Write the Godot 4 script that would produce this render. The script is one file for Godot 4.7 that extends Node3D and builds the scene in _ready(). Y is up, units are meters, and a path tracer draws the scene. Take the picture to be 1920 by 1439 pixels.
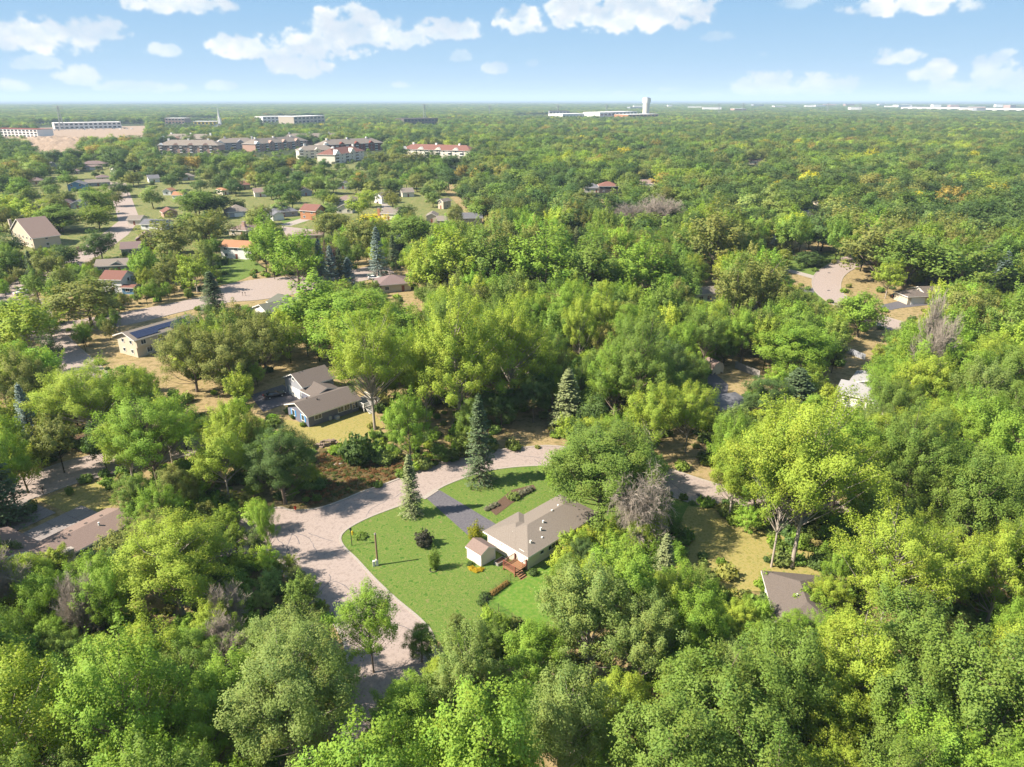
extends Node3D

# ---------------------------------------------------------------- helpers
class MB:
	var v := PackedVector3Array()
	var n := PackedVector3Array()
	var c := PackedColorArray()
	var ctr := Vector3.ZERO
	func tri(a: Vector3, b: Vector3, d: Vector3, col := Color.WHITE) -> void:
		var nn := (b - a).cross(d - a).normalized()
		v.append(a); v.append(d); v.append(b)
		for i in 3:
			n.append(nn); c.append(col)
	func quad(a: Vector3, b: Vector3, d: Vector3, e: Vector3, col := Color.WHITE) -> void:
		tri(a, b, d, col); tri(a, d, e, col)
	func oquad(a: Vector3, b: Vector3, d: Vector3, e: Vector3, col := Color.WHITE) -> void:
		var nn := (b - a).cross(d - a)
		if nn.dot((a + b + d + e) * 0.25 - ctr) < 0.0: quad(e, d, b, a, col)
		else: quad(a, b, d, e, col)
	func otri(a: Vector3, b: Vector3, d: Vector3, col := Color.WHITE) -> void:
		if (b - a).cross(d - a).dot((a + b + d) / 3.0 - ctr) < 0.0: tri(d, b, a, col)
		else: tri(a, b, d, col)
	func box(p: Vector3, s: Vector3, b := Basis(), col := Color.WHITE) -> MB:
		var x := b.x * s.x * 0.5
		var y := b.y * s.y * 0.5
		var z := b.z * s.z * 0.5
		var keep := ctr
		ctr = p
		oquad(p + x - y - z, p + x + y - z, p + x + y + z, p + x - y + z, col)
		oquad(p - x - y - z, p - x + y - z, p - x + y + z, p - x - y + z, col)
		oquad(p - x + y - z, p + x + y - z, p + x + y + z, p - x + y + z, col)
		oquad(p - x - y - z, p + x - y - z, p + x - y + z, p - x - y + z, col)
		oquad(p - x - y + z, p + x - y + z, p + x + y + z, p - x + y + z, col)
		oquad(p - x - y - z, p + x - y - z, p + x + y - z, p - x + y - z, col)
		ctr = keep
		return self
	func tube(p0: Vector3, p1: Vector3, r0: float, r1: float, k := 6, caps := false, col := Color.WHITE) -> MB:
		var ax := (p1 - p0).normalized()
		var s := ax.cross(Vector3.RIGHT if absf(ax.x) < 0.8 else Vector3.UP).normalized()
		var t := ax.cross(s)
		for i in k:
			var a0 := TAU * i / k
			var a1 := TAU * (i + 1) / k
			var d0 := s * cos(a0) + t * sin(a0)
			var d1 := s * cos(a1) + t * sin(a1)
			var A := p0 + d0 * r0
			var B := p0 + d1 * r0
			var C := p1 + d1 * r1
			var D := p1 + d0 * r1
			v.append(A); v.append(C); v.append(B); v.append(A); v.append(D); v.append(C)
			n.append(d0); n.append(d1); n.append(d1); n.append(d0); n.append(d0); n.append(d1)
			for j in 6: c.append(col)
			if caps:
				tri(p1, D, C, col); tri(p0, B, A, col)
		return self
	func leaf(p: Vector3, t: Vector3, s: Vector3, nn: Vector3, col: Color) -> void:
		v.append(p - t); v.append(p + t * 0.5 + s * 1.15); v.append(p + t * 0.5 - s * 1.15)
		for j in 3:
			n.append(nn); c.append(col)
	func into(m: ArrayMesh, mt: Material) -> ArrayMesh:
		var a := []
		a.resize(Mesh.ARRAY_MAX)
		a[Mesh.ARRAY_VERTEX] = v
		a[Mesh.ARRAY_NORMAL] = n
		a[Mesh.ARRAY_COLOR] = c
		m.add_surface_from_arrays(Mesh.PRIMITIVE_TRIANGLES, a)
		m.surface_set_material(m.get_surface_count() - 1, mt)
		return m
	func mesh(mt: Material) -> ArrayMesh:
		return into(ArrayMesh.new(), mt)

var used := {}
func numbered(nm: String) -> String:
	used[nm] = used.get(nm, -1) + 1
	return nm if used[nm] == 0 else "%s_%03d" % [nm, used[nm]]
func thing(nm: String, label: String, category: String, at := Vector3.ZERO, yaw := 0.0, group := "") -> Node3D:
	var o := Node3D.new()
	o.name = numbered(nm)
	add_child(o)
	o.position = at
	o.rotation.y = yaw
	tag(o, label, category, group)
	return o
func tag(o: Node3D, label: String, category: String, group := "") -> void:
	o.set_meta("label", label)
	o.set_meta("category", category)
	if group: o.set_meta("group", group)
func part(nm: String, m: Mesh, parent: Node3D, at := Vector3.ZERO, yaw := 0.0, mt: Material = null) -> MeshInstance3D:
	var o := MeshInstance3D.new()
	o.name = nm
	o.mesh = m
	if mt: o.material_override = mt
	parent.add_child(o, true)
	o.position = at
	o.rotation.y = yaw
	return o
func struct(nm: String, m: Mesh, kind := "structure") -> MeshInstance3D:
	var o := MeshInstance3D.new()
	o.name = numbered(nm)
	o.mesh = m
	add_child(o)
	o.set_meta("kind", kind)
	return o
func lin(r: float, g: float, b: float) -> Color:
	return Color(r, g, b).linear_to_srgb()
func flat(r: float, g: float, b: float, rough := 0.85) -> StandardMaterial3D:
	var m := StandardMaterial3D.new()
	m.albedo_color = lin(r, g, b)
	m.roughness = rough
	m.metallic_specular = 0.35
	m.vertex_color_use_as_albedo = true
	return m
func noise_tex(freq: float, cols: Array, sd: int, size := 512, oct := 5) -> NoiseTexture2D:
	var nz := FastNoiseLite.new()
	nz.seed = sd
	nz.frequency = freq
	nz.noise_type = FastNoiseLite.TYPE_SIMPLEX_SMOOTH
	nz.fractal_octaves = oct
	nz.fractal_gain = 0.6
	var t := NoiseTexture2D.new()
	t.width = size
	t.height = size
	t.seamless = true
	t.noise = nz
	var g := Gradient.new()
	var offs := PackedFloat32Array()
	var cc := PackedColorArray()
	for i in cols.size():
		offs.append(0.18 + 0.64 * i / maxf(1.0, cols.size() - 1.0))
		cc.append(lin(cols[i][0], cols[i][1], cols[i][2]))
	g.offsets = offs
	g.colors = cc
	t.color_ramp = g
	return t
# a surface mottled at two scales: cols over big metres, a multiplying speckle over small metres
func mottled(cols: Array, big: float, small: float, sd: int, spread := 0.35, rough := 0.9) -> StandardMaterial3D:
	var m := StandardMaterial3D.new()
	m.roughness = rough
	m.metallic_specular = 0.25
	m.albedo_texture = noise_tex(0.012, cols, sd, 1024, 6)
	m.uv1_triplanar = true
	m.uv1_world_triplanar = true
	m.uv1_scale = Vector3.ONE / big
	m.detail_enabled = true
	m.detail_blend_mode = BaseMaterial3D.BLEND_MODE_MUL
	m.detail_uv_layer = BaseMaterial3D.DETAIL_UV_2
	var lo := 1.0 - spread
	m.detail_albedo = noise_tex(0.03, [[lo, lo, lo], [1, 1, 1]], sd + 50, 512, 4)
	m.uv2_triplanar = true
	m.uv2_world_triplanar = true
	m.uv2_scale = Vector3.ONE / small
	return m
func leafmat(r: float, g: float, b: float, through := 0.4) -> StandardMaterial3D:
	var m := flat(r, g, b, 0.6)
	m.metallic_specular = 0.3
	m.backlight_enabled = true
	m.backlight = Color(through * 1.85, through * 2.0, through * 0.8).linear_to_srgb()
	return m

func v3(p: Vector2, y := 0.0) -> Vector3:
	return Vector3(p.x, y, p.y)
func poly_mesh(pts: PackedVector2Array, y: float, mt: Material) -> ArrayMesh:
	var b := MB.new()
	var idx := Geometry2D.triangulate_polygon(pts)
	for i in range(0, idx.size(), 3):
		var A := v3(pts[idx[i]], y)
		var B := v3(pts[idx[i + 1]], y)
		var C := v3(pts[idx[i + 2]], y)
		if (B - A).cross(C - A).y < 0: b.tri(A, C, B)
		else: b.tri(A, B, C)
	return b.mesh(mt)
# a smooth line through the points
func smooth(pts: Array, per := 5) -> PackedVector2Array:
	var o := PackedVector2Array()
	for i in pts.size() - 1:
		var p0: Vector2 = pts[maxi(i - 1, 0)]
		var p1: Vector2 = pts[i]
		var p2: Vector2 = pts[i + 1]
		var p3: Vector2 = pts[mini(i + 2, pts.size() - 1)]
		for k in per: o.append(p1.cubic_interpolate(p2, p0, p3, float(k) / per))
	o.append(pts[-1])
	return o
func strip_poly(a: PackedVector2Array, b: PackedVector2Array) -> PackedVector2Array:
	var o := a.duplicate()
	var r := b.duplicate()
	r.reverse()
	o.append_array(r)
	return o
# kerb: a real step along a line, on its left side
func kerb(line: PackedVector2Array, mt: Material, w := 0.4, h := 0.12) -> ArrayMesh:
	var b := MB.new()
	for i in line.size() - 1:
		var d := (line[i + 1] - line[i]).normalized()
		var d0 := (line[i] - line[i - 1]).normalized() if i > 0 else d
		var d2 := (line[i + 2] - line[i + 1]).normalized() if i < line.size() - 2 else d
		var n0 := ((d + d0) * 0.5).orthogonal().normalized() * w
		var n1 := ((d + d2) * 0.5).orthogonal().normalized() * w
		var p := line[i]
		var q := line[i + 1]
		b.ctr = v3((p + q) * 0.5 + (n0 + n1) * 0.25, -1.0)
		b.oquad(v3(p, h), v3(q, h), v3(q + n1, h), v3(p + n0, h))
		b.oquad(v3(p, -0.1), v3(q, -0.1), v3(q, h), v3(p, h))
		b.oquad(v3(p + n0, -0.1), v3(q + n1, -0.1), v3(q + n1, h), v3(p + n0, h))
	return b.mesh(mt)

# ---------------------------------------------------------------- trees
const H0 := 16.0
const R0 := 5.5
func rdir(r: RandomNumberGenerator) -> Vector3:
	var y := r.randf_range(-1, 1)
	var a := r.randf() * TAU
	var q := sqrt(1 - y * y)
	return Vector3(q * cos(a), y, q * sin(a))
# kind 0 upright plumes, 1 rounded, 2 open limbs; returns [crown MB, trunk MB]
func grow(kind: int, sd: int, ncl: int, nlf: int, lsz: float) -> Array:
	var r := RandomNumberGenerator.new()
	r.seed = sd
	var nz := FastNoiseLite.new()
	nz.seed = sd
	nz.frequency = 0.5
	nz.fractal_octaves = 2
	var crown := MB.new()
	var wood := MB.new()
	var cb: float = H0 * [0.16, 0.14, 0.34][kind]
	var ry: float = (H0 - cb) * 0.5
	var cy: float = cb + ry
	var amp: float = [0.55, 0.28, 0.75][kind]
	var sep: float = [1.25, 1.15, 1.35][kind] * sqrt(75.0 / ncl)
	var cs := PackedVector3Array()
	var guard := 0
	while cs.size() < ncl and guard < ncl * 60:
		guard += 1
		var d := rdir(r)
		if d.y < -0.75: continue
		var rr := pow(r.randf(), 0.42)
		var f: float = 0.86 + amp * nz.get_noise_3dv(d * 2.2)
		var p := Vector3(d.x * R0, d.y * ry, d.z * R0) * rr * f
		if kind == 0: p *= Vector3(1.0 - 0.18 * d.y, 1, 1.0 - 0.18 * d.y)
		p.y += cy
		var ok := true
		for q in cs:
			if (q - p).length_squared() < sep * sep: ok = false; break
		if ok: cs.append(p)
		else: sep *= 0.9985
	var lean := Vector3(r.randf_range(-0.6, 0.6), 0, r.randf_range(-0.6, 0.6))
	var top := Vector3(lean.x, H0 * 0.72, lean.z)
	var mid := Vector3(lean.x * 0.3 + r.randf_range(-0.2, 0.2), cb * 1.2, lean.z * 0.3)
	var tk := 0.72 if kind == 2 else 1.0
	wood.tube(Vector3(0, -0.3, 0), Vector3(0, 0.5, 0), 0.34 * tk, 0.25 * tk, 8)
	wood.tube(Vector3(0, 0.5, 0), mid, 0.25 * tk, 0.2 * tk, 8)
	wood.tube(mid, top, 0.2 * tk, 0.05, 7)
	for ci in cs.size():
		var cc := cs[ci]
		var out := Vector3(cc.x / R0, (cc.y - cy) / ry * 0.8, cc.z / R0)
		out = (out + rdir(r) * 0.25).normalized()
		var ax: Vector3 = (out * [0.6, 0.9, 0.6][kind] + Vector3.UP * [0.7, 0.3, 0.5][kind]).normalized()
		var s := ax.cross(Vector3(0.31, 0.2, 0.93)).normalized()
		var t := ax.cross(s)
		var k := sqrt(75.0 / ncl)
		var ln: float = r.randf_range(0.95, 1.75) * [0.95, 0.72, 0.9][kind] * k
		var rad: float = r.randf_range(0.75, 1.15) * [0.86, 1.05, 0.9][kind] * k
		var tone := r.randf_range(0.86, 1.15)
		var warm := r.randf_range(-0.1, 0.16)
		var m := int(nlf / float(ncl) * (rad * rad * ln) / (0.95 * 0.95 * 1.35 * [0.81, 0.79, 0.73][kind] * k * k * k))
		for j in m:
			var q := rdir(r) * (pow(r.randf(), 0.5) * 1.12 if r.randf() < 0.82 else r.randf_range(0.7, 1.75))
			var taper := 1.0 - 0.45 * q.y if kind != 1 else 1.0
			var p := cc + ax * q.y * ln + (s * q.x + t * q.z) * rad * taper
			var nn := (rdir(r) * 0.8 + ax * 0.3 + out * 0.35 + Vector3.UP * 0.65).normalized()
			var tt := nn.cross(rdir(r)).normalized()
			var ss := nn.cross(tt)
			var lz := lsz * r.randf_range(0.7, 1.25)
			var br := tone * r.randf_range(0.78, 1.22)
			var wm := warm + r.randf_range(-0.08, 0.1)
			if r.randf() < 0.025: wm += 0.7
			var soft := (nn * 0.75 + (ax * q.y + s * q.x + t * q.z) * 0.45 + out * 0.2).normalized()
			crown.leaf(p, tt * lz * 0.5, ss * lz * 0.4, soft, Color(br * (1.0 + wm), br, br * (1.0 - wm * 0.5)))
		if kind == 2 or ci % 2 == 0:
			var hz := Vector2(cc.x, cc.z).length()
			var y0 := clampf(cc.y - hz * r.randf_range(0.7, 1.2) - 0.8, cb * 0.75, H0 * 0.66)
			var base := mid.lerp(top, clampf((y0 - mid.y) / (top.y - mid.y), 0, 1))
			if y0 < mid.y: base = Vector3(mid.x * y0 / mid.y, y0, mid.z * y0 / mid.y)
			var kn := base.lerp(cc, 0.55) + Vector3(r.randf_range(-0.4, 0.4), r.randf_range(-0.7, 0.1), r.randf_range(-0.4, 0.4))
			var r0: float = [0.07, 0.065, 0.07][kind]
			wood.tube(base, kn, r0, r0 * 0.6, 4)
			wood.tube(kn, cc + ax * ln * 0.5, r0 * 0.6, 0.015, 3)
	return [crown, wood]
func grow_spruce(sd: int, whorls: int, per: int, cards: int) -> Array:
	var r := RandomNumberGenerator.new()
	r.seed = sd
	var crown := MB.new()
	var wood := MB.new()
	wood.tube(Vector3(0, -0.3, 0), Vector3(0, 16, 0), 0.24, 0.02, 6)
	for w in whorls:
		var t := (w + r.randf() * 0.7) / whorls
		var y := lerpf(1.1, 15.7, t)
		var L := 3.3 * pow(1.0 - t, 0.8) + 0.25
		for b in per:
			var a := r.randf() * TAU
			var len := L * r.randf_range(0.72, 1.08)
			var d := Vector3(cos(a), 0, sin(a))
			var rise := lerpf(-0.28, 0.55, t) + r.randf_range(-0.1, 0.1)
			var tip := Vector3(0, y, 0) + d * len + Vector3(0, rise * len, 0)
			wood.tube(Vector3(0, y, 0), tip, 0.03, 0.01, 3)
			var tone := r.randf_range(0.8, 1.2)
			for c in cards:
				var u := (c + r.randf()) / cards
				var p := Vector3(0, y, 0).lerp(tip, 0.15 + 0.87 * u) + Vector3(0, -0.35 * u * (1 - u) * len + r.randf_range(-0.1, 0.08), 0)
				var side := d.cross(Vector3.UP) * (r.randf_range(-1, 1) * (0.16 + 0.32 * (1.0 - absf(u - 0.55))) * (0.4 + len * 0.22))
				p += side
				var tt := (d * 0.8 + side.normalized() * r.randf_range(0.2, 0.9) + Vector3(0, r.randf_range(-0.5, 0.15), 0)).normalized()
				var nn := (Vector3.UP + rdir(r) * 0.65).normalized()
				var ss := nn.cross(tt).normalized()
				var br := tone * r.randf_range(0.75, 1.25)
				crown.leaf(p, tt * r.randf_range(0.2, 0.36), ss * r.randf_range(0.1, 0.17), (nn + d * 0.5).normalized(), Color(br, br, br * r.randf_range(0.9, 1.1)))
	for j in 30:
		crown.leaf(Vector3(r.randf_range(-0.1, 0.1), 15.2 + r.randf() * 1.0, r.randf_range(-0.1, 0.1)), Vector3(0.03, 0.25, 0.02), Vector3(0.06, 0, 0.05), rdir(r), Color.WHITE)
	return [crown, wood]
func twig(b: MB, r: RandomNumberGenerator, p: Vector3, d: Vector3, L: float, rad: float, lev: int, droop: float) -> void:
	var q := p
	var dd := d
	var n := 3 if lev > 0 else 2
	for i in n:
		dd = (dd + rdir(r) * 0.2 + Vector3.UP * (0.07 - droop * (3 - lev) * 0.12)).normalized()
		var e := q + dd * L / n
		var tone := r.randf_range(0.85, 1.15)
		b.tube(q, e, maxf(0.03, rad * (1.0 - 0.22 * i)), maxf(0.022, rad * (1.0 - 0.22 * (i + 1))), 5 if lev > 2 else 3, false, Color(tone, tone, tone))
		q = e
		if lev > 0:
			for k in (3 if lev > 1 else 4):
				var sd := (dd * 0.75 + rdir(r) * 0.75 + Vector3.UP * (0.2 - droop * 0.5)).normalized()
				twig(b, r, q, sd, L * r.randf_range(0.45, 0.68), rad * 0.5, lev - 1, droop)
func grow_bare(sd: int, droop: float) -> MB:
	var r := RandomNumberGenerator.new()
	r.seed = sd
	var b := MB.new()
	b.tube(Vector3(0, -0.3, 0), Vector3(0.1, 3.0, 0), 0.3, 0.22, 7)
	for i in 5:
		var a := TAU * i / 5.0 + r.randf()
		twig(b, r, Vector3(0.1, 3.0 + i * 0.5, 0), Vector3(cos(a) * 0.55, 1.0, sin(a) * 0.55).normalized(), 6.2, 0.17, 3, droop)
	b.tube(Vector3(0.1, 3.0, 0), Vector3(0.1, 5.2, 0), 0.22, 0.16, 6)
	return b
func grow_bush(sd: int, nlf: int, lsz: float, tall := 1.0) -> MB:
	var r := RandomNumberGenerator.new()
	r.seed = sd
	var b := MB.new()
	for j in nlf:
		var q := rdir(r) * pow(r.randf(), 0.33)
		var f := 0.85 + 0.22 * sin(q.x * 5.0 + sd) * cos(q.z * 6.0 + sd) + 0.12 * sin(q.y * 9.0)
		var p := Vector3(q.x * f, (q.y * 0.5 + 0.5) * f * tall + 0.02, q.z * f)
		var nn := (rdir(r) + q * 0.8 + Vector3.UP * 0.4).normalized()
		var tt := nn.cross(rdir(r)).normalized()
		var br := r.randf_range(0.75, 1.25)
		var lz := lsz * r.randf_range(0.7, 1.3)
		b.leaf(p, tt * lz * 0.5, nn.cross(tt) * lz * 0.4, (nn + q * 0.5).normalized(), Color(br * r.randf_range(0.95, 1.12), br, br * 0.95))
	return b

# ---------------------------------------------------------------- buildings
var win_cache := {}
func window(node: Node3D, p: Vector3, yaw: float, w: float, h: float, frame: Material, glass: Material) -> void:
	var key := [snappedf(w, 0.05), snappedf(h, 0.05), frame]
	if not win_cache.has(key):
		var f := MB.new()
		f.box(Vector3(0, h / 2 + 0.04, 0.03), Vector3(w + 0.2, 0.09, 0.1))
		f.box(Vector3(0, -h / 2 - 0.04, 0.04), Vector3(w + 0.26, 0.09, 0.13))
		f.box(Vector3(-w / 2 - 0.04, 0, 0.03), Vector3(0.09, h - 0.004, 0.1))
		f.box(Vector3(w / 2 + 0.04, 0, 0.03), Vector3(0.09, h - 0.004, 0.1))
		if w > 1.1: f.box(Vector3(0, 0, 0.025), Vector3(0.06, h - 0.004, 0.08))
		var g := MB.new()
		g.box(Vector3(0, 0, 0.02), Vector3(w - 0.01, h - 0.01, 0.03))
		win_cache[key] = [f.mesh(frame), g.mesh(glass)]
	var o := part("window", win_cache[key][0], node, p, yaw)
	part("pane", win_cache[key][1], o)
func panel(node: Node3D, nm: String, p: Vector3, yaw: float, s: Vector3, mt: Material, ribs := 0) -> MeshInstance3D:
	var b := MB.new()
	b.box(Vector3(0, 0, 0.02), Vector3(s.x, s.y, s.z))
	for i in ribs:
		b.box(Vector3(0, -s.y / 2 + s.y * (i + 0.5) / ribs, 0.02 + s.z / 2 + 0.012), Vector3(s.x - 0.14, s.y / ribs - 0.07, 0.03))
	return part(nm, b.mesh(mt), node, p, yaw)
# a wing with front at z = oz, x from ox to ox + W, reaching back D; type g ridge along x, x ridge along z, h hip
func wing(node: Node3D, ox: float, oz: float, W: float, D: float, e: float, p: float, type: String, wm: Material, rm: Material, tm: Material, ov := 0.5) -> void:
	var L := D if type == "x" or (type == "h" and D > W) else W
	var B := W if L == D and (type == "x" or type == "h") else D
	var along_z := L == D and type != "g" and (type == "x" or D > W)
	var f := func(a: float, b: float, y: float) -> Vector3:
		return Vector3(ox + b, y, oz - a) if along_z else Vector3(ox + a, y, oz - b)
	var hip := type == "h"
	var rh := e + p * B / 2
	var ctr: Vector3 = f.call(L / 2, B / 2, e * 0.5)
	var w := MB.new()
	w.ctr = ctr
	w.oquad(f.call(0, 0, -0.3), f.call(L, 0, -0.3), f.call(L, 0, e), f.call(0, 0, e))
	w.oquad(f.call(0, B, -0.3), f.call(L, B, -0.3), f.call(L, B, e), f.call(0, B, e))
	w.oquad(f.call(0, 0, -0.3), f.call(0, B, -0.3), f.call(0, B, e), f.call(0, 0, e))
	w.oquad(f.call(L, 0, -0.3), f.call(L, B, -0.3), f.call(L, B, e), f.call(L, 0, e))
	if not hip:
		w.otri(f.call(0, 0, e), f.call(0, B, e), f.call(0, B / 2, rh))
		w.otri(f.call(L, 0, e), f.call(L, B, e), f.call(L, B / 2, rh))
	part("wall", w.mesh(wm), node)
	var t := 0.16
	var ey := e - p * ov
	var ro := MB.new()
	ro.ctr = ctr
	var fa := MB.new()
	fa.ctr = ctr
	var la := -ov if not hip else -ov
	var lb := L + ov
	var r0: Vector3 = f.call(la if not hip else B / 2, B / 2, rh + t)
	var r1: Vector3 = f.call(lb if not hip else L - B / 2, B / 2, rh + t)
	var e00: Vector3 = f.call(la, -ov, ey + t)
	var e10: Vector3 = f.call(lb, -ov, ey + t)
	var e01: Vector3 = f.call(la, B + ov, ey + t)
	var e11: Vector3 = f.call(lb, B + ov, ey + t)
	ro.oquad(e00, e10, r1, r0)
	ro.oquad(e01, e11, r1, r0)
	var dn := Vector3(0, -t, 0)
	var fd := Vector3(0, -0.24, 0)
	if hip:
		ro.otri(e00, e01, r0)
		ro.otri(e10, e11, r1)
		for pr in [[e00, e10], [e01, e11], [e00, e01], [e10, e11]]:
			fa.oquad(pr[0] + fd, pr[1] + fd, pr[1], pr[0])
		ro.ctr = ctr + Vector3(0, 50, 0)
		ro.oquad(e00 + fd, e10 + fd, e11 + fd, e01 + fd)
	else:
		fa.oquad(e00 + fd, e10 + fd, e10, e00)
		fa.oquad(e01 + fd, e11 + fd, e11, e01)
		for pr in [[e00, r0, e01], [e10, r1, e11]]:
			fa.oquad(pr[0] + fd, pr[1] + fd, pr[1], pr[0])
			fa.oquad(pr[2] + fd, pr[1] + fd, pr[1], pr[2])
		ro.ctr = ctr + Vector3(0, 50, 0)
		ro.oquad(e00 + dn, e10 + dn, r1 + dn, r0 + dn)
		ro.oquad(e01 + dn, e11 + dn, r1 + dn, r0 + dn)
	part("roof", ro.mesh(rm), node)
	part("fascia", fa.mesh(tm), node)
func roof_vent(node: Node3D, p: Vector3, mt: Material, h := 0.35) -> void:
	part("roof_vent", MB.new().tube(p - Vector3(0, 0.4, 0), p + Vector3(0, h, 0), 0.14, 0.14, 8, true).mesh(mt), node)
func chimney(node: Node3D, p: Vector3, s: Vector3, mt: Material, cap: Material) -> void:
	var o := part("chimney", MB.new().box(Vector3.ZERO, s).mesh(mt), node, p)
	part("cap", MB.new().box(Vector3(0, s.y / 2 + 0.06, 0), Vector3(s.x + 0.15, 0.12, s.z + 0.15)).mesh(cap), o)

func car(label: String, at: Vector3, yaw: float, paint: Material, glass: Material, tyre: Material, rim: Material, lamp: Material, tail: Material, kind := 0) -> void:
	var o := thing("parked_car", label, "car", at, yaw)
	var L := 4.7 if kind == 0 else 5.4
	var pr := [[-2.32, 0.42], [-2.35, 0.72], [-2.2, 0.92], [-1.55, 0.98], [-0.9, 0.96], [0.0, 0.95], [0.85, 0.95], [1.6, 0.86], [2.2, 0.74], [2.34, 0.55], [2.3, 0.36], [-2.2, 0.32]]
	var cab := [[-1.75, 0.97], [-1.0, 1.42], [0.15, 1.46], [1.05, 0.94]]
	if kind == 1:
		pr = [[-2.65, 0.5], [-2.68, 1.05], [-1.0, 1.1], [0.0, 1.1], [1.3, 1.08], [2.4, 1.0], [2.62, 0.8], [2.6, 0.5]]
		cab = [[-0.75, 1.09], [-0.6, 1.82], [0.6, 1.84], [1.35, 1.08]]
	var body := MB.new()
	body.ctr = Vector3(0, 0.65, 0)
	var hw := 0.9
	for i in pr.size():
		var a: Array = pr[i]
		var b: Array = pr[(i + 1) % pr.size()]
		var wa := hw - (0.1 if a[1] < 0.5 or a[1] > 0.9 else 0.0) - (0.14 if absf(a[0]) > 2.25 else 0.0)
		var wb := hw - (0.1 if b[1] < 0.5 or b[1] > 0.9 else 0.0) - (0.14 if absf(b[0]) > 2.25 else 0.0)
		body.oquad(Vector3(a[0], a[1], -wa), Vector3(a[0], a[1], wa), Vector3(b[0], b[1], wb), Vector3(b[0], b[1], -wb))
		for s in [-1, 1]:
			body.otri(Vector3(a[0], a[1], s * wa), Vector3(b[0], b[1], s * wb), Vector3(0, 0.65, s * hw))
	part("body", body.mesh(paint), o)
	var gl := MB.new()
	gl.ctr = Vector3(-0.3, 1.1, 0)
	for i in 3:
		var wa := 0.78 if i == 0 else 0.62
		var wb := 0.62 if i < 2 else 0.78
		if i != 1: gl.oquad(Vector3(cab[i][0], cab[i][1], -wa), Vector3(cab[i][0], cab[i][1], wa), Vector3(cab[i + 1][0], cab[i + 1][1], wb), Vector3(cab[i + 1][0], cab[i + 1][1], -wb))
	for s in [-1, 1]:
		gl.oquad(Vector3(cab[0][0], cab[0][1], s * 0.78), Vector3(cab[1][0], cab[1][1], s * 0.62), Vector3(cab[2][0], cab[2][1], s * 0.62), Vector3(cab[3][0], cab[3][1], s * 0.78))
	part("window_glass", gl.mesh(glass), o)
	part("roof_panel", MB.new().box(Vector3((cab[1][0] + cab[2][0]) / 2, cab[1][1] + 0.02, 0), Vector3(cab[2][0] - cab[1][0] + 0.1, 0.06, 1.3)).mesh(paint), o)
	for x in [-L * 0.29, L * 0.3]:
		for s in [-1, 1]:
			var wh := part("wheel", MB.new().tube(Vector3(x, 0.33, s * 0.7), Vector3(x, 0.33, s * 0.92), 0.33, 0.33, 12, true).mesh(tyre), o)
			part("rim", MB.new().tube(Vector3(x, 0.33, s * 0.75), Vector3(x, 0.33, s * 0.94), 0.2, 0.2, 10, true).mesh(rim), wh)
	for s in [-1, 1]:
		part("headlight", MB.new().box(Vector3(pr[-3][0] - 0.05, 0.66, s * 0.6), Vector3(0.16, 0.14, 0.3)).mesh(lamp), o)
		part("tail_light", MB.new().box(Vector3(-L / 2 + 0.03, 0.78, s * 0.6), Vector3(0.12, 0.14, 0.3)).mesh(tail), o)
# ---------------------------------------------------------------- where things stand (metres)
const CLOUDS := [[Vector2(-31.07,3.42),4.46,1.43,1],[Vector2(-27.46,3.94),1.86,0.92,0.85],[Vector2(-22.76,5.79),4.00,1.05,1],[Vector2(-33.06,0.71),1.27,0.49,0.8],[Vector2(-29.18,1.28),1.78,0.76,0.75],[Vector2(-25.71,0.66),2.97,0.53,0.75],[Vector2(-24.03,2.94),1.25,0.55,0.7],[Vector2(-20.78,0.79),1.26,0.41,0.7],[Vector2(-18.96,3.18),2.65,1.13,1],[Vector2(-11.26,4.36),4.14,1.84,1],[Vector2(-13.75,3.37),4.11,1.35,1],[Vector2(-15.36,1.90),3.15,0.90,1],[Vector2(-7.72,3.85),2.30,0.96,0.9],[Vector2(-4.63,4.50),2.93,0.96,1],[Vector2(-1.26,2.04),1.06,0.61,0.8],[Vector2(-3.83,2.89),1.01,0.53,0.5],[Vector2(-8.27,0.91),0.93,0.25,0.6],[Vector2(0.77,5.03),2.23,1.22,1],[Vector2(8.75,5.47),6.59,1.91,1],[Vector2(4.97,5.69),3.02,1.50,1],[Vector2(14.59,4.03),1.44,0.40,0.4],[Vector2(26.84,5.61),4.93,1.08,1],[Vector2(18.39,0.73),2.81,1.17,0.9],[Vector2(21.56,0.62),3.68,1.02,0.9],[Vector2(26.18,2.54),1.86,0.70,0.95],[Vector2(28.53,1.48),1.79,0.89,0.9],[Vector2(29.93,0.51),2.05,0.70,0.7],[Vector2(32.03,1.58),1.67,1.22,0.7],[Vector2(33.18,0.80),1.37,0.91,0.6],[Vector2(8.31,0.22),1.01,0.36,0.7],[Vector2(14.43,0.21),1.12,0.36,0.7],[Vector2(11.56,0.65),0.91,0.22,0.5],[Vector2(1.57,2.40),0.59,0.29,0.3],[Vector2(17.76,2.90),0.49,0.24,0.35],[Vector2(-31.65,2.05),1.74,0.61,0.5],[Vector2(19.44,5.92),2.01,0.44,0.45]]
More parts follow.
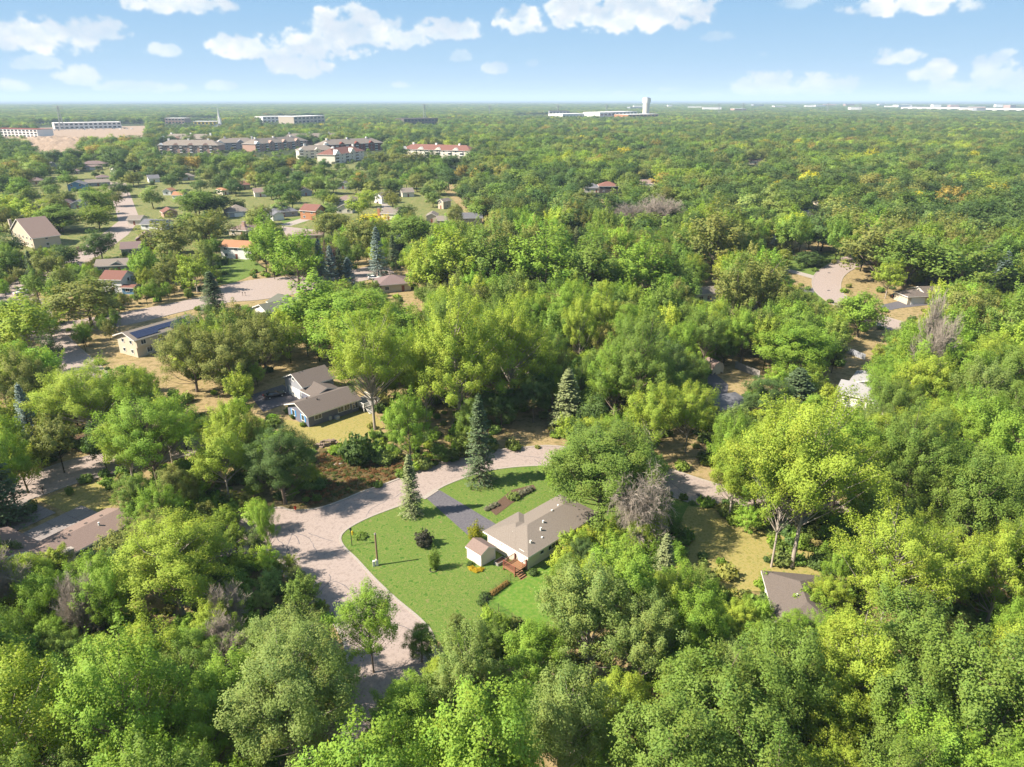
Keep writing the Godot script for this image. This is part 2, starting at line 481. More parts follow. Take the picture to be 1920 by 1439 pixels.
const LABELS := [["tall bare-trunked leafy tree beside the timber deck of the blue grey house",""],["slender drooping spruce at the corner of the asphalt driveway",""],["tall dark spruce on the green lawn across the driveway from the shed",""],["pale bluish green spruce on the brown lawn behind the curving street","blue spruces in a row"],["broad rounded maple overhanging the roof of the beige house",""],["dead grey tree with drooping twigs beside the beige house",""],["small grey green spruce in front of the dead grey tree",""],["huge tree with tall bare trunk behind the brown hip roof","blue spruces in a row"],["leaning tree with mossy trunk beside the brown hip roof","blue spruces in a row"],["tall bright green plumed tree in the wood between white house and brown hip roof","trees in the wood between white house and brown hip roof"],["tall mid green plumed tree in the wood between white house and brown hip roof","trees in the wood between white house and brown hip roof"],["tall yellow green plumed tree on the slope beside the log pile","trees on the slope beside the log pile"],["bright green young tree at the edge of the brush beside the street",""],["tall bright green rounded tree in the wood behind the blue grey house","trees in the wood behind the blue grey house"],["tall bright green plumed tree beside the tan house with solar panels","trees beside the tan house with solar panels"],["tall olive plumed tree beside the tan house with solar panels","trees beside the tan house with solar panels"],["mid-sized olive plumed tree beside the tan house with solar panels","trees beside the tan house with solar panels"],["wide olive tree beside the street behind the tan lawn",""],["dark spruce beside the cul-de-sac and its two mailboxes",""],["narrow dark blue spruce in the shaded yard across the street from the concrete driveway","blue spruces in a row"],["mid-sized yellow green open limbed tree at the joining of the two side streets","trees at the joining of the two side streets"],["tall bright green open limbed tree at the joining of the two side streets","trees at the joining of the two side streets"],["bright yellow green tree beside the tan lawn of the blue grey house",""],["dense dark tree beside the red hydrant",""],["mid-sized yellow green open limbed tree in the thicket beside the red hydrant","trees in the thicket beside the red hydrant"],["big dark pine beside the concrete driveway slabs",""],["large yellow green tree behind the brown roofed rambler","blue spruces in a row"],["small yellow green rounded tree in the thicket behind the brown roofed rambler","trees in the thicket behind the brown roofed rambler"],["bare grey tree behind the brown roofed rambler","blue spruces in a row"],["small bare grey tree in the thicket behind the brown roofed rambler","trees in the thicket behind the brown roofed rambler"],["mid-sized bright green rounded tree in the thicket behind the brown roofed rambler","trees in the thicket behind the brown roofed rambler"],["small young tree with thin white trunk beside the street corner",""],["thin leaning sapling tree overhanging the street",""],["mid-sized grey green plumed tree in the wood behind the fenced back lawn","trees in the wood behind the fenced back lawn"],["bright green round tree behind the gambrel shed",""],["round green tree on the inside of the street bend",""],["small dark green rounded tree beside the bend street","trees beside the bend street"],["mid-sized dark green rounded tree on the slope beside the log pile","trees on the slope beside the log pile"],["small dark green rounded tree on the slope beside the log pile","trees on the slope beside the log pile"],["tall mid green plumed tree beside the loop street","trees beside the loop street"],["mid-sized bright green plumed tree next to a mid green plumed tree beside the loop street","trees beside the loop street"],["mid-sized yellow green open limbed tree next to a yellow green one beside the loop street","trees beside the loop street"],["mid-sized yellow green open limbed tree next to a bright green one beside the loop street","trees beside the loop street"],["yellowing tree in the wood behind the gambrel shed",""],["mid-sized dark green rounded tree beside the white house with grey roofs","trees beside the white house with grey roofs"],["small dark green spruce beside the white house with grey roofs","trees beside the white house with grey roofs"],["tall dead tree with bare forked limbs beside the white house",""],["mid-sized yellow green plumed tree beside the white house with grey roofs","trees beside the white house with grey roofs"],["tall mid green open limbed tree beside the bend street","trees beside the bend street"],["mid-sized yellow green open limbed tree beside the bend street","trees beside the bend street"],["tall mid green plumed tree beside the bend street","trees beside the bend street"],["small dark green spruce beside the bend street","trees beside the bend street"],["tall olive plumed tree beside the bend street","trees beside the bend street"],["blue spruce in the row beside the cul-de-sac","blue spruces in a row"],["mid-sized dark green spruce beside the tan house with solar panels","trees beside the tan house with solar panels"],["tall blue spruce in the wood in front of the gravel yard","trees in the wood in front of the gravel yard"],["mid-sized dark green spruce in the wood in front of the gravel yard","trees in the wood in front of the gravel yard"],["small blue spruce among the houses near the orange timber house","trees among the houses near the orange timber house"],["mid-sized dark green spruce among the houses at the cul-de-sac","trees among the houses at the cul-de-sac"],["small blue spruce in the deep wood beyond the patio house","trees in the deep wood beyond the patio house"],["small olive spruce in the wood in front of the gravel yard","trees in the wood in front of the gravel yard"],["mid-sized blue spruce beside the bend street","trees beside the bend street"],["mid-sized dark green spruce beside the bend street","trees beside the bend street"],["dark purple leaved tree behind the blue spruces",""],["small purple leaved plumed tree among the houses at the cul-de-sac","trees among the houses at the cul-de-sac"],["small purple leaved plumed tree among the houses near the orange timber house","trees among the houses near the orange timber house"],["mid-sized mid green rounded tree among the houses at the cul-de-sac","trees among the houses at the cul-de-sac"],["tall mid green rounded tree among the houses at the cul-de-sac","trees among the houses at the cul-de-sac"],["mid-sized dark green rounded tree among the houses at the cul-de-sac","trees among the houses at the cul-de-sac"],["tall olive plumed tree next to a olive plumed tree among the houses at the cul-de-sac","trees among the houses at the cul-de-sac"],["mid-sized mid green rounded tree among the houses near the orange timber house","trees among the houses near the orange timber house"],["bright yellow green tree beside the cul-de-sac",""],["tall bright green plumed tree among the houses at the cul-de-sac","trees among the houses at the cul-de-sac"],["mid-sized olive rounded tree among the houses near the orange timber house","trees among the houses near the orange timber house"],["tall olive plumed tree among the houses near the orange timber house","trees among the houses near the orange timber house"],["mid-sized olive rounded tree among the houses at the cul-de-sac","trees among the houses at the cul-de-sac"],["mid-sized mid green plumed tree among the houses at the cul-de-sac","trees among the houses at the cul-de-sac"],["mid-sized mid green plumed tree next to a olive one among the houses at the cul-de-sac","trees among the houses at the cul-de-sac"],["mid-sized bright green plumed tree among the houses at the cul-de-sac","trees among the houses at the cul-de-sac"],["mid-sized olive plumed tree among the houses at the cul-de-sac","trees among the houses at the cul-de-sac"],["mid-sized yellow green plumed tree in the shaded yard beside the side street","trees in the shaded yard beside the side street"],["mid-sized olive plumed tree in the shaded yard beside the side street","trees in the shaded yard beside the side street"],["tall yellow green plumed tree in the wood behind the blue grey house","trees in the wood behind the blue grey house"],["tall mid green plumed tree in the wood behind the blue grey house","trees in the wood behind the blue grey house"],["tall bright green plumed tree in the wood behind the blue grey house","trees in the wood behind the blue grey house"],["tall bright green plumed tree in the wood behind the gambrel shed","trees in the wood behind the gambrel shed"],["yellowing tree at the edge of the wood behind the brown hip roof","blue spruces in a row"],["tall olive plumed tree in the wood in front of the gravel yard","trees in the wood in front of the gravel yard"],["tall olive plumed tree in the wood between bend street and white house","trees in the wood between bend street and white house"],["tall olive plumed tree in the wood behind the gambrel shed","trees in the wood behind the gambrel shed"],["bare grey tree beside the tan gravel yard",""],["mid-sized bare grey tree in the deep wood beyond the patio house","trees in the deep wood beyond the patio house"],["lone yellow tree standing out of the far wood",""],["small golden yellow plumed tree in the deep wood beyond the patio house","trees in the deep wood beyond the patio house"],["tall bright green rounded tree in the wood behind the fenced back lawn","trees in the wood behind the fenced back lawn"],["mid-sized mid green rounded tree in the wood behind the fenced back lawn","trees in the wood behind the fenced back lawn"],["tall grey green rounded tree in the wood behind the fenced back lawn","trees in the wood behind the fenced back lawn"],["mid-sized mid green rounded tree in the wood beside the brown hip roofed house","trees in the wood beside the brown hip roofed house"],["mid-sized mid green open limbed tree in the wood beside the brown hip roofed house","trees in the wood beside the brown hip roofed house"],["mid-sized mid green plumed tree in the thicket behind the brown roofed rambler","trees in the thicket behind the brown roofed rambler"],["tall bright green plumed tree in the thicket behind the brown roofed rambler","trees in the thicket behind the brown roofed rambler"],["mid-sized grey green rounded tree in the wood behind the fenced back lawn","trees in the wood behind the fenced back lawn"],["tall mid green plumed tree in the wood beside the brown hip roofed house","trees in the wood beside the brown hip roofed house"],["tall yellow green plumed tree in the thicket behind the brown roofed rambler","trees in the thicket behind the brown roofed rambler"],["mid-sized bright green plumed tree in the wood beside the brown hip roofed house","trees in the wood beside the brown hip roofed house"],["mid-sized bright green plumed tree in the thicket behind the brown roofed rambler","trees in the thicket behind the brown roofed rambler"],["tall yellow green open limbed tree in the wood beside the brown hip roofed house","trees in the wood beside the brown hip roofed house"],["mid-sized mid green plumed tree in the wood beside the brown hip roofed house","trees in the wood beside the brown hip roofed house"],["mid-sized yellow green plumed tree in the wood beside the brown hip roofed house","trees in the wood beside the brown hip roofed house"],["mid-sized yellow green rounded tree in the thicket behind the brown roofed rambler","trees in the thicket behind the brown roofed rambler"],["small bright green rounded tree in the wood behind the fenced back lawn","trees in the wood behind the fenced back lawn"],["small yellow green plumed tree in the wood beside the brown hip roofed house","trees in the wood beside the brown hip roofed house"],["mid-sized grey green open limbed tree in the wood behind the fenced back lawn","trees in the wood behind the fenced back lawn"],["mid-sized bright green open limbed tree in the wood behind the fenced back lawn","trees in the wood behind the fenced back lawn"],["mid-sized mid green open limbed tree in the thicket behind the brown roofed rambler","trees in the thicket behind the brown roofed rambler"],["small bright green plumed tree in the thicket behind the brown roofed rambler","trees in the thicket behind the brown roofed rambler"],["small bright green plumed tree in the wood beside the brown hip roofed house","trees in the wood beside the brown hip roofed house"],["small bright green open limbed tree in the thicket behind the brown roofed rambler","trees in the thicket behind the brown roofed rambler"],["mid-sized bright green rounded tree in the wood beside the brown hip roofed house","trees in the wood beside the brown hip roofed house"],["small yellow green rounded tree in the wood beside the brown hip roofed house","trees in the wood beside the brown hip roofed house"],["small bright green rounded tree in the thicket behind the brown roofed rambler","trees in the thicket behind the brown roofed rambler"],["small bright green open limbed tree in the wood behind the fenced back lawn","trees in the wood behind the fenced back lawn"],["small yellow green rounded tree in the wood behind the fenced back lawn","trees in the wood behind the fenced back lawn"],["tall mid green rounded tree in the wood between white house and brown hip roof","trees in the wood between white house and brown hip roof"],["small mid green rounded tree in the wood behind the fenced back lawn","trees in the wood behind the fenced back lawn"],["small mid green rounded tree in the thicket behind the brown roofed rambler","trees in the thicket behind the brown roofed rambler"],["small yellow green open limbed tree in the thicket behind the brown roofed rambler","trees in the thicket behind the brown roofed rambler"],["mid-sized mid green plumed tree in the wood between white house and brown hip roof","trees in the wood between white house and brown hip roof"],["mid-sized yellow green open limbed tree in the wood beside the brown hip roofed house","trees in the wood beside the brown hip roofed house"],["small bright green open limbed tree in the wood beside the brown hip roofed house","trees in the wood beside the brown hip roofed house"],["small bright green plumed tree in the wood behind the fenced back lawn","trees in the wood behind the fenced back lawn"],["mid-sized bright green rounded tree in the wood between white house and brown hip roof","trees in the wood between white house and brown hip roof"],["mid-sized yellow green rounded tree next to a bright green plumed tree beside the beige house","trees beside the beige house"],["mid-sized bright green plumed tree next to a grey green plumed tree beside the loop street","trees beside the loop street"],["small grey green plumed tree in the wood beside the brown hip roofed house","trees in the wood beside the brown hip roofed house"],["small grey green rounded tree in the thicket behind the brown roofed rambler","trees in the thicket behind the brown roofed rambler"],["mid-sized grey green plumed tree in the wood beside the brown hip roofed house","trees in the wood beside the brown hip roofed house"],["mid-sized yellow green plumed tree next to a grey green rounded tree beside the loop street","trees beside the loop street"],["mid-sized olive rounded tree in the thicket beside the red hydrant","trees in the thicket beside the red hydrant"],["mid-sized dark green plumed tree beside the beige house","trees beside the beige house"],["small grey green plumed tree in the wood behind the fenced back lawn","trees in the wood behind the fenced back lawn"],["mid-sized mid green rounded tree in the thicket behind the brown roofed rambler","trees in the thicket behind the brown roofed rambler"],["small mid green open limbed tree in the thicket behind the brown roofed rambler","trees in the thicket behind the brown roofed rambler"],["tall bright green plumed tree in the wood between bend street and white house","trees in the wood between bend street and white house"],["small bright green rounded tree in the wood beside the brown hip roofed house","trees in the wood beside the brown hip roofed house"],["mid-sized olive plumed tree beside the beige house","trees beside the beige house"],["tall grey green plumed tree in the wood between white house and brown hip roof","trees in the wood between white house and brown hip roof"],["small yellow green plumed tree in the thicket behind the brown roofed rambler","trees in the thicket behind the brown roofed rambler"],["tall mid green plumed tree in the wood behind the gambrel shed","trees in the wood behind the gambrel shed"],["mid-sized dark green plumed tree in the wood behind the gambrel shed","trees in the wood behind the gambrel shed"],["small yellow green rounded tree beside the beige house","trees beside the beige house"],["mid-sized mid green rounded tree in the wood between white house and brown hip roof","trees in the wood between white house and brown hip roof"],["mid-sized yellow green plumed tree in the wood between white house and brown hip roof","trees in the wood between white house and brown hip roof"],["small mid green plumed tree in the wood behind the fenced back lawn","trees in the wood behind the fenced back lawn"],["mid-sized bright green plumed tree on the slope beside the log pile","trees on the slope beside the log pile"],["mid-sized yellow green rounded tree next to a dark green plumed tree beside the beige house","trees beside the beige house"],["mid-sized bright green rounded tree on the slope beside the log pile","trees on the slope beside the log pile"],["mid-sized yellow green rounded tree at the joining of the two side streets","trees at the joining of the two side streets"],["small mid green rounded tree in the wood beside the brown hip roofed house","trees in the wood beside the brown hip roofed house"],["small mid green plumed tree in the wood beside the brown hip roofed house","trees in the wood beside the brown hip roofed house"],["tall mid green open limbed tree in the wood between bend street and white house","trees in the wood between bend street and white house"],["tall yellow green rounded tree in the wood behind the gambrel shed","trees in the wood behind the gambrel shed"],["small olive plumed tree in the thicket beside the red hydrant","trees in the thicket beside the red hydrant"],["small grey green rounded tree in the wood behind the fenced back lawn","trees in the wood behind the fenced back lawn"],["mid-sized bright green rounded tree at the joining of the two side streets","trees at the joining of the two side streets"],["tall bright green rounded tree in the wood between bend street and white house","trees in the wood between bend street and white house"],["mid-sized yellow green plumed tree next to a yellow green plumed tree beside the loop street","trees beside the loop street"],["mid-sized mid green open limbed tree in the wood behind the gambrel shed","trees in the wood behind the gambrel shed"],["mid-sized dark green plumed tree on the slope beside the log pile","trees on the slope beside the log pile"],["mid-sized yellow green open limbed tree in the wood behind the blue grey house","trees in the wood behind the blue grey house"],["mid-sized yellow green plumed tree at the joining of the two side streets","trees at the joining of the two side streets"],["mid-sized yellow green rounded tree in the wood between white house and brown hip roof","trees in the wood between white house and brown hip roof"],["mid-sized yellow green open limbed tree in the wood between white house and brown hip roof","trees in the wood between white house and brown hip roof"],["mid-sized bright green rounded tree in the wood between bend street and white house","trees in the wood between bend street and white house"],["tall yellow green plumed tree in the wood between bend street and white house","trees in the wood between bend street and white house"],["small dark green rounded tree in the wood behind the fenced back lawn","trees in the wood behind the fenced back lawn"],["mid-sized bright green plumed tree in the wood behind the gambrel shed","trees in the wood behind the gambrel shed"],["small bright green plumed tree in the thicket beside the red hydrant","trees in the thicket beside the red hydrant"],["small olive rounded tree in the thicket beside the red hydrant","trees in the thicket beside the red hydrant"],["tall mid green rounded tree in the wood between bend street and white house","trees in the wood between bend street and white house"],["mid-sized yellow green plumed tree in the wood behind the gambrel shed","trees in the wood behind the gambrel shed"],["mid-sized mid green plumed tree next to a bright green plumed tree beside the loop street","trees beside the loop street"],["small mid green plumed tree in the thicket behind the brown roofed rambler","trees in the thicket behind the brown roofed rambler"],["small mid green plumed tree in the wood between white house and brown hip roof","trees in the wood between white house and brown hip roof"],["mid-sized yellow green plumed tree beside the tan house with solar panels","trees beside the tan house with solar panels"],["mid-sized grey green plumed tree in the wood between white house and brown hip roof","trees in the wood between white house and brown hip roof"],["mid-sized mid green plumed tree next to a yellow green plumed tree beside the loop street","trees beside the loop street"],["small grey green open limbed tree in the wood behind the fenced back lawn","trees in the wood behind the fenced back lawn"],["mid-sized mid green rounded tree in the wood behind the gambrel shed","trees in the wood behind the gambrel shed"],["mid-sized mid green plumed tree in the wood between bend street and white house","trees in the wood between bend street and white house"],["mid-sized mid green open limbed tree beside the white house with grey roofs","trees beside the white house with grey roofs"],["small bright green plumed tree beside the beige house","trees beside the beige house"],["mid-sized bright green rounded tree in the wood behind the gambrel shed","trees in the wood behind the gambrel shed"],["mid-sized olive plumed tree in the wood behind the gambrel shed","trees in the wood behind the gambrel shed"],["mid-sized mid green open limbed tree in the wood between white house and brown hip roof","trees in the wood between white house and brown hip roof"],["mid-sized yellow green rounded tree in the wood between bend street and white house","trees in the wood between bend street and white house"],["small mid green plumed tree in the thicket beside the red hydrant","trees in the thicket beside the red hydrant"],["mid-sized bright green plumed tree in the wood between white house and brown hip roof","trees in the wood between white house and brown hip roof"],["small grey green rounded tree beside the loop street","trees beside the loop street"],["mid-sized bright green open limbed tree in the wood between white house and brown hip roof","trees in the wood between white house and brown hip roof"],["mid-sized olive open limbed tree on the slope beside the log pile","trees on the slope beside the log pile"],["mid-sized mid green plumed tree next to a mid green rounded tree beside the loop street","trees beside the loop street"],["mid-sized olive plumed tree in the wood behind the blue grey house","trees in the wood behind the blue grey house"],["mid-sized bright green plumed tree in the wood between bend street and white house","trees in the wood between bend street and white house"],["mid-sized mid green plumed tree in the wood behind the blue grey house","trees in the wood behind the blue grey house"],["mid-sized yellow green rounded tree in the wood behind the blue grey house","trees in the wood behind the blue grey house"],["tall olive rounded tree in the wood between bend street and white house","trees in the wood between bend street and white house"],["small dark green plumed tree beside the beige house","trees beside the beige house"],["small grey green plumed tree beside the loop street","trees beside the loop street"],["small yellow green plumed tree beside the beige house","trees beside the beige house"],["mid-sized bright green plumed tree next to a yellow green plumed tree beside the loop street","trees beside the loop street"],["small bright green rounded tree beside the loop street","trees beside the loop street"],["mid-sized mid green rounded tree beside the loop street","trees beside the loop street"],["mid-sized bright green plumed tree in the wood behind the blue grey house","trees in the wood behind the blue grey house"],["mid-sized mid green rounded tree beside the white house with grey roofs","trees beside the white house with grey roofs"],["mid-sized yellow green plumed tree in the wood between bend street and white house","trees in the wood between bend street and white house"],["small mid green rounded tree on the slope beside the log pile","trees on the slope beside the log pile"],["mid-sized bright green rounded tree beside the white house with grey roofs","trees beside the white house with grey roofs"],["mid-sized yellow green rounded tree in the wood behind the gambrel shed","trees in the wood behind the gambrel shed"],["mid-sized bright green open limbed tree in the wood behind the blue grey house","trees in the wood behind the blue grey house"]]
const TREES := [[-27.7,-129.8,24.9,8.8,2,3,0],[-16.1,-98.1,11.1,1.8,5,0,1],[-5.6,-108.2,17.0,2.6,3,0,2],[11.1,-129.8,13.3,3.5,5,0,3],[14.0,-94.7,18.3,10.2,1,1,4],[18.2,-86.2,12.2,2.7,6,0,5],
[20.9,-81.2,7.8,1.7,5,0,6],[40.0,-84.6,26.5,9.4,2,3,7],[37.0,-84.4,22.2,4.9,2,3,8],[52.5,-100.7,18.6,8.2,0,0,9],[61.4,-96.0,20.2,7.4,0,1,10],[-10.3,-131.3,27.4,10.2,0,3,11],
[0.0,-139.4,26.9,9.6,0,3,11],[-17.7,-133.9,21.8,4.9,0,3,11],[-18.6,-115.4,14.3,4.3,0,0,12],[-35.8,-165.4,20.3,15.1,1,0,13],[-53.0,-186.4,17.9,10.9,0,0,14],[-62.5,-147.6,17.7,7.7,0,4,15],
[-71.8,-149.8,17.1,7.2,0,4,16],[-59.8,-161.7,16.1,6.4,0,4,16],[-123.5,-200.3,14.7,10.5,1,4,17],[-93.6,-216.1,12.9,4.0,3,0,18],[-91.1,-121.3,13.4,2.2,4,0,19],[-80.8,-122.9,16.3,8.4,2,3,20],
[-75.9,-131.3,12.8,4.8,2,3,20],[-59.2,-104.1,18.5,7.7,2,0,21],[-51.3,-115.4,13.2,4.1,0,3,22],[-37.4,-101.5,14.1,6.5,1,2,23],[-46.9,-102.3,13.7,5.2,2,3,24],[-79.6,-95.2,14.9,3.9,3,0,25],
[-42.2,-73.6,15.2,7.9,1,3,26],[-62.0,-74.1,9.8,3.7,1,3,27],[-63.1,-72.1,8.5,2.5,6,0,28],[-51.9,-68.8,7.6,2.0,6,0,29],[-33.8,-68.4,6.8,1.9,6,0,29],[-33.4,-64.0,5.8,2.1,6,0,29],
[-56.3,-69.8,11.1,2.9,1,0,30],[-34.7,-85.4,10.0,1.7,2,0,31],[-16.1,-64.3,11.7,3.6,2,0,32],[8.6,-63.6,16.9,5.7,0,6,33],[14.5,-62.0,14.0,4.4,0,6,33],[65.5,-156.1,15.2,9.3,1,0,34],
[96.9,-190.2,13.3,7.0,1,0,35],[118.0,-280.6,6.4,5.5,1,2,36],[4.4,-133.4,12.0,4.4,1,2,37],[-2.2,-131.3,9.4,4.8,1,2,38],[25.0,-131.3,22.6,8.6,0,1,39],[21.0,-133.9,17.4,6.6,0,0,40],
[32.7,-119.6,14.1,4.5,2,3,41],[25.5,-115.8,15.6,5.3,2,3,42],[16.6,-165.4,19.7,4.6,0,3,43],[51.1,-131.3,11.6,5.9,1,2,44],[60.6,-139.4,9.8,4.5,3,0,45],[86.3,-139.4,19.1,2.8,6,0,46],
[82.7,-131.3,17.2,6.4,0,3,47],[135.6,-240.1,19.8,11.9,2,1,48],[125.0,-231.6,12.6,5.3,2,3,49],[148.2,-231.6,21.3,15.1,0,1,50],[164.3,-231.6,10.8,6.2,3,0,51],[134.0,-258.0,24.2,14.7,0,4,52],
[-67.2,-246.1,17.5,2.8,4,0,53],[-62.5,-242.3,15.8,3.0,4,0,53],[-60.4,-246.1,14.2,2.4,3,0,54],[-57.2,-244.5,11.3,3.2,4,0,53],[-50.0,-262.3,18.8,3.6,4,0,55],[-47.2,-280.6,12.7,2.5,3,0,56],
[-48.5,-307.0,8.0,3.4,4,0,57],[-173.8,-253.9,11.7,2.3,3,0,58],[109.9,-299.1,9.4,2.7,4,0,59],[28.2,-312.8,10.5,2.8,5,0,60],[172.6,-246.1,13.2,3.7,4,0,61],[169.9,-253.9,13.6,3.9,3,0,62],
[-67.0,-262.3,13.9,3.6,0,7,63],[-248.7,-376.4,10.9,3.1,0,7,64],[-184.8,-303.6,4.1,1.6,0,7,64],[-25.0,-423.2,10.6,3.1,0,7,65],[-226.1,-360.3,13.1,12.3,1,1,66],[-227.5,-399.4,19.2,10.3,1,1,67],
[-168.5,-290.6,13.5,7.2,1,2,68],[-137.2,-285.5,18.5,11.8,0,4,69],[-132.9,-312.8,18.4,11.1,0,4,69],[-175.9,-403.2,16.5,11.9,1,1,70],[-108.8,-240.1,13.5,6.6,0,3,71],[-74.4,-242.3,21.2,9.2,0,0,14],
[-93.4,-266.6,18.1,7.1,0,0,72],[-95.7,-280.6,20.9,6.3,0,0,72],[-83.2,-331.6,14.6,9.9,1,4,73],[-61.3,-301.3,17.9,9.0,0,4,74],[-43.9,-307.0,17.0,11.5,1,1,70],[-166.9,-253.9,11.7,5.8,1,4,75],
[-186.2,-258.0,12.8,5.9,0,1,76],[-151.9,-221.7,12.2,4.3,0,1,77],[-132.0,-253.9,13.6,5.8,0,0,78],[-119.0,-242.3,12.2,4.6,0,4,79],[-124.2,-173.3,15.6,8.9,0,3,80],[-105.7,-136.6,16.6,7.2,0,3,80],
[-99.5,-133.9,15.2,6.0,0,4,81],[-28.7,-368.1,13.4,4.6,1,4,73],[-19.6,-231.6,23.9,9.7,0,3,82],[-5.4,-231.6,23.9,11.5,0,1,83],[10.4,-224.9,24.1,12.1,0,0,84],[25.8,-221.7,23.0,11.1,0,1,83],
[40.7,-218.6,22.8,10.1,0,0,85],[-28.6,-231.6,17.8,7.1,0,3,86],[76.0,-262.3,27.4,13.9,0,4,87],[72.5,-201.3,22.1,8.6,0,4,88],[63.1,-196.1,20.2,6.9,0,4,89],[71.0,-352.7,14.2,7.8,6,0,90],
[55.2,-352.7,11.6,6.5,6,0,91],[547.3,-1144.5,13.8,9.8,0,5,92],[117.5,-510.9,10.8,4.5,0,5,93],[-2.1,-42.1,20.2,6.1,1,0,94],[-11.4,-39.6,19.5,5.9,1,0,94],[13.7,-43.5,16.8,5.7,1,1,95],
[-20.2,-50.2,18.8,6.7,1,6,96],[19.2,-49.5,17.0,6.4,1,1,97],[20.7,-42.2,14.3,5.3,2,1,98],[-26.8,-39.1,17.0,4.4,0,1,99],[-34.6,-48.5,19.6,5.3,0,0,100],[5.4,-49.5,16.0,4.3,1,6,101],
[44.4,-50.6,18.6,6.4,0,1,102],[-44.4,-45.9,18.0,5.9,0,3,103],[-41.5,-38.8,15.5,5.1,0,1,99],[26.4,-53.9,17.1,4.9,1,1,97],[37.6,-44.6,14.8,5.2,0,0,104],[31.4,-41.2,14.0,4.0,2,1,98],
[-31.3,-43.1,14.5,4.1,0,0,105],[44.8,-69.1,18.7,6.8,2,3,106],[-4.8,-56.1,14.4,4.0,0,6,33],[42.4,-59.2,16.2,5.7,0,1,107],[34.8,-56.0,15.7,4.7,0,3,108],[37.7,-50.9,14.2,4.6,1,1,97],
[-49.0,-51.1,17.4,4.7,1,3,109],[-9.5,-51.0,10.9,3.6,1,0,110],[24.8,-46.4,9.6,4.2,0,3,111],[-22.8,-58.5,13.5,4.1,2,6,112],[13.3,-68.9,14.8,4.6,2,0,113],[-37.4,-43.1,11.3,3.8,2,1,114],
[-24.9,-43.8,9.7,3.4,0,0,115],[-27.9,-54.6,11.8,4.1,0,0,105],[43.2,-43.8,10.9,4.2,0,0,116],[49.3,-46.6,13.3,4.0,0,0,104],[-28.4,-50.0,10.6,3.5,2,0,117],[17.9,-55.4,11.2,3.3,1,0,118],
[31.4,-52.0,10.6,3.5,1,3,119],[20.9,-64.2,12.8,3.4,1,0,118],[-44.5,-56.4,10.7,4.6,1,0,120],[51.9,-56.6,14.5,3.9,0,3,108],[2.6,-61.0,9.1,3.9,2,0,121],[11.3,-55.6,8.3,3.6,1,3,122],
[64.0,-85.2,19.2,5.5,1,1,123],[2.5,-53.3,8.5,3.1,1,1,124],[-33.7,-57.3,10.9,3.6,1,1,125],[-39.4,-53.9,9.1,4.3,0,0,115],[36.8,-61.5,10.7,4.1,1,3,119],[-39.7,-59.8,9.7,4.5,2,3,126],
[-5.5,-47.1,6.5,2.8,1,0,110],[75.2,-88.3,17.5,5.9,0,1,127],[65.2,-75.2,15.5,4.8,0,1,127],[60.2,-72.4,15.6,4.3,0,3,108],[53.3,-71.3,14.2,4.1,2,3,128],[28.9,-61.4,8.9,3.7,2,0,129],
[-51.4,-57.9,10.6,4.0,1,0,120],[19.1,-68.6,11.0,3.1,0,3,108],[-4.8,-50.4,6.4,2.7,0,0,130],[-16.4,-45.9,6.4,2.4,1,0,110],[21.2,-72.1,10.2,3.6,0,0,116],[-12.0,-54.4,6.8,2.9,2,0,121],
[10.6,-74.8,9.0,4.0,1,3,122],[80.8,-101.5,17.1,6.3,1,0,131],[34.6,-97.2,15.5,4.2,1,3,132],[39.3,-94.4,14.3,4.5,0,0,133],[30.7,-47.6,6.9,2.8,0,3,111],[24.7,-60.5,8.3,3.0,0,6,134],
[80.6,-109.6,18.2,5.9,0,0,9],[9.4,-50.9,6.0,2.6,1,0,110],[-27.7,-63.5,9.0,3.1,1,6,135],[72.1,-82.4,14.7,4.7,0,1,127],[50.4,-82.5,12.8,4.2,0,6,136],[39.6,-100.3,14.4,4.6,0,3,137],
[-45.6,-80.0,11.1,4.2,1,4,138],[11.8,-104.4,14.5,4.1,0,2,139],[-48.3,-69.5,12.2,3.2,0,0,105],[3.8,-56.8,6.8,2.5,0,6,140],[68.9,-97.5,15.1,5.0,1,0,131],[-55.6,-61.0,11.5,3.0,1,1,141],
[-28.5,-46.5,6.7,2.3,2,1,142],[87.0,-141.1,21.0,6.6,0,0,143],[18.9,-60.8,7.0,2.8,1,0,144],[17.6,-102.9,14.2,3.7,0,4,145],[-5.3,-154.0,20.5,5.6,0,1,83],[87.8,-122.1,19.3,5.6,0,6,146],
[14.5,-179.1,20.5,7.4,0,0,85],[45.0,-108.9,14.5,4.5,0,3,137],[-13.8,-166.3,20.9,6.2,0,1,83],[-10.3,-58.0,5.9,2.7,0,0,130],[-35.1,-67.5,8.5,3.0,0,3,147],[30.8,-157.0,18.3,6.2,0,1,148],
[95.6,-125.7,20.5,5.4,1,1,123],[33.2,-141.6,16.5,5.6,0,2,149],[37.5,-108.2,14.0,4.0,0,0,40],[-52.9,-74.3,9.8,3.6,0,0,115],[-16.0,-159.1,20.3,5.3,0,1,83],[26.6,-149.0,17.8,5.4,0,1,148],
[18.5,-86.6,8.6,3.8,1,3,150],[88.4,-113.6,17.3,5.0,1,1,151],[54.6,-80.7,11.9,3.3,0,3,152],[67.6,-90.2,13.0,4.0,1,1,151],[-3.0,-65.4,6.9,2.5,0,1,153],[1.9,-47.7,4.8,1.9,1,0,110],
[-21.4,-148.7,17.0,5.3,0,0,154],[15.2,-109.0,13.4,3.6,1,3,155],[-36.0,-63.9,6.8,3.1,2,0,117],[-6.8,-146.7,16.6,5.1,1,0,156],[-66.0,-108.6,14.0,4.5,1,3,157],[30.2,-56.6,6.6,2.4,1,1,158],
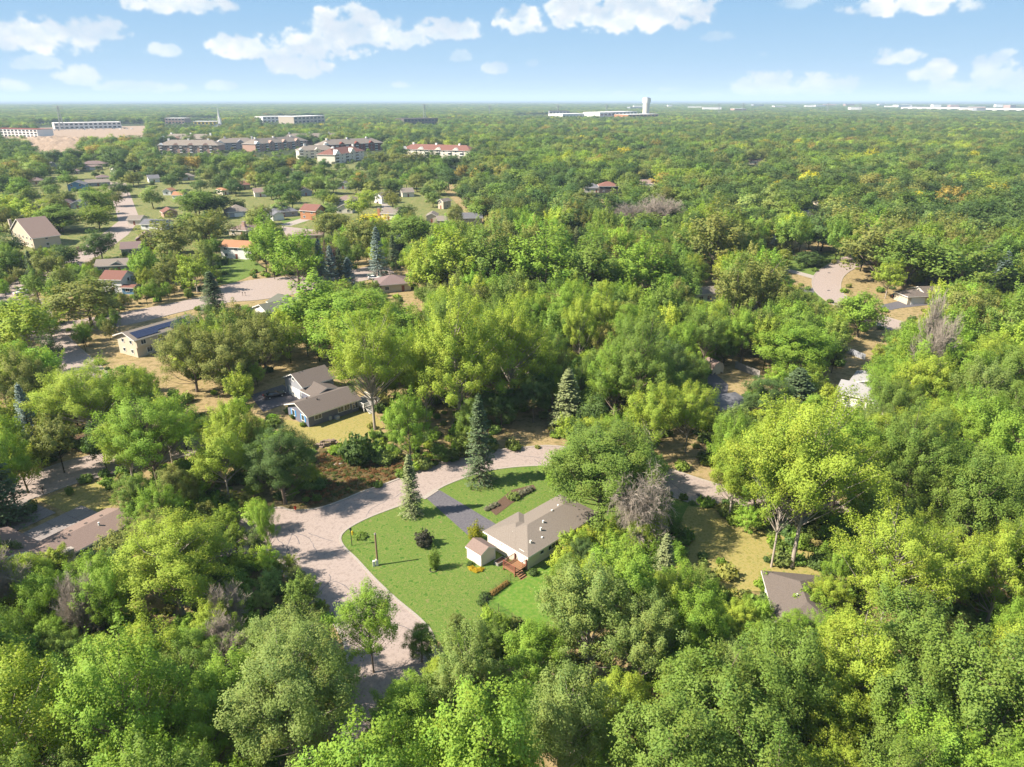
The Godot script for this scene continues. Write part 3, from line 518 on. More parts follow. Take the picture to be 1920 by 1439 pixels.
[20.7,-57.2,6.2,2.3,0,1,159],[57.0,-106.9,14.7,3.8,0,3,152],[57.2,-64.3,9.9,2.9,2,0,129],[122.1,-161.5,21.0,7.4,2,1,160],[23.5,-173.4,20.9,5.5,1,3,161],[-50.5,-83.4,10.2,3.5,0,4,162],
[-1.2,-58.6,5.9,2.2,1,1,124],[-19.5,-61.2,5.8,2.6,0,0,130],[6.6,-72.7,6.5,3.0,1,6,163],[-81.2,-100.4,15.0,4.1,1,0,164],[51.1,-77.5,8.2,3.8,1,3,119],[131.4,-166.7,21.0,7.8,1,0,165],
[52.2,-109.3,14.2,3.7,0,3,166],[0.3,-162.0,17.8,5.3,0,0,84],[23.8,-66.9,6.2,2.9,0,0,116],[6.2,-53.6,5.1,2.0,1,6,163],[12.4,-49.9,5.0,1.8,1,1,124],[46.2,-161.6,17.2,5.7,2,1,167],
[-5.5,-63.2,6.5,2.2,0,0,130],[-28.7,-138.7,14.5,4.8,0,2,168],[76.9,-94.7,11.7,4.4,0,1,127],[68.8,-103.9,13.4,4.0,1,0,131],[-16.8,-176.0,16.9,6.3,2,3,169],[33.1,-66.7,6.6,2.8,1,0,144],
[-7.8,-60.8,5.3,2.4,1,3,122],[-62.2,-115.5,14.0,4.1,0,3,170],[43.5,-77.8,10.0,2.6,0,0,116],[-29.2,-58.5,5.8,2.4,0,0,115],[46.5,-56.1,6.6,2.6,1,0,144],[63.2,-109.4,13.3,3.9,1,3,171],
[75.1,-114.0,13.4,4.6,1,3,171],[3.3,-65.1,6.2,2.2,0,6,140],[52.9,-89.4,11.2,3.1,2,3,172],[27.6,-69.7,6.4,2.8,0,3,111],[-0.7,-55.8,5.1,2.0,1,0,110],[47.5,-61.4,6.5,3.0,0,1,159],
[92.8,-131.9,17.0,4.9,1,0,173],[108.9,-135.5,17.7,5.5,0,3,174],[17.6,-74.5,6.5,2.9,1,3,119],[-3.5,-170.6,17.7,5.2,0,1,83],[13.9,-78.9,6.8,3.0,1,2,175],[-13.8,-51.9,4.9,1.8,1,1,124],
[39.0,-155.7,16.4,4.9,0,0,176],[-51.9,-90.7,10.3,3.3,0,0,177],[-58.3,-64.7,8.1,2.8,2,0,117],[-52.7,-96.6,10.0,3.7,1,4,178],[72.5,-211.8,19.9,7.6,1,1,179],[27.9,-65.0,6.2,2.4,0,3,111],
[-0.3,-149.2,15.8,4.2,0,3,180],[39.0,-114.4,12.1,3.6,0,1,181],[7.7,-77.4,7.3,2.5,1,1,124],[-50.2,-63.2,6.8,2.8,0,1,182],[27.1,-140.8,14.3,4.1,0,0,176],[36.2,-66.6,6.9,2.4,0,0,116],
[-46.5,-61.4,6.6,2.5,2,0,117],[58.4,-88.8,10.4,3.0,0,1,183],[-70.1,-157.3,15.4,5.3,0,3,184],[66.0,-117.9,12.1,4.2,0,6,185],[54.9,-59.9,6.3,2.9,0,0,116],[-10.7,-66.0,5.5,2.2,1,1,124],
[-25.3,-65.7,6.2,2.2,0,0,115],[14.1,-137.3,13.3,3.8,0,1,186],[-22.5,-65.3,6.3,2.0,2,6,187],[14.4,-73.8,6.6,2.3,1,6,163],[9.0,-154.0,13.1,4.8,1,1,188],[6.3,-59.0,4.7,2.0,1,0,110],
[98.6,-136.1,15.6,4.8,0,1,189],[73.7,-125.3,12.5,4.4,2,1,190],[18.4,-114.7,10.8,3.3,0,0,191],[28.5,-167.0,16.6,4.5,1,0,192],[40.9,-183.1,17.1,5.3,2,1,167],[73.8,-100.0,11.1,3.6,1,1,151],
[-12.6,-143.3,12.4,4.2,1,0,156],[3.8,-152.3,14.7,4.0,0,4,193],[69.5,-108.5,12.3,3.4,2,1,194],[95.7,-144.3,14.8,5.0,1,3,195],[57.7,-168.2,15.4,5.1,0,0,176],[-58.3,-95.7,9.4,3.3,0,1,196],
[82.3,-120.5,13.5,3.9,0,0,197],[-54.4,-66.5,6.6,2.8,0,0,115],[42.9,-104.4,8.4,3.7,1,6,198],[32.6,-60.5,5.9,1.9,1,3,119],[93.5,-118.8,13.1,4.2,2,0,199],[-17.5,-141.1,13.4,3.6,2,4,200],
[33.1,-131.0,12.3,3.6,0,1,201],[-37.4,-183.1,15.6,5.4,0,4,202],[106.3,-164.0,16.3,5.6,0,0,203],[40.9,-74.2,6.1,2.8,0,3,111],[-2.2,-190.6,17.0,5.1,0,1,204],[13.0,-58.5,5.0,1.7,1,1,124],
[-11.6,-181.9,14.4,5.4,1,3,205],[116.6,-176.7,19.8,5.3,1,4,206],[6.8,-68.1,5.3,2.1,1,6,163],[-32.1,-64.4,6.0,2.0,2,1,142],[10.0,-82.4,6.4,2.5,0,2,207],[43.8,-93.6,8.5,2.9,0,6,208],
[21.1,-106.4,9.0,3.0,0,3,209],[-41.3,-50.0,5.0,1.9,1,1,125],[52.0,-114.8,11.3,3.2,0,0,210],[24.4,-121.4,9.3,3.7,1,0,211],[36.1,-134.6,11.3,3.9,1,1,212],[-5.3,-164.2,14.6,4.2,0,0,213],
[38.9,-142.4,13.0,3.7,1,1,214],[-1.2,-254.4,20.2,7.1,0,4,87],[89.9,-148.6,14.4,4.6,0,3,215],[-7.5,-121.6,10.7,3.0,1,1,216],[72.7,-174.2,15.4,5.0,1,0,173],[8.6,-139.6,12.1,3.5,0,3,180],
[77.9,-137.7,12.5,4.4,1,0,217],[31.6,-64.1,5.2,2.1,1,0,144],[52.4,-172.8,15.5,4.6,1,3,218],[4.0,-178.3,14.4,4.8,2,0,219],[107.1,-149.3,15.9,4.6,1,3,195]]
const REST := [[10,-167,14,4.3,1],[34,-166,13,4.7,1],[52,-64,6,2.3,0],[61,-104,10,3.0,0],[9,-145,13,3.4,4],[-24,-159,13,4.1,1],[-23,-165,15,3.9,4],[40,-173,15,4.4,3],
[113,-159,15,5.1,1],[59,-118,9,4.1,0],[-27,-74,6,2.1,1],[-80,-112,11,3.4,4],[54,-124,9,4.0,3],[101,-155,14,5.1,0],[21,-90,7,2.5,3],[7,-81,6,2.1,3],
[-22,-141,12,3.5,0],[81,-116,12,3.4,3],[17,-144,12,3.6,1],[22,-186,15,4.5,0],[67,-112,10,3.3,1],[15,-172,14,4.2,1],[-15,-191,15,5.0,3],[56,-111,10,3.0,0],
[33,-148,11,4.1,3],[29,-199,14,5.4,1],[13,-191,14,5.0,4],[72,-120,10,3.7,3],[89,-281,21,7.9,1],[55,-94,7,3.1,0],[-66,-124,9,4.1,3],[-61,-66,7,2.4,1],
[16,-125,10,3.0,2],[21,-111,8,3.0,1],[-4,-184,14,4.6,1],[115,-153,16,4.4,3],[113,-140,14,4.4,3],[-34,-72,6,2.0,1],[14,-116,7,3.5,4],[63,-174,14,4.6,4],
[-9,-188,16,4.2,4],[-73,-82,7,3.1,4],[35,-178,15,4.1,0],[-60,-176,13,4.9,3],[2,-241,19,5.5,1],[23,-165,13,3.9,4],[49,-74,6,2.4,1],[62,-164,14,3.9,3],
[53,-67,6,2.3,6],[-82,-105,9,3.4,3],[108,-173,15,5.1,3],[-28,-145,10,3.8,0],[-70,-169,14,4.1,1],[-11,-154,12,3.4,0],[9,-280,20,6.9,0],[31,-173,14,3.8,3],
[66,-167,14,3.9,1],[-88,-124,12,3.3,3],[-72,-175,13,4.7,4],[-86,-107,11,3.0,3],[71,-223,17,5.4,0],[-64,-169,14,4.1,4],[50,-238,19,5.2,4],[-42,-114,8,3.2,0],
[4,-157,12,3.5,0],[1,-198,14,4.6,4],[41,-64,5,2.1,1],[18,-119,7,3.4,1],[49,-118,8,3.6,1],[-73,-162,13,4.2,1],[14,-87,6,2.1,3],[36,-161,11,4.1,1],
[45,-115,9,2.7,3],[49,-177,13,4.4,0],[-111,-149,13,4.4,0],[43,-192,15,4.2,3],[49,-224,17,5.2,1],[12,-202,14,4.7,1],[86,-107,8,3.7,0],[124,-193,15,5.7,3],
[30,-180,14,3.8,4],[21,-76,5,2.0,3],[40,-258,20,5.5,0],[-91,-114,11,3.2,3],[-53,-81,6,2.5,2],[-72,-117,8,3.7,0],[102,-147,13,4.0,3],[33,-185,12,4.6,1],
[5,-188,14,3.9,3],[38,-73,5,2.2,0],[77,-190,13,4.9,1],[73,-106,9,3.0,3],[1,-210,15,4.6,1],[-53,-125,10,3.0,0],[-33,-180,12,4.3,1],[72,-168,14,3.7,1],
[79,-124,9,3.7,0],[73,-230,17,5.2,1],[-50,-121,8,3.3,4],[-6,-195,13,4.5,3],[31,-256,17,5.9,1],[-77,-166,14,3.7,1],[54,-179,14,4.0,0],[48,-89,6,2.5,0],
[-105,-148,12,4.4,0],[44,-98,7,2.6,3],[90,-128,12,3.2,0],[136,-182,16,4.9,0],[-86,-129,11,3.4,0],[5,-204,14,4.5,1],[-7,-262,17,6.1,4],[74,-160,13,3.6,0],
[112,-286,20,7.1,1],[34,-194,14,4.3,3],[57,-76,6,2.2,0],[-98,-124,9,4.1,3],[-44,-88,6,2.4,0],[4,-146,9,3.7,3],[60,-111,8,2.9,1],[11,-119,8,2.8,3],
[81,-238,17,5.6,4],[48,-201,15,4.3,4],[10,-162,11,3.4,1],[132,-198,15,5.6,0],[12,-242,17,5.3,0],[62,-81,6,2.4,3],[67,-176,13,4.0,0],[31,-71,5,1.9,0],
[-8,-142,11,2.9,3],[16,-130,10,2.6,1],[-34,-153,9,3.9,1],[-31,-248,17,5.3,3],[-10,-208,13,4.8,3],[-32,-77,5,2.0,6],[18,-194,12,4.5,1],[11,-134,10,2.7,3],
[-55,-84,6,2.6,4],[84,-232,17,5.1,0],[-25,-68,4,1.7,0],[-56,-169,12,3.9,3],[-73,-113,10,2.7,2],[147,-259,19,6.6,4],[78,-220,14,5.4,3],[-39,-68,5,1.9,0],
[21,-142,10,3.0,3],[2,-169,12,3.3,3],[39,-70,4,2.1,0],[179,-264,20,7.1,4],[101,-141,11,3.8,3],[-29,-68,4,1.7,0],[44,-126,7,3.3,6],[-6,-311,19,7.1,4],
[74,-184,13,4.3,0],[67,-275,18,6.2,1],[-16,-186,13,3.8,4],[9,-86,5,2.2,3],[172,-229,20,5.7,1],[55,-223,14,5.1,1],[-39,-93,6,2.3,0],[-42,-63,4,1.8,0],
[-57,-137,10,3.2,3],[29,-190,14,3.7,1],[114,-171,14,4.0,0],[48,-86,6,2.3,6],[59,-84,6,2.5,1],[-2,-287,19,5.7,4],[-13,-270,19,5.1,1],[-56,-92,6,2.6,0],
[36,-252,17,5.0,4],[-3,-71,4,1.5,3],[22,-157,9,3.8,1],[17,-278,19,5.6,0],[121,-170,14,4.1,4],[-4,-203,14,3.9,1],[-23,-277,17,6.3,0],[-47,-110,7,2.7,1],
[-48,-65,5,1.9,0],[-37,-82,5,2.0,3],[5,-297,18,6.5,0],[-9,-170,11,3.4,0],[176,-286,20,7.6,4],[38,-148,11,2.9,3],[14,-121,7,2.9,3],[35,-274,19,5.2,0],
[-63,-78,6,2.1,0],[-58,-76,6,2.0,0],[-27,-68,5,1.5,6],[-13,-238,17,4.5,4],[47,-78,5,2.2,0],[132,-191,14,5.1,4],[9,-272,19,5.1,4],[16,-261,16,5.5,1],
[-39,-178,12,3.5,0],[-36,-77,5,1.9,1],[-85,-110,9,2.9,1],[54,-216,13,4.9,1],[-23,-244,15,5.3,1],[-52,-71,5,2.1,0],[-12,-196,13,3.9,4],[-81,-131,8,3.6,3],
[15,-251,15,5.3,1],[-50,-88,6,2.1,1],[1,-186,12,3.7,0],[-62,-121,7,3.3,3],[-83,-138,10,3.4,0],[177,-255,19,6.3,1],[80,-175,11,4.2,0],[62,-123,8,3.0,0],
[22,-148,9,3.0,2],[-19,-252,17,4.7,4],[-34,-82,5,1.9,3],[-40,-87,6,2.0,0],[128,-175,13,4.5,0],[-52,-109,7,2.5,3],[40,-301,21,5.5,1],[80,-167,12,3.6,1],
[12,-150,9,3.0,1],[-1,-303,20,5.5,2],[78,-196,14,3.9,4],[51,-183,12,3.6,3],[5,-161,11,2.9,0],[-21,-285,18,5.7,1],[23,-192,13,3.5,0],[23,-84,5,1.8,0],
[-45,-174,11,3.5,3],[74,-278,18,5.4,0],[56,-87,6,2.3,0],[48,-58,4,1.6,3],[-93,-118,8,3.3,0],[-100,-141,10,3.5,2],[61,-130,8,3.2,0],[11,-88,5,1.8,3],
[16,-269,15,5.6,1],[-23,-154,9,3.1,0],[84,-150,9,4.0,0],[64,-90,6,2.5,3],[-63,-155,9,3.5,0],[22,-325,19,6.6,3],[-5,-208,14,3.6,0],[118,-300,19,6.3,3],
[-49,-170,10,3.5,0],[90,-136,11,2.8,3],[-69,-121,8,2.7,0],[50,-213,13,4.2,0],[146,-287,19,6.4,0],[76,-130,8,3.4,0],[36,-201,11,4.1,3],[-42,-65,4,1.6,1],
[5,-183,12,3.3,4],[-33,-256,16,4.7,1],[-7,-213,12,4.2,1],[87,-326,19,6.8,0],[40,-119,7,2.7,1],[-32,-70,4,1.7,0],[-28,-260,17,4.5,0],[-29,-153,9,3.0,4],
[-12,-217,13,4.0,0],[137,-295,20,6.0,1],[66,-146,8,3.4,0],[59,-79,5,2.0,1],[38,-125,7,2.5,3],[17,-150,8,3.1,3],[157,-268,20,5.3,0],[-18,-154,8,3.3,1],
[86,-291,19,5.5,3],[2,-344,20,6.6,4],[87,-272,16,5.8,0],[132,-178,14,3.9,0],[165,-264,18,6.0,4],[-115,-146,10,3.7,1],[163,-276,18,6.3,1],[134,-205,13,4.9,1],
[-29,-240,14,4.7,0],[-89,-132,8,3.3,3],[-16,-257,17,4.4,1],[-8,-118,6,2.5,1],[108,-144,11,3.3,0],[-68,-117,7,2.7,3],[-44,-179,11,3.2,4],[40,-164,9,3.5,3],
[-43,-85,5,2.1,2],[122,-187,13,4.1,1],[-16,-246,15,4.3,0],[74,-110,7,2.8,0],[-78,-171,9,4.2,4],[174,-276,21,5.6,1],[-20,-266,15,5.0,4],[16,-83,5,1.6,1],
[-25,-180,10,3.5,3],[52,-247,14,4.8,3],[81,-143,8,3.7,1],[-44,-93,5,2.1,0],[30,-127,6,2.9,3],[10,-172,9,3.4,1],[-66,-80,5,2.1,3],[49,-123,7,2.9,1],
[33,-229,13,4.3,0],[-56,-79,5,1.9,0],[44,-277,15,5.5,4],[28,-335,19,6.2,4],[-9,-158,8,3.3,0],[66,-122,8,2.6,1],[37,-236,13,4.6,4],[21,-249,13,4.9,1],
[-3,-320,18,5.8,1],[-51,-100,6,2.1,0],[38,-309,18,5.5,0],[-33,-186,12,3.2,0],[54,-259,15,5.0,0],[-55,-118,7,2.6,4],[112,-147,10,3.6,3],[26,-163,9,3.0,3],
[40,-151,9,2.8,3],[-94,-137,8,3.4,4],[-19,-205,11,4.0,3],[28,-176,11,3.1,0],[-59,-142,8,3.1,2],[-43,-184,9,3.9,4],[27,-209,11,4.1,1],[63,-115,7,2.6,3],
[9,-149,8,2.8,3],[6,-79,4,1.5,0],[20,-239,13,4.6,1],[7,-193,12,3.2,3],[-94,-128,9,3.0,3],[36,-93,5,2.1,0],[-22,-198,12,3.4,0],[-46,-118,7,2.4,1],
[26,-79,4,1.7,6],[60,-235,13,4.5,0],[29,-241,15,4.1,3],[81,-247,14,5.0,0],[151,-271,18,5.5,0],[63,-242,14,4.5,3],[122,-313,17,6.6,0],[191,-274,17,6.5,3],
[-23,-184,9,4.0,1],[111,-321,18,6.2,2],[42,-177,10,3.2,1],[45,-231,14,3.8,1],[-24,-171,11,2.8,1],[39,-241,14,4.2,1],[-27,-77,4,1.6,6],[9,-198,11,3.6,3],
[-21,-192,11,3.4,4],[29,-264,14,5.1,2],[20,-211,12,3.6,3],[98,-130,10,2.6,3],[159,-256,16,5.4,0],[-47,-200,12,3.4,1],[-37,-87,5,1.8,2],[67,-183,11,3.4,1],
[1,-173,8,3.5,4],[34,-208,12,3.5,0],[16,-154,7,3.3,3],[132,-288,19,5.1,1],[-48,-178,9,3.7,4],[-43,-108,6,2.3,0],[-9,-241,13,4.3,0],[-9,-280,16,4.8,4],
[26,-75,4,1.7,0],[101,-129,8,3.2,6],[-116,-151,10,3.4,4],[13,-158,8,3.0,3],[99,-166,11,3.3,0],[-31,-68,3,1.7,1],[25,-109,5,2.4,1],[-90,-136,8,3.2,0],
[146,-296,20,5.3,0],[22,-94,5,1.9,1],[47,-172,9,3.4,0],[-20,-162,10,2.6,1],[95,-318,17,6.1,0],[-38,-79,4,1.7,1],[47,-93,5,2.2,1],[52,-138,7,2.8,0],
[142,-276,17,5.3,1],[43,-285,15,5.1,0],[79,-310,17,5.5,2],[42,-249,13,4.7,0],[28,-231,13,3.8,4],[139,-189,13,4.0,4],[91,-159,9,3.4,1],[-63,-82,5,2.1,3],
[8,-108,5,2.2,1],[-21,-129,7,2.4,1],[-2,-176,9,3.1,3],[-39,-110,5,2.3,3],[45,-169,9,3.2,0],[41,-271,15,4.8,2],[37,-190,11,3.1,1],[-108,-143,10,2.9,3],
[48,-188,10,3.6,1],[75,-246,13,4.8,3],[-12,-148,7,2.9,0],[100,-170,11,3.1,1],[46,-207,9,4.4,1],[11,-185,11,2.9,0],[3,-322,18,5.2,0],[81,-321,19,5.3,1],
[58,-128,7,2.5,0],[-69,-126,7,2.7,0],[3,-263,15,4.3,2],[-53,-102,5,2.3,0],[-25,-253,13,4.4,3],[23,-86,4,1.6,0],[61,-77,5,1.8,0],[61,-258,14,4.5,1],
[-8,-300,16,5.0,4],[53,-167,9,3.0,1],[50,-92,5,2.1,3],[90,-265,14,4.8,0],[-47,-87,4,1.9,0],[-2,-274,15,4.3,4],[72,-191,10,3.5,1],[56,-278,14,5.0,2],
[-30,-175,8,3.4,1],[65,-268,13,4.9,2],[-67,-173,9,3.2,0],[40,-198,10,3.5,0],[-87,-120,8,2.5,4],[-80,-163,9,3.4,4],[-47,-94,5,1.9,4],[-41,-81,4,1.7,4],
[189,-267,17,5.5,0],[83,-194,10,3.7,1],[64,-142,7,3.0,3],[9,-112,5,2.2,4],[93,-296,16,5.3,4],[18,-158,8,2.7,3],[-17,-219,12,3.5,4],[36,-339,16,6.1,2],
[37,-129,6,2.5,0],[-82,-143,8,2.8,3],[100,-296,17,4.8,1],[-6,-326,18,5.1,0],[62,-248,13,4.1,1],[-1,-180,10,2.7,0],[13,-337,17,5.6,1],[13,-112,5,2.0,1],
[-29,-79,4,1.5,6],[58,-124,6,2.5,3],[-51,-77,5,1.5,1],[64,-289,14,5.2,1],[78,-179,11,3.0,0],[8,-256,13,4.1,0],[6,-173,8,2.9,1],[-78,-159,8,3.4,3],
[-26,-297,16,4.5,0],[87,-153,8,3.1,0],[67,-282,15,4.5,4],[12,-214,9,4.1,3],[118,-183,10,3.7,1],[36,-264,13,4.3,1],[-32,-74,4,1.3,6],[138,-282,15,5.5,0],
[180,-242,16,4.7,4],[-31,-82,4,1.4,3],[-20,-181,10,2.7,0],[95,-154,8,3.3,1],[-142,-220,14,3.9,4],[61,-178,9,3.1,0],[-112,-162,10,3.1,2],[-32,-301,14,5.2,1],
[48,-167,8,2.9,0],[-9,-162,7,2.8,0],[-70,-133,6,2.9,1],[-29,-276,15,4.2,4],[-107,-154,9,3.3,3],[18,-189,8,3.6,1],[57,-175,10,2.8,3],[-57,-82,4,1.8,3],
[24,-91,4,1.6,1],[-7,-291,14,4.7,4],[115,-167,9,3.5,0],[32,-325,15,5.5,4],[155,-298,16,5.7,0],[135,-272,14,5.2,2],[196,-283,16,5.9,1],[104,-303,16,5.1,0],
[32,-204,11,3.1,0],[106,-131,8,2.9,0],[-12,-203,9,3.7,0],[49,-256,14,3.8,1],[-11,-251,14,3.6,3],[83,-190,10,3.3,4],[-24,-305,14,5.0,4],[7,-246,11,4.2,1],
[67,-138,7,2.5,3],[-24,-213,9,3.8,1],[-3,-297,16,4.3,4],[78,-162,9,2.7,6],[-40,-189,10,2.8,3],[20,-207,10,3.2,1],[22,-202,10,3.3,4],[128,-182,12,3.2,0],
[154,-252,14,4.9,1],[52,-232,11,3.9,1],[-21,-260,13,3.9,1],[-77,-181,9,3.1,1],[56,-266,15,3.8,4],[9,-314,17,4.5,3],[2,-218,11,3.3,4],[-78,-140,7,2.7,3],
[25,-260,13,3.9,1],[-48,-123,6,2.2,0],[-86,-114,6,2.6,3],[83,-301,15,4.9,2],[70,-93,5,2.1,3],[-104,-144,7,3.3,0],[35,-174,8,2.9,0],[18,-331,16,5.2,3],
[21,-98,5,1.6,0],[74,-165,8,3.2,1],[-35,-252,13,3.7,3],[124,-179,9,3.8,0],[52,-275,13,4.4,3],[94,-164,9,3.1,3],[-5,-248,13,3.5,4],[64,-125,6,2.4,0],
[97,-151,8,3.1,3],[85,-178,10,2.9,3],[-5,-269,13,4.0,0],[52,-191,10,2.8,0],[-30,-281,14,4.0,4],[143,-250,14,4.3,1],[166,-301,16,5.3,4],[-53,-174,8,3.1,1],
[98,-331,16,5.4,1],[18,-305,16,4.3,0],[110,-178,10,3.2,0],[153,-283,17,4.4,0],[68,-128,6,2.5,3],[59,-147,7,2.7,0],[1,-223,11,3.4,1],[52,-197,10,3.0,1],
[181,-275,14,5.5,0],[57,-182,9,2.8,3],[-131,-187,10,3.7,2],[-70,-82,4,1.9,0],[-55,-132,6,2.5,2],[71,-112,6,2.0,3],[-73,-122,7,2.2,0],[138,-302,15,5.1,0],
[40,-131,6,2.1,3],[97,-162,9,3.0,0],[18,-244,11,3.8,0],[50,-265,14,3.7,0],[24,-244,11,3.8,1],[149,-198,13,3.4,1],[109,-156,7,3.5,0],[37,-331,16,5.0,1],
[11,-289,13,4.6,0],[91,-155,7,3.2,1],[0,-157,7,2.6,3],[22,-233,11,3.4,1],[98,-200,9,3.7,4],[-13,-262,13,3.7,1],[-71,-129,6,2.5,1],[76,-241,12,3.6,1],
[-0,-205,10,2.8,1],[103,-312,15,4.9,3],[21,-298,14,4.3,4],[-5,-159,7,2.5,0],[53,-287,13,4.5,4],[19,-169,7,2.9,2],[97,-169,9,3.0,1],[64,-129,6,2.4,1],
[44,-196,8,3.3,1],[66,-206,8,3.9,0],[-2,-217,10,3.2,1],[7,-215,8,3.8,1],[-75,-136,7,2.5,1],[41,-294,15,4.1,4],[17,-287,14,4.1,4],[47,-244,11,3.7,4],
[28,-270,12,4.1,2],[82,-183,9,3.0,0],[-21,-210,11,2.8,4],[-14,-152,6,2.6,0],[155,-205,11,3.9,0],[-59,-80,4,1.6,0],[142,-193,10,3.8,3],[94,-309,15,4.7,0],
[48,-127,6,2.1,3],[-20,-299,13,4.5,1],[42,-201,10,2.8,1],[-24,-218,9,3.6,4],[64,-181,9,2.9,4],[-70,-84,5,1.6,2],[33,-287,14,4.0,1],[-7,-71,3,1.1,6],
[8,-333,15,4.9,0],[-65,-178,8,3.0,0],[125,-201,11,3.2,1],[119,-320,14,5.3,1],[-74,-188,9,3.0,4],[-59,-124,6,2.1,1],[-45,-209,9,3.3,4],[75,-304,14,4.5,3],
[-0,-330,15,4.6,0],[16,-236,11,3.3,4],[39,-319,14,4.7,1],[44,-156,6,2.6,1],[-50,-95,4,1.8,0],[54,-294,13,4.4,1],[37,-103,4,1.7,3],[-16,-281,13,3.8,0],
[87,-236,12,3.3,0],[60,-185,7,3.2,1],[26,-213,9,3.1,0],[-51,-213,10,2.9,4],[-56,-89,4,1.6,0],[54,-270,11,4.1,1],[-90,-146,7,2.6,3],[75,-323,15,4.7,1],
[98,-285,13,4.2,4],[83,-216,9,3.8,4],[-65,-273,13,3.8,1],[38,-281,13,3.9,1],[30,-249,10,3.8,3],[184,-289,14,5.1,1],[-28,-291,12,4.4,4],[-40,-106,4,1.9,3],
[-12,-226,10,3.0,0],[-102,-303,15,4.3,4],[-69,-182,8,2.7,4],[59,-189,7,3.4,0],[19,-216,10,3.0,1],[82,-138,6,2.6,6],[43,-238,11,3.2,1],[96,-275,13,3.9,1],
[-14,-289,13,4.0,1],[15,-325,13,4.9,4],[171,-259,14,4.0,1],[-9,-177,7,2.8,0],[-69,-284,13,4.1,3],[22,-265,11,3.7,0],[79,-205,8,3.7,1],[-25,-268,12,3.6,1],
[167,-280,16,4.1,4],[-82,-169,7,3.0,0],[-141,-213,11,3.5,1],[39,-227,9,3.4,3],[114,-309,13,4.9,1],[67,-251,9,4.3,1],[87,-181,8,3.0,1],[31,-212,10,2.8,0],
[-86,-138,7,2.3,0],[-48,-97,4,1.7,0],[-10,-222,8,3.6,1],[-1,-71,3,1.0,0],[81,-289,14,3.7,4],[14,-208,10,2.6,1],[134,-311,14,4.7,4],[-92,-144,7,2.4,3],
[-17,-213,9,2.8,1],[86,-259,11,3.8,1],[57,-231,8,3.9,3],[137,-194,9,3.6,0],[52,-187,8,2.7,1],[-16,-225,10,2.9,0],[19,-311,14,4.1,1],[103,-136,6,2.8,0],
[-117,-270,13,3.7,4],[-34,-106,5,1.6,3],[65,-100,5,1.7,3],[-47,-332,15,4.3,4],[49,-108,4,1.8,1],[2,-193,8,2.7,4],[63,-149,6,2.3,1],[79,-327,15,4.3,2],
[-17,-241,11,3.0,3],[12,-296,13,3.7,0],[-61,-321,14,4.1,0],[101,-160,7,3.1,1],[-60,-171,7,2.5,0],[149,-277,14,3.9,4],[89,-249,11,3.5,3],[10,-209,10,2.6,0],
[58,-249,10,3.6,0],[6,-168,7,2.4,0],[112,-185,8,3.2,3],[35,-212,9,2.7,1],[-25,-237,10,3.1,3],[-8,-274,11,3.7,2],[7,-106,4,1.5,0],[65,-306,12,4.4,1],
[-28,-183,7,2.6,1],[-33,-194,8,2.6,0],[-12,-305,12,4.2,1],[72,-129,6,2.0,0],[53,-204,8,3.1,0],[86,-185,7,3.2,4],[-19,-291,12,3.8,4],[15,-217,9,2.8,4],
[-51,-206,10,2.5,1],[-13,-243,11,2.9,4],[-139,-182,10,2.9,0],[23,-314,12,4.3,4],[46,-260,9,4.0,4],[22,-254,11,3.1,4],[-33,-243,11,3.0,1],[39,-289,12,3.8,4],
[-57,-206,9,2.6,3],[36,-297,13,3.6,4],[-71,-254,10,3.7,1],[-21,-170,6,2.6,4],[59,-284,13,3.5,0],[28,-236,9,3.4,0],[-115,-262,11,3.7,4],[-17,-304,12,4.0,1],
[-85,-149,6,2.6,0],[22,-197,7,2.9,0],[-95,-143,6,2.6,1],[102,-132,6,2.4,0],[40,-206,8,2.9,0],[149,-249,13,3.5,3],[-58,-215,9,2.9,2],[140,-268,12,4.0,1],
[47,-269,11,3.6,0],[55,-200,7,3.1,4],[165,-285,14,4.0,4],[98,-290,12,4.0,0],[77,-287,11,4.1,4],[94,-324,15,3.9,3],[-59,-153,6,2.1,3],[-4,-199,8,2.6,0],
[101,-325,13,4.4,0],[53,-228,9,3.0,0],[90,-244,10,3.4,1],[128,-205,9,3.1,1],[-54,-107,4,1.7,2],[-13,-212,9,2.5,0],[142,-214,10,3.3,4],[139,-204,9,3.3,1],
[16,-232,10,2.7,4],[4,-251,9,3.4,0],[-31,-271,12,3.1,4],[33,-300,11,4.1,2],[137,-215,9,3.8,3],[-100,-128,6,2.1,2],[-54,-221,9,2.9,4],[46,-182,6,2.9,0],
[-4,-278,11,3.5,1],[33,-238,10,2.8,3],[159,-290,13,4.1,4],[-7,-285,12,3.3,1],[75,-235,9,3.3,4],[183,-270,14,3.8,4],[141,-307,13,4.2,0],[52,-207,8,2.9,1],
[85,-220,9,3.0,0],[-12,-174,6,2.4,0],[35,-246,10,3.2,1],[160,-295,13,4.3,4],[49,-231,10,2.7,1],[21,-181,6,2.8,3],[68,-187,7,2.8,4],[82,-209,9,2.6,0],
[-38,-269,10,3.7,1],[41,-210,7,3.2,3],[82,-199,7,3.2,0],[11,-234,10,2.8,3],[-67,-154,6,2.3,3],[13,-310,13,3.6,1],[-40,-320,12,4.1,0],[-89,-141,6,2.2,1],
[32,-162,6,2.1,0],[121,-174,7,3.0,3],[-26,-248,9,3.2,1],[15,-343,14,3.9,4],[-39,-264,9,3.9,3],[-2,-335,14,3.9,4],[133,-216,10,3.0,3],[61,-297,11,3.9,1],
[-86,-144,6,2.1,1],[-9,-247,10,2.9,3],[-46,-317,12,4.1,0],[88,-191,7,2.8,0],[-121,-255,11,3.3,4],[-83,-184,7,2.9,3],[147,-243,12,3.2,1],[-135,-194,9,3.1,1],
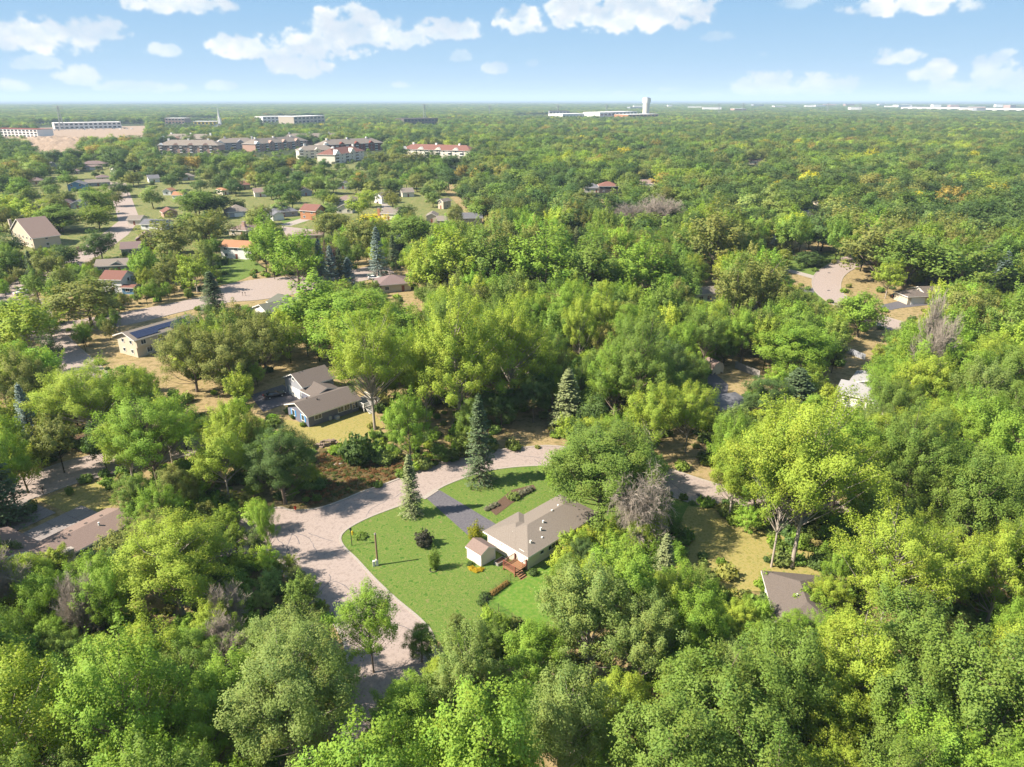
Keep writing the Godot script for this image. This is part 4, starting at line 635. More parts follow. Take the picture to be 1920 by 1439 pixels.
[-3,-244,8,3.4,0],[-145,-197,9,3.1,0],[6,-237,9,3.1,4],[45,-331,14,3.9,1],[89,-301,13,3.6,4],[-24,-189,7,2.5,1],[5,-290,11,3.7,1],[88,-134,6,2.0,1],
[-23,-208,8,2.6,4],[-34,-281,10,3.6,1],[69,-163,6,2.4,0],[-52,-284,12,3.4,0],[59,-253,8,3.9,0],[3,-312,13,3.5,1],[79,-213,8,3.0,1],[24,-182,7,2.3,4],
[98,-302,13,3.5,4],[88,-196,7,3.1,1],[55,-195,7,2.9,0],[4,-284,10,3.7,1],[-89,-183,8,2.4,1],[-12,-296,12,3.4,0],[145,-198,9,2.9,0],[-30,-189,7,2.3,0],
[-3,-292,12,3.3,4],[69,-292,11,3.6,1],[5,-211,7,3.1,1],[-67,-161,6,2.2,0],[60,-266,10,3.5,4],[-37,-297,9,4.4,4],[-52,-274,10,3.5,3],[144,-202,8,3.6,3],
[71,-309,12,3.9,1],[-177,-263,12,3.8,4],[49,-195,7,2.7,4],[39,-194,7,2.7,4],[93,-290,12,3.6,1],[145,-219,9,3.4,1],[-17,-313,11,4.0,4],[150,-207,9,3.3,1],
[26,-72,2,1.2,3],[1,-247,8,3.5,0],[18,-292,9,4.1,3],[-22,-316,12,3.8,4],[198,-277,13,3.9,1],[-19,-197,6,2.8,3],[136,-209,8,3.3,0],[-2,-221,7,3.1,0],
[42,-262,11,2.9,0],[99,-175,7,2.5,1],[63,-188,7,2.6,3],[72,-180,7,2.4,3],[110,-182,7,2.8,0],[9,-301,12,3.5,1],[76,-332,12,4.3,1],[-13,-115,4,1.5,1],
[54,-241,9,3.0,1],[113,-315,13,3.6,1],[-140,-201,9,2.9,4],[-24,-258,9,3.2,0],[-125,-184,9,2.4,3],[21,-289,11,3.2,0],[89,-313,13,3.5,3],[62,-273,11,3.0,0],
[54,-211,7,3.0,4],[82,-281,11,3.2,1],[64,-263,9,3.3,0],[-113,-178,8,2.4,0],[88,-201,7,3.1,3],[42,-341,14,3.7,4],[174,-237,10,3.6,0],[94,-257,9,3.5,0],
[129,-309,12,3.9,1],[183,-256,11,3.8,1],[-55,-201,7,2.5,0],[-27,-315,12,3.6,4],[129,-318,13,3.8,0],[158,-282,12,3.5,0],[44,-316,12,3.5,1],[-36,-277,11,2.9,1],
[-78,-257,9,3.3,1],[-41,-197,6,2.6,2],[90,-164,7,2.2,3],[-49,-339,12,3.9,1],[61,-203,7,2.7,1],[124,-306,13,3.4,4],[-37,-259,10,2.8,4],[147,-215,10,2.8,1],
[181,-248,9,4.3,3],[-49,-92,3,1.6,3],[-34,-202,7,2.5,1],[-28,-220,7,2.9,1],[142,-222,9,3.1,1],[86,-208,7,3.0,0],[94,-196,7,2.8,1],[140,-196,8,3.0,3],
[-39,-273,9,3.5,0],[47,-296,10,3.6,4],[-108,-251,9,3.4,2],[10,-342,12,3.9,1],[92,-269,10,3.2,0],[-38,-205,7,2.6,1],[-30,-311,11,3.7,4],[-28,-265,10,2.9,3],
[142,-187,8,2.8,0],[98,-172,6,2.5,3],[81,-171,6,2.4,3],[28,-245,8,2.9,1],[156,-246,11,3.1,0],[178,-292,13,3.5,2],[-6,-340,12,3.9,0],[26,-203,6,2.8,1],
[42,-337,12,3.8,1],[63,-184,6,2.3,4],[57,-197,7,2.4,3],[89,-212,8,2.8,1],[47,-193,6,2.4,0],[173,-269,11,3.7,4],[-151,-235,9,3.3,4],[31,-76,2,1.1,0],
[-118,-160,7,2.1,4],[-28,-194,7,2.2,1],[56,-311,9,4.3,4],[-80,-192,6,2.8,1],[-6,-176,6,2.0,3],[77,-299,9,4.0,1],[93,-253,10,2.9,0],[14,-196,6,2.4,3],
[89,-309,12,3.2,4],[-193,-271,12,3.6,1],[-31,-285,9,3.4,0],[132,-185,7,2.8,1],[3,-70,2,1.0,0],[57,-245,7,3.2,3],[85,-226,8,2.7,4],[56,-298,10,3.4,4],
[7,-327,11,3.6,1],[-21,-124,4,1.5,1],[5,-196,6,2.3,3],[-32,-264,10,2.7,0],[-15,-199,6,2.5,1],[150,-303,11,3.9,1],[90,-185,6,2.7,4],[-86,-189,6,2.6,4],
[-86,-174,7,2.0,2],[45,-305,11,3.3,4],[80,-305,10,3.6,4],[80,-228,7,3.1,3],[75,-169,6,2.2,0],[-43,-222,6,3.0,1],[61,-280,9,3.4,2],[-43,-103,3,1.6,3],
[26,-187,6,2.2,1],[124,-167,7,2.3,0],[-131,-212,9,2.7,0],[-66,-327,11,3.7,0],[103,-197,7,2.5,3],[91,-231,7,3.2,0],[-86,-199,6,2.7,1],[-43,-100,3,1.5,4],
[-13,-276,8,3.5,3],[145,-266,8,4.0,3],[26,-250,8,2.8,0],[153,-247,11,2.9,1],[-12,-284,9,3.2,4],[140,-211,9,2.5,0],[32,-278,9,3.3,3],[49,-301,9,3.8,1],
[58,-241,8,3.0,3],[57,-207,6,2.8,3],[-32,-80,3,1.1,6],[92,-224,7,3.1,4],[-136,-225,9,2.8,0],[-34,-274,9,3.0,1],[47,-251,7,3.3,1],[-143,-234,9,2.9,1],
[-82,-176,7,2.0,4],[182,-283,12,3.4,1],[117,-190,6,2.8,4],[-35,-323,9,4.1,4],[83,-205,6,2.9,0],[-69,-193,7,2.2,1],[61,-315,9,3.9,1],[93,-302,11,3.3,1],
[-22,-122,4,1.4,2],[-29,-224,7,2.7,1],[156,-261,9,3.4,1],[-61,-279,9,3.1,1],[30,-341,12,3.5,2],[-61,-264,9,2.9,1],[101,-268,8,3.6,3],[156,-240,10,2.7,1],
[3,-277,8,3.5,0],[25,-239,7,2.7,1],[144,-303,11,3.7,4],[70,-288,9,3.3,1],[45,-326,11,3.4,2],[88,-227,7,3.0,0],[103,-201,6,2.9,1],[-125,-238,9,2.8,3],
[24,-280,9,3.0,0],[31,-291,9,3.1,4],[-179,-270,10,3.5,0],[13,-304,10,3.0,0],[-6,-220,7,2.3,3],[52,-281,9,3.2,0],[-84,-274,10,2.9,1],[100,-205,7,2.5,1],
[105,-273,9,3.1,3],[87,-334,11,3.7,1],[48,-313,9,3.9,4],[171,-296,10,3.8,4],[-40,-325,12,3.1,1],[71,-314,10,3.5,0],[160,-249,8,3.5,1],[11,-264,8,3.0,4],
[-61,-210,6,2.6,0],[97,-266,8,3.5,3],[27,-73,2,0.9,3],[19,-201,6,2.2,0],[73,-291,10,3.0,1],[58,-262,9,2.8,1],[111,-153,6,2.0,0],[-0,-315,11,2.9,1],
[30,-281,10,2.7,3],[-22,-222,7,2.3,0],[90,-218,7,2.5,1],[57,-211,6,2.6,0],[59,-292,9,3.4,1],[-177,-238,9,3.2,2],[1,-282,9,2.8,1],[152,-242,8,3.4,0],
[90,-205,6,2.6,0],[91,-199,6,2.5,3],[154,-275,9,3.6,0],[-81,-262,9,2.8,0],[55,-254,9,2.4,4],[143,-211,8,2.6,0],[165,-258,8,3.6,4],[18,-319,9,3.9,0],
[164,-289,11,3.3,2],[92,-236,7,3.1,0],[58,-204,6,2.3,0],[-32,-318,9,3.6,0],[-10,-320,10,3.2,0],[-128,-261,10,2.8,2],[67,-258,8,2.9,1],[84,-296,9,3.5,3],
[186,-279,9,3.8,0],[-24,-205,6,2.3,1],[161,-218,7,3.3,0],[94,-204,6,2.6,0],[-118,-223,7,2.7,0],[-76,-277,9,2.9,4],[-65,-196,6,2.2,3],[-83,-287,10,2.7,0],
[22,-293,8,3.4,0],[84,-315,11,3.1,1],[93,-207,6,2.6,1],[78,-273,8,3.1,1],[94,-262,8,3.0,0],[-34,-287,9,3.0,4],[65,-320,9,3.8,1],[-141,-192,8,2.2,1],
[-117,-186,6,2.3,4],[44,-310,9,3.6,4],[66,-295,10,2.8,1],[-58,-229,7,2.3,0],[169,-268,10,3.0,3],[75,-315,10,3.3,4],[197,-272,10,3.4,1],[79,-295,10,2.8,2],
[25,-340,10,3.6,1],[-116,-156,6,1.8,4],[61,-333,9,4.0,1],[88,-317,9,3.7,1],[9,-319,9,3.4,4],[82,-333,10,3.5,0],[-120,-276,10,2.8,2],[-7,-255,7,2.7,4],
[104,-208,7,2.5,0],[7,-309,8,3.6,4],[-22,-328,9,3.7,0],[187,-260,10,3.0,0],[132,-209,7,2.5,3],[-16,-296,10,2.6,1],[56,-322,10,3.2,1],[-16,-123,3,1.4,2],
[166,-296,10,3.4,1],[-35,-261,8,2.7,4],[129,-185,7,2.3,0],[-23,-333,9,3.7,1],[65,-211,6,2.4,4],[-27,-284,9,2.6,1],[103,-179,6,2.1,1],[-40,-290,8,3.1,1],
[27,-78,2,1.0,0],[-17,-322,9,3.3,1],[-36,-318,11,2.9,1],[-141,-263,9,2.7,0],[187,-256,11,2.8,0],[-74,-321,10,3.3,0],[-78,-202,6,2.5,0],[32,-319,9,3.2,2],
[60,-207,6,2.2,0],[-49,-328,10,3.4,2],[-43,-328,9,3.4,0],[16,-200,6,2.0,0],[-38,-314,8,3.5,4],[-108,-315,10,3.1,3],[54,-303,8,3.5,1],[167,-271,10,2.9,0],
[-10,-338,11,3.0,0],[-44,-91,2,1.2,1],[-64,-205,6,2.2,0],[71,-296,9,3.0,1],[-147,-299,10,3.2,0],[-39,-332,9,3.4,4],[86,-213,6,2.6,0],[31,-316,10,2.9,2],
[15,-300,8,3.4,1],[100,-279,8,3.2,1],[-30,-307,9,3.0,2],[-95,-296,9,2.9,0],[-65,-184,5,2.0,0],[-79,-197,7,1.9,4],[61,-339,9,3.9,1],[-10,-330,11,2.9,1],
[40,-245,6,2.7,1],[13,-257,7,2.7,4],[53,-307,8,3.3,4],[-20,-271,7,3.1,1],[-20,-219,6,2.2,3],[-28,-323,8,3.5,1],[86,-305,9,3.0,1],[-24,-263,8,2.6,1],
[29,-329,9,3.3,1],[-74,-195,6,2.0,1],[64,-311,9,3.1,4],[-16,-308,8,3.4,1],[-67,-187,5,2.2,0],[-115,-253,9,2.5,4],[-12,-313,9,3.0,0],[51,-330,8,3.7,4],
[-126,-266,9,2.6,4],[152,-308,11,3.0,1],[85,-241,7,2.7,0],[12,-321,10,2.9,1],[-85,-194,6,2.1,2],[34,-269,7,3.1,0],[-8,-335,9,3.3,3],[-44,-339,9,3.7,0],
[-72,-310,9,3.2,4],[-41,-280,8,2.8,4],[-113,-319,10,3.2,0],[114,-189,6,2.2,4],[-45,-216,7,1.9,1],[-37,-198,6,2.0,0],[23,-229,7,2.2,3],[-25,-75,2,0.8,0],
[-35,-328,10,2.9,0],[169,-289,8,3.7,0],[158,-215,7,2.7,3],[-19,-331,9,3.3,2],[-73,-299,9,2.8,1],[6,-268,7,2.8,0],[-79,-267,9,2.4,1],[154,-212,6,2.9,1],
[-113,-194,7,1.9,1],[-119,-233,7,2.7,4],[-40,-214,6,2.2,1],[-102,-312,9,3.0,0],[41,-326,9,3.2,1],[-104,-288,9,2.6,4],[-115,-247,8,2.3,1],[49,-305,9,2.7,1],
[-118,-228,8,2.1,1],[5,-338,9,3.4,1],[68,-301,7,3.4,0],[-11,-116,3,1.2,2],[-67,-200,5,2.1,3],[-12,-334,8,3.4,1],[94,-218,6,2.5,1],[22,-336,9,3.2,2],
[118,-187,6,2.0,1],[-137,-187,6,2.3,1],[5,-317,8,3.4,0],[-157,-229,8,2.4,4],[-199,-277,10,2.9,1],[30,-274,7,3.0,0],[100,-308,10,2.6,4],[1,-236,6,2.3,1],
[89,-221,6,2.3,0],[65,-298,9,2.5,1],[143,-246,8,2.7,3],[93,-214,6,2.2,4],[151,-221,6,2.9,0],[-53,-334,10,3.0,1],[171,-234,8,2.8,4],[87,-252,6,2.9,3],
[190,-282,10,2.8,1],[-123,-286,8,2.9,1],[-34,-307,8,2.9,0],[-61,-251,7,2.4,4],[-3,-73,2,0.8,6],[-54,-210,6,2.0,0],[110,-189,6,2.0,1],[-41,-99,2,1.2,3],
[-123,-295,9,2.9,1],[-112,-155,5,1.9,1],[-111,-187,6,1.8,4],[90,-321,10,2.8,4],[-76,-284,8,2.6,0],[-136,-219,7,2.4,0],[-71,-292,8,2.6,0],[59,-270,6,2.9,3],
[-88,-259,8,2.2,4],[86,-245,7,2.4,0],[-115,-182,5,2.3,4],[-84,-299,8,2.8,0],[-35,-332,8,3.5,2],[13,-332,9,2.9,4],[-68,-319,9,2.8,3],[69,-322,10,2.7,0],
[-83,-282,9,2.4,1],[24,-268,7,2.6,3],[23,-284,7,2.9,0],[61,-323,9,2.8,1],[77,-291,8,2.8,0],[98,-262,7,2.6,0],[85,-310,7,3.4,4],[-24,-312,9,2.6,0],
[-144,-240,6,2.9,4],[-91,-187,6,1.8,1],[-25,-338,9,3.0,4],[-42,-284,7,2.6,3],[-144,-206,6,2.3,1],[24,-275,7,2.6,1],[-59,-197,5,1.9,2],[-153,-246,7,2.7,2],
[-131,-272,8,2.7,1],[185,-263,8,2.9,1],[83,-223,6,2.2,0],[-137,-209,7,2.0,4],[152,-289,8,3.1,3],[-41,-84,2,1.0,0],[106,-317,10,2.6,1],[-62,-224,6,2.0,4],
[173,-292,9,3.0,4],[27,-286,8,2.5,1],[7,-264,6,2.5,1],[-51,-226,6,2.2,0],[141,-289,8,2.8,1],[-122,-162,5,1.9,3],[85,-249,7,2.3,1],[-92,-196,5,1.9,4],
[-86,-294,8,2.6,4],[155,-292,10,2.5,1],[91,-239,7,2.2,0],[148,-253,7,2.9,0],[0,-71,2,0.7,6],[16,-316,9,2.4,1],[66,-324,8,3.1,1],[-62,-228,6,2.2,0],
[-99,-290,8,2.6,0],[48,-321,8,3.0,3],[100,-275,7,2.7,0],[-34,-74,2,0.8,1],[53,-326,8,3.1,4],[-126,-249,6,2.7,1],[-149,-230,7,2.4,3],[112,-297,8,2.7,4],
[-41,-294,8,2.6,4],[-63,-200,5,2.0,3],[-41,-218,6,1.7,1],[58,-326,8,3.0,4],[101,-321,8,3.2,3],[56,-235,6,2.1,4],[151,-210,7,2.2,0],[75,-283,7,2.8,4],
[-47,-219,5,2.2,4],[-11,-327,7,3.1,1],[-73,-263,7,2.4,1],[-26,-288,6,2.9,1],[50,-317,7,3.0,0],[146,-208,6,2.2,4],[-130,-243,6,2.6,1],[-148,-244,7,2.5,4],
[-27,-329,8,3.1,4],[-18,-336,8,2.9,1],[153,-216,6,2.3,3],[-179,-280,9,2.6,1],[-114,-190,6,1.9,1],[-21,-295,7,2.8,4],[-171,-262,8,2.7,4],[56,-334,7,3.2,1],
[16,-296,7,2.8,1],[-28,-76,2,0.9,1],[-56,-233,5,2.3,1],[-59,-220,6,1.9,1],[51,-291,6,2.9,1],[161,-237,7,2.5,4],[66,-315,7,3.1,1],[2,-309,8,2.6,4],
[61,-320,8,2.9,3],[-32,-294,6,2.8,4],[113,-304,8,2.8,1],[70,-327,7,3.2,0],[-19,-319,8,2.7,4],[-76,-271,7,2.4,1],[-36,-292,7,2.5,3],[-141,-299,9,2.6,0],
[56,-316,7,2.8,0],[4,-304,7,2.8,0],[11,-267,6,2.2,3],[-142,-268,8,2.2,4],[160,-246,6,2.7,1],[-28,-342,8,2.9,3],[-139,-230,7,2.2,3],[178,-270,7,3.0,0],
[90,-259,6,2.5,3],[23,-305,7,2.6,4],[47,-284,6,2.7,0],[-63,-217,6,1.7,4],[26,-320,7,2.8,0],[-59,-332,9,2.6,3],[166,-223,6,2.5,1],[-89,-299,7,2.6,4],
[-46,-229,6,1.9,4],[-20,-342,8,3.1,3],[162,-240,7,2.6,1],[-128,-298,8,2.7,0],[195,-267,7,3.2,1],[59,-306,6,3.0,4],[-45,-324,7,3.1,0],[-155,-207,5,2.5,4],
[-18,-119,3,1.1,0],[-150,-199,6,2.1,1],[-93,-191,5,1.7,1],[156,-224,6,2.4,3],[23,-330,7,3.1,1],[132,-315,8,2.8,0],[-4,-282,6,2.6,0],[-141,-226,6,2.3,1],
[-19,-325,8,2.6,1],[-89,-178,4,1.8,2],[-1,-269,6,2.2,1],[-27,-272,7,2.2,1],[-118,-315,8,2.7,1],[106,-308,8,2.6,0],[144,-269,7,2.6,0],[-114,-229,7,1.8,0],
[-156,-251,7,2.5,1],[87,-255,6,2.3,0],[-65,-190,4,1.8,1],[-146,-202,6,1.8,1],[-32,-341,8,2.7,2],[-36,-210,5,1.8,1],[106,-278,6,2.7,1],[-15,-122,3,1.0,0],
[-62,-237,5,2.2,0],[-176,-275,8,2.5,4],[153,-257,6,2.7,4],[-119,-164,5,1.6,4],[-16,-120,2,1.1,3],[-117,-308,8,2.5,4],[-122,-216,6,2.0,4],[149,-291,7,2.7,0],
[103,-292,7,2.4,2],[-16,-343,7,3.2,2],[-71,-275,6,2.4,1],[-156,-234,6,2.3,4],[99,-311,7,2.8,2],[151,-295,8,2.6,1],[-169,-231,7,2.1,0],[-149,-250,7,2.0,1],
[-91,-292,7,2.3,1],[-89,-194,4,1.9,3],[-15,-330,7,2.9,0],[35,-305,6,2.8,4],[137,-276,7,2.4,4],[16,-256,6,2.0,4],[-135,-264,6,2.4,1],[-64,-233,6,1.8,1],
[-161,-236,6,2.5,4],[49,-326,7,2.7,0],[-188,-279,7,3.0,3],[153,-266,7,2.5,0],[-24,-323,7,2.6,4],[-157,-257,6,2.6,3],[-27,-124,3,1.0,0],[-88,-288,7,2.2,0],
[-130,-267,7,2.2,1],[164,-250,6,2.5,0],[-54,-340,8,2.5,1],[-183,-286,8,2.5,1],[-59,-202,4,1.8,1],[46,-288,7,2.2,1],[69,-305,6,2.6,0],[-33,-83,2,0.8,0],
[-91,-207,5,1.7,1],[-131,-220,6,1.9,0],[-43,-335,7,2.7,1],[-79,-297,6,2.5,4],[-150,-205,5,2.1,4],[176,-244,7,2.3,1],[-48,-268,6,2.1,2],[-124,-213,5,1.9,2],
[-107,-294,7,2.4,4],[-85,-270,6,2.1,1],[-80,-207,4,1.8,1],[80,-336,6,3.0,2],[-19,-121,3,0.9,3],[-42,-201,4,1.8,1],[3,-333,7,2.6,1],[106,-323,7,2.6,0],
[-46,-234,6,1.6,1],[-50,-94,2,1.0,3],[-103,-296,6,2.5,4],[-134,-181,4,1.9,3],[-25,-122,2,1.1,3],[-30,-333,7,2.6,0],[-63,-284,6,2.2,0],[-58,-287,7,2.0,3],
[79,-315,7,2.5,2],[27,-282,6,2.1,0],[-47,-238,4,2.1,4],[-41,-337,7,2.5,4],[157,-303,7,2.7,0],[-24,-125,2,1.1,1],[56,-306,6,2.4,4],[-51,-236,5,2.0,1],
[-147,-226,5,2.2,0],[-34,-336,7,2.6,0],[-13,-340,7,2.7,1],[-89,-304,6,2.5,4],[72,-300,6,2.4,4],[-125,-271,7,2.1,4],[-72,-334,8,2.2,1],[107,-314,7,2.5,0],
[-168,-242,6,2.2,0],[-113,-312,8,2.2,0],[-39,-283,6,2.1,3],[27,-291,6,2.2,4],[149,-264,6,2.3,3],[-19,-119,2,1.0,3],[168,-242,6,2.2,0],[55,-329,6,2.7,1],
[-43,-95,2,0.9,1],[-14,-325,6,2.5,0],[-21,-127,3,0.9,1],[-75,-294,7,2.1,4],[51,-339,7,2.6,0],[-55,-289,6,2.3,3],[93,-329,6,2.8,1],[-190,-266,7,2.3,4],
[-178,-252,6,2.4,4],[-156,-240,6,2.2,0],[-122,-281,7,2.0,4],[-30,-338,7,2.5,1],[66,-329,7,2.4,4],[-197,-282,7,2.5,1],[-94,-303,6,2.3,3],[25,-297,6,2.2,1],
[108,-297,6,2.3,4],[-138,-259,6,2.1,1],[65,-336,6,2.8,1],[-10,-119,2,0.8,0],[-105,-321,6,2.6,3],[-63,-339,7,2.5,0],[-75,-303,6,2.2,1],[-57,-224,4,1.7,4],
[41,-313,6,2.4,2],[-66,-215,4,1.8,0],[-185,-267,7,2.0,0],[-64,-258,6,1.7,4],[48,-336,7,2.4,1],[-74,-199,4,1.5,1],[-107,-299,7,1.9,1],[-158,-244,6,2.0,1],
[-14,-319,6,2.3,1],[-24,-342,6,2.7,4],[-83,-205,4,1.6,1],[-120,-321,7,2.4,1],[-64,-221,4,1.7,4],[52,-322,7,2.2,4],[-17,-328,7,2.3,0],[-66,-314,7,2.1,1],
[154,-306,6,2.6,4],[-177,-285,7,2.4,3],[-138,-270,7,1.8,0],[-78,-313,7,2.0,1],[-164,-240,6,2.0,4],[-45,-320,6,2.3,0],[-31,-325,6,2.2,0],[-124,-278,6,2.0,1],
[-78,-186,4,1.4,1],[-74,-315,7,2.1,4],[-30,-77,1,0.7,0],[-75,-203,4,1.4,4],[109,-303,6,2.1,2],[-33,-312,6,2.1,2],[71,-333,7,2.3,4],[-128,-224,4,2.0,0],
[-11,-120,2,0.9,0],[73,-319,6,2.3,0],[-135,-268,5,2.2,0],[92,-306,6,2.1,1],[-95,-315,6,2.4,2],[-178,-245,6,2.0,1],[69,-335,6,2.3,3],[-82,-307,5,2.3,4],
[-188,-285,7,2.0,3],[-51,-293,5,2.2,3],[-65,-251,6,1.5,3],[186,-283,6,2.2,4],[-50,-335,7,2.2,0],[-184,-272,6,2.4,0],[-159,-278,5,2.2,1],[-82,-311,7,1.8,1],
[-129,-216,5,1.6,3],[-146,-305,7,1.9,0],[18,-335,6,2.1,2],[-194,-264,7,1.8,0],[-126,-220,4,1.8,3],[-72,-267,4,2.0,0],[-64,-255,5,1.7,4],[-81,-292,5,2.0,4],
[-55,-326,5,2.4,4],[-36,-86,1,0.7,4],[-146,-271,5,2.2,2],[-51,-322,5,2.4,1],[-54,-315,6,1.9,3],[-173,-267,5,2.2,4],[-107,-307,6,2.0,0],[-135,-204,4,1.6,0],
[-162,-247,5,1.9,1],[-10,-341,6,2.1,1],[57,-337,6,2.1,0],[-86,-205,4,1.4,0],[-123,-221,4,1.6,4],[-170,-245,5,2.0,4],[-109,-258,4,2.0,1],[-44,-288,6,1.6,4],
[58,-314,6,1.9,4],[142,-298,6,2.1,1],[-115,-226,5,1.6,0],[-141,-256,5,2.1,0],[-88,-280,6,1.7,0],[-151,-216,4,1.8,4],[-12,-123,2,0.9,3],[-21,-118,2,0.8,0],
[-98,-320,6,2.0,0],[-113,-305,5,2.1,3],[-96,-311,5,2.1,4],[-86,-312,6,1.9,0],[-187,-290,6,2.0,0],[-71,-325,7,1.8,1],[-82,-320,6,2.0,1],[-160,-252,6,1.6,1],
[-108,-231,4,1.5,1],[-58,-337,6,2.0,4],[-90,-313,6,1.8,0],[-125,-232,4,1.7,4],[-36,-217,4,1.4,4],[-88,-277,4,2.0,2],[-112,-324,7,1.8,4],[-148,-276,6,1.8,4],
[-78,-318,5,2.0,3],[-54,-226,4,1.4,1],[-24,-118,2,0.8,2],[-167,-265,5,2.2,3],[-155,-214,4,1.8,0],[-15,-116,2,0.9,3],[-149,-212,5,1.5,3],[-175,-243,5,1.7,4],
[-48,-288,5,1.8,1],[-67,-257,4,1.6,4],[-44,-293,4,1.9,1],[-122,-225,4,1.6,1],[-56,-238,4,1.4,4],[-158,-262,6,1.6,4],[-62,-315,5,2.1,1],[-151,-254,5,1.6,1],
[-115,-236,4,1.6,4],[-146,-217,4,1.5,1],[-92,-309,5,2.0,1],[-100,-324,5,2.1,1],[-164,-262,5,1.9,0],[-60,-291,4,1.9,4],[-55,-320,5,2.0,1],[-22,-118,1,0.9,3],
[-115,-324,5,2.1,1],[-165,-280,4,2.1,4],[-124,-262,4,1.7,4],[-160,-266,5,1.8,4],[-112,-308,6,1.6,1],[-150,-280,6,1.5,1],[-126,-258,4,1.7,3],[-182,-251,4,1.7,0],
[-127,-211,4,1.4,0],[-77,-264,4,1.5,1],[-59,-239,4,1.3,1],[-118,-282,5,1.6,1],[-153,-259,4,1.8,1],[-143,-273,4,1.7,0],[-145,-257,4,1.5,2],[-149,-261,4,1.6,4],
[-103,-285,4,1.5,4],[-51,-103,1,0.7,0],[-159,-291,4,1.8,1],[-102,-318,5,1.6,1],[-148,-308,5,1.8,0],[-89,-321,4,1.9,4],[-99,-307,4,1.6,1],[-150,-291,4,1.7,2],
[-152,-306,4,1.8,0],[-75,-288,4,1.4,0],[-153,-283,4,1.7,2],[-47,-276,4,1.3,1],[-67,-336,4,1.9,0],[-46,-272,4,1.2,2],[-94,-323,5,1.6,1],[-152,-286,4,1.5,2],
[-102,-327,5,1.6,4],[-174,-258,4,1.6,4],[-163,-269,4,1.5,1],[-58,-325,4,1.6,1],[-62,-335,4,1.7,0],[-86,-318,4,1.7,2],[-22,-120,1,0.7,1],[-16,-118,1,0.7,0],
[-170,-270,4,1.5,4],[-154,-293,4,1.6,0],[-65,-332,4,1.4,0],[-90,-318,4,1.4,4],[-131,-301,4,1.4,0],[-151,-301,4,1.4,3],[-104,-327,4,1.3,0],[-156,-289,4,1.2,1],
[-57,-55,18,5.2,1],[56,-53,17,4.6,0],[71,-71,18,5.9,1],[-66,-69,17,5.5,0],[-54,-48,13,3.9,1],[65,-68,17,5.0,1],[60,-61,14,4.7,0],[84,-93,21,6.6,0],
[-62,-58,13,4.6,1],[78,-80,16,5.6,3],[-78,-84,15,5.3,3],[-72,-71,12,3.8,0],[-85,-94,14,5.1,4],[-73,-78,11,4.2,3],[-62,-63,10,3.0,0],[80,-85,13,3.8,0],
[-69,-75,10,3.4,0],[74,-76,9,3.3,1],[-113,-140,14,4.8,4],[53,-47,5,2.0,0],[168,-209,20,7.1,1],[-81,-88,8,3.4,3],[65,-63,6,2.5,3],[151,-193,20,5.5,1],
[137,-173,17,4.9,1],[-126,-156,15,4.6,4],[188,-234,20,6.1,4],[171,-222,18,6.0,0],[203,-253,19,6.7,3],[-59,-60,5,1.7,0],[209,-260,18,6.9,0],[145,-183,14,4.3,0],
[154,-200,14,4.6,1],[179,-222,17,4.8,3],[162,-203,15,4.5,4],[205,-267,19,5.8,1],[159,-208,14,4.7,0],[-137,-174,13,3.5,4],[119,-148,9,3.5,0],[70,-75,5,2.0,1],
[186,-245,17,4.9,4],[188,-251,16,5.0,3],[-167,-220,13,4.7,1],[206,-275,17,5.0,1],[-144,-187,11,3.5,0],[123,-155,9,3.2,1],[-144,-178,10,3.4,2],[146,-189,9,4.0,1],
[116,-145,7,3.1,0],[-164,-208,11,4.0,4],[149,-186,10,3.3,3],[194,-259,15,4.1,0],[-151,-188,10,3.3,4],[158,-197,10,3.6,4],[178,-231,11,4.2,1],[182,-236,12,4.3,1],
[195,-243,14,3.8,1],[-204,-255,13,4.4,3],[-173,-216,12,3.5,0],[-190,-243,12,4.0,0],[212,-269,13,4.3,2],[-160,-198,9,3.4,4],[128,-161,7,2.7,1],[194,-250,11,4.2,4],
[190,-240,11,3.9,1],[166,-218,10,3.6,1],[-150,-194,9,3.1,4],[-193,-252,11,4.1,0],[121,-152,6,2.8,1],[192,-255,11,3.9,4],[198,-248,11,3.7,0],[-182,-226,11,3.2,0],
[-179,-221,11,2.9,4],[181,-227,9,3.2,1],[-171,-226,9,3.2,1],[198,-262,9,3.6,0],[-205,-263,10,3.4,1],[-191,-237,10,2.8,1],[-178,-230,8,3.0,4],[-133,-167,7,2.0,0],
[200,-267,10,3.2,1],[173,-216,7,2.9,0],[-205,-271,10,3.1,3],[-183,-238,9,2.7,1],[-121,-152,5,2.0,1],[184,-230,7,3.0,0],[-160,-212,8,2.2,4],[-199,-264,9,2.8,0],
[-195,-259,8,2.7,3],[186,-239,7,2.7,0],[176,-218,6,2.4,0],[-132,-164,5,1.7,1],[-160,-203,6,1.7,1],[-155,-202,5,2.1,1],[-148,-183,4,1.9,3],[202,-271,7,2.3,3],
[-170,-212,6,1.6,0],[-187,-249,6,2.1,0],[-195,-246,6,2.0,0],[-184,-231,6,1.8,0],[-210,-262,7,1.9,0],[-211,-267,5,2.4,3],[-185,-246,6,1.6,3],[-198,-248,5,2.0,1],
[-210,-272,6,1.7,0],[-198,-270,6,1.6,1],[-196,-243,4,1.7,0]]
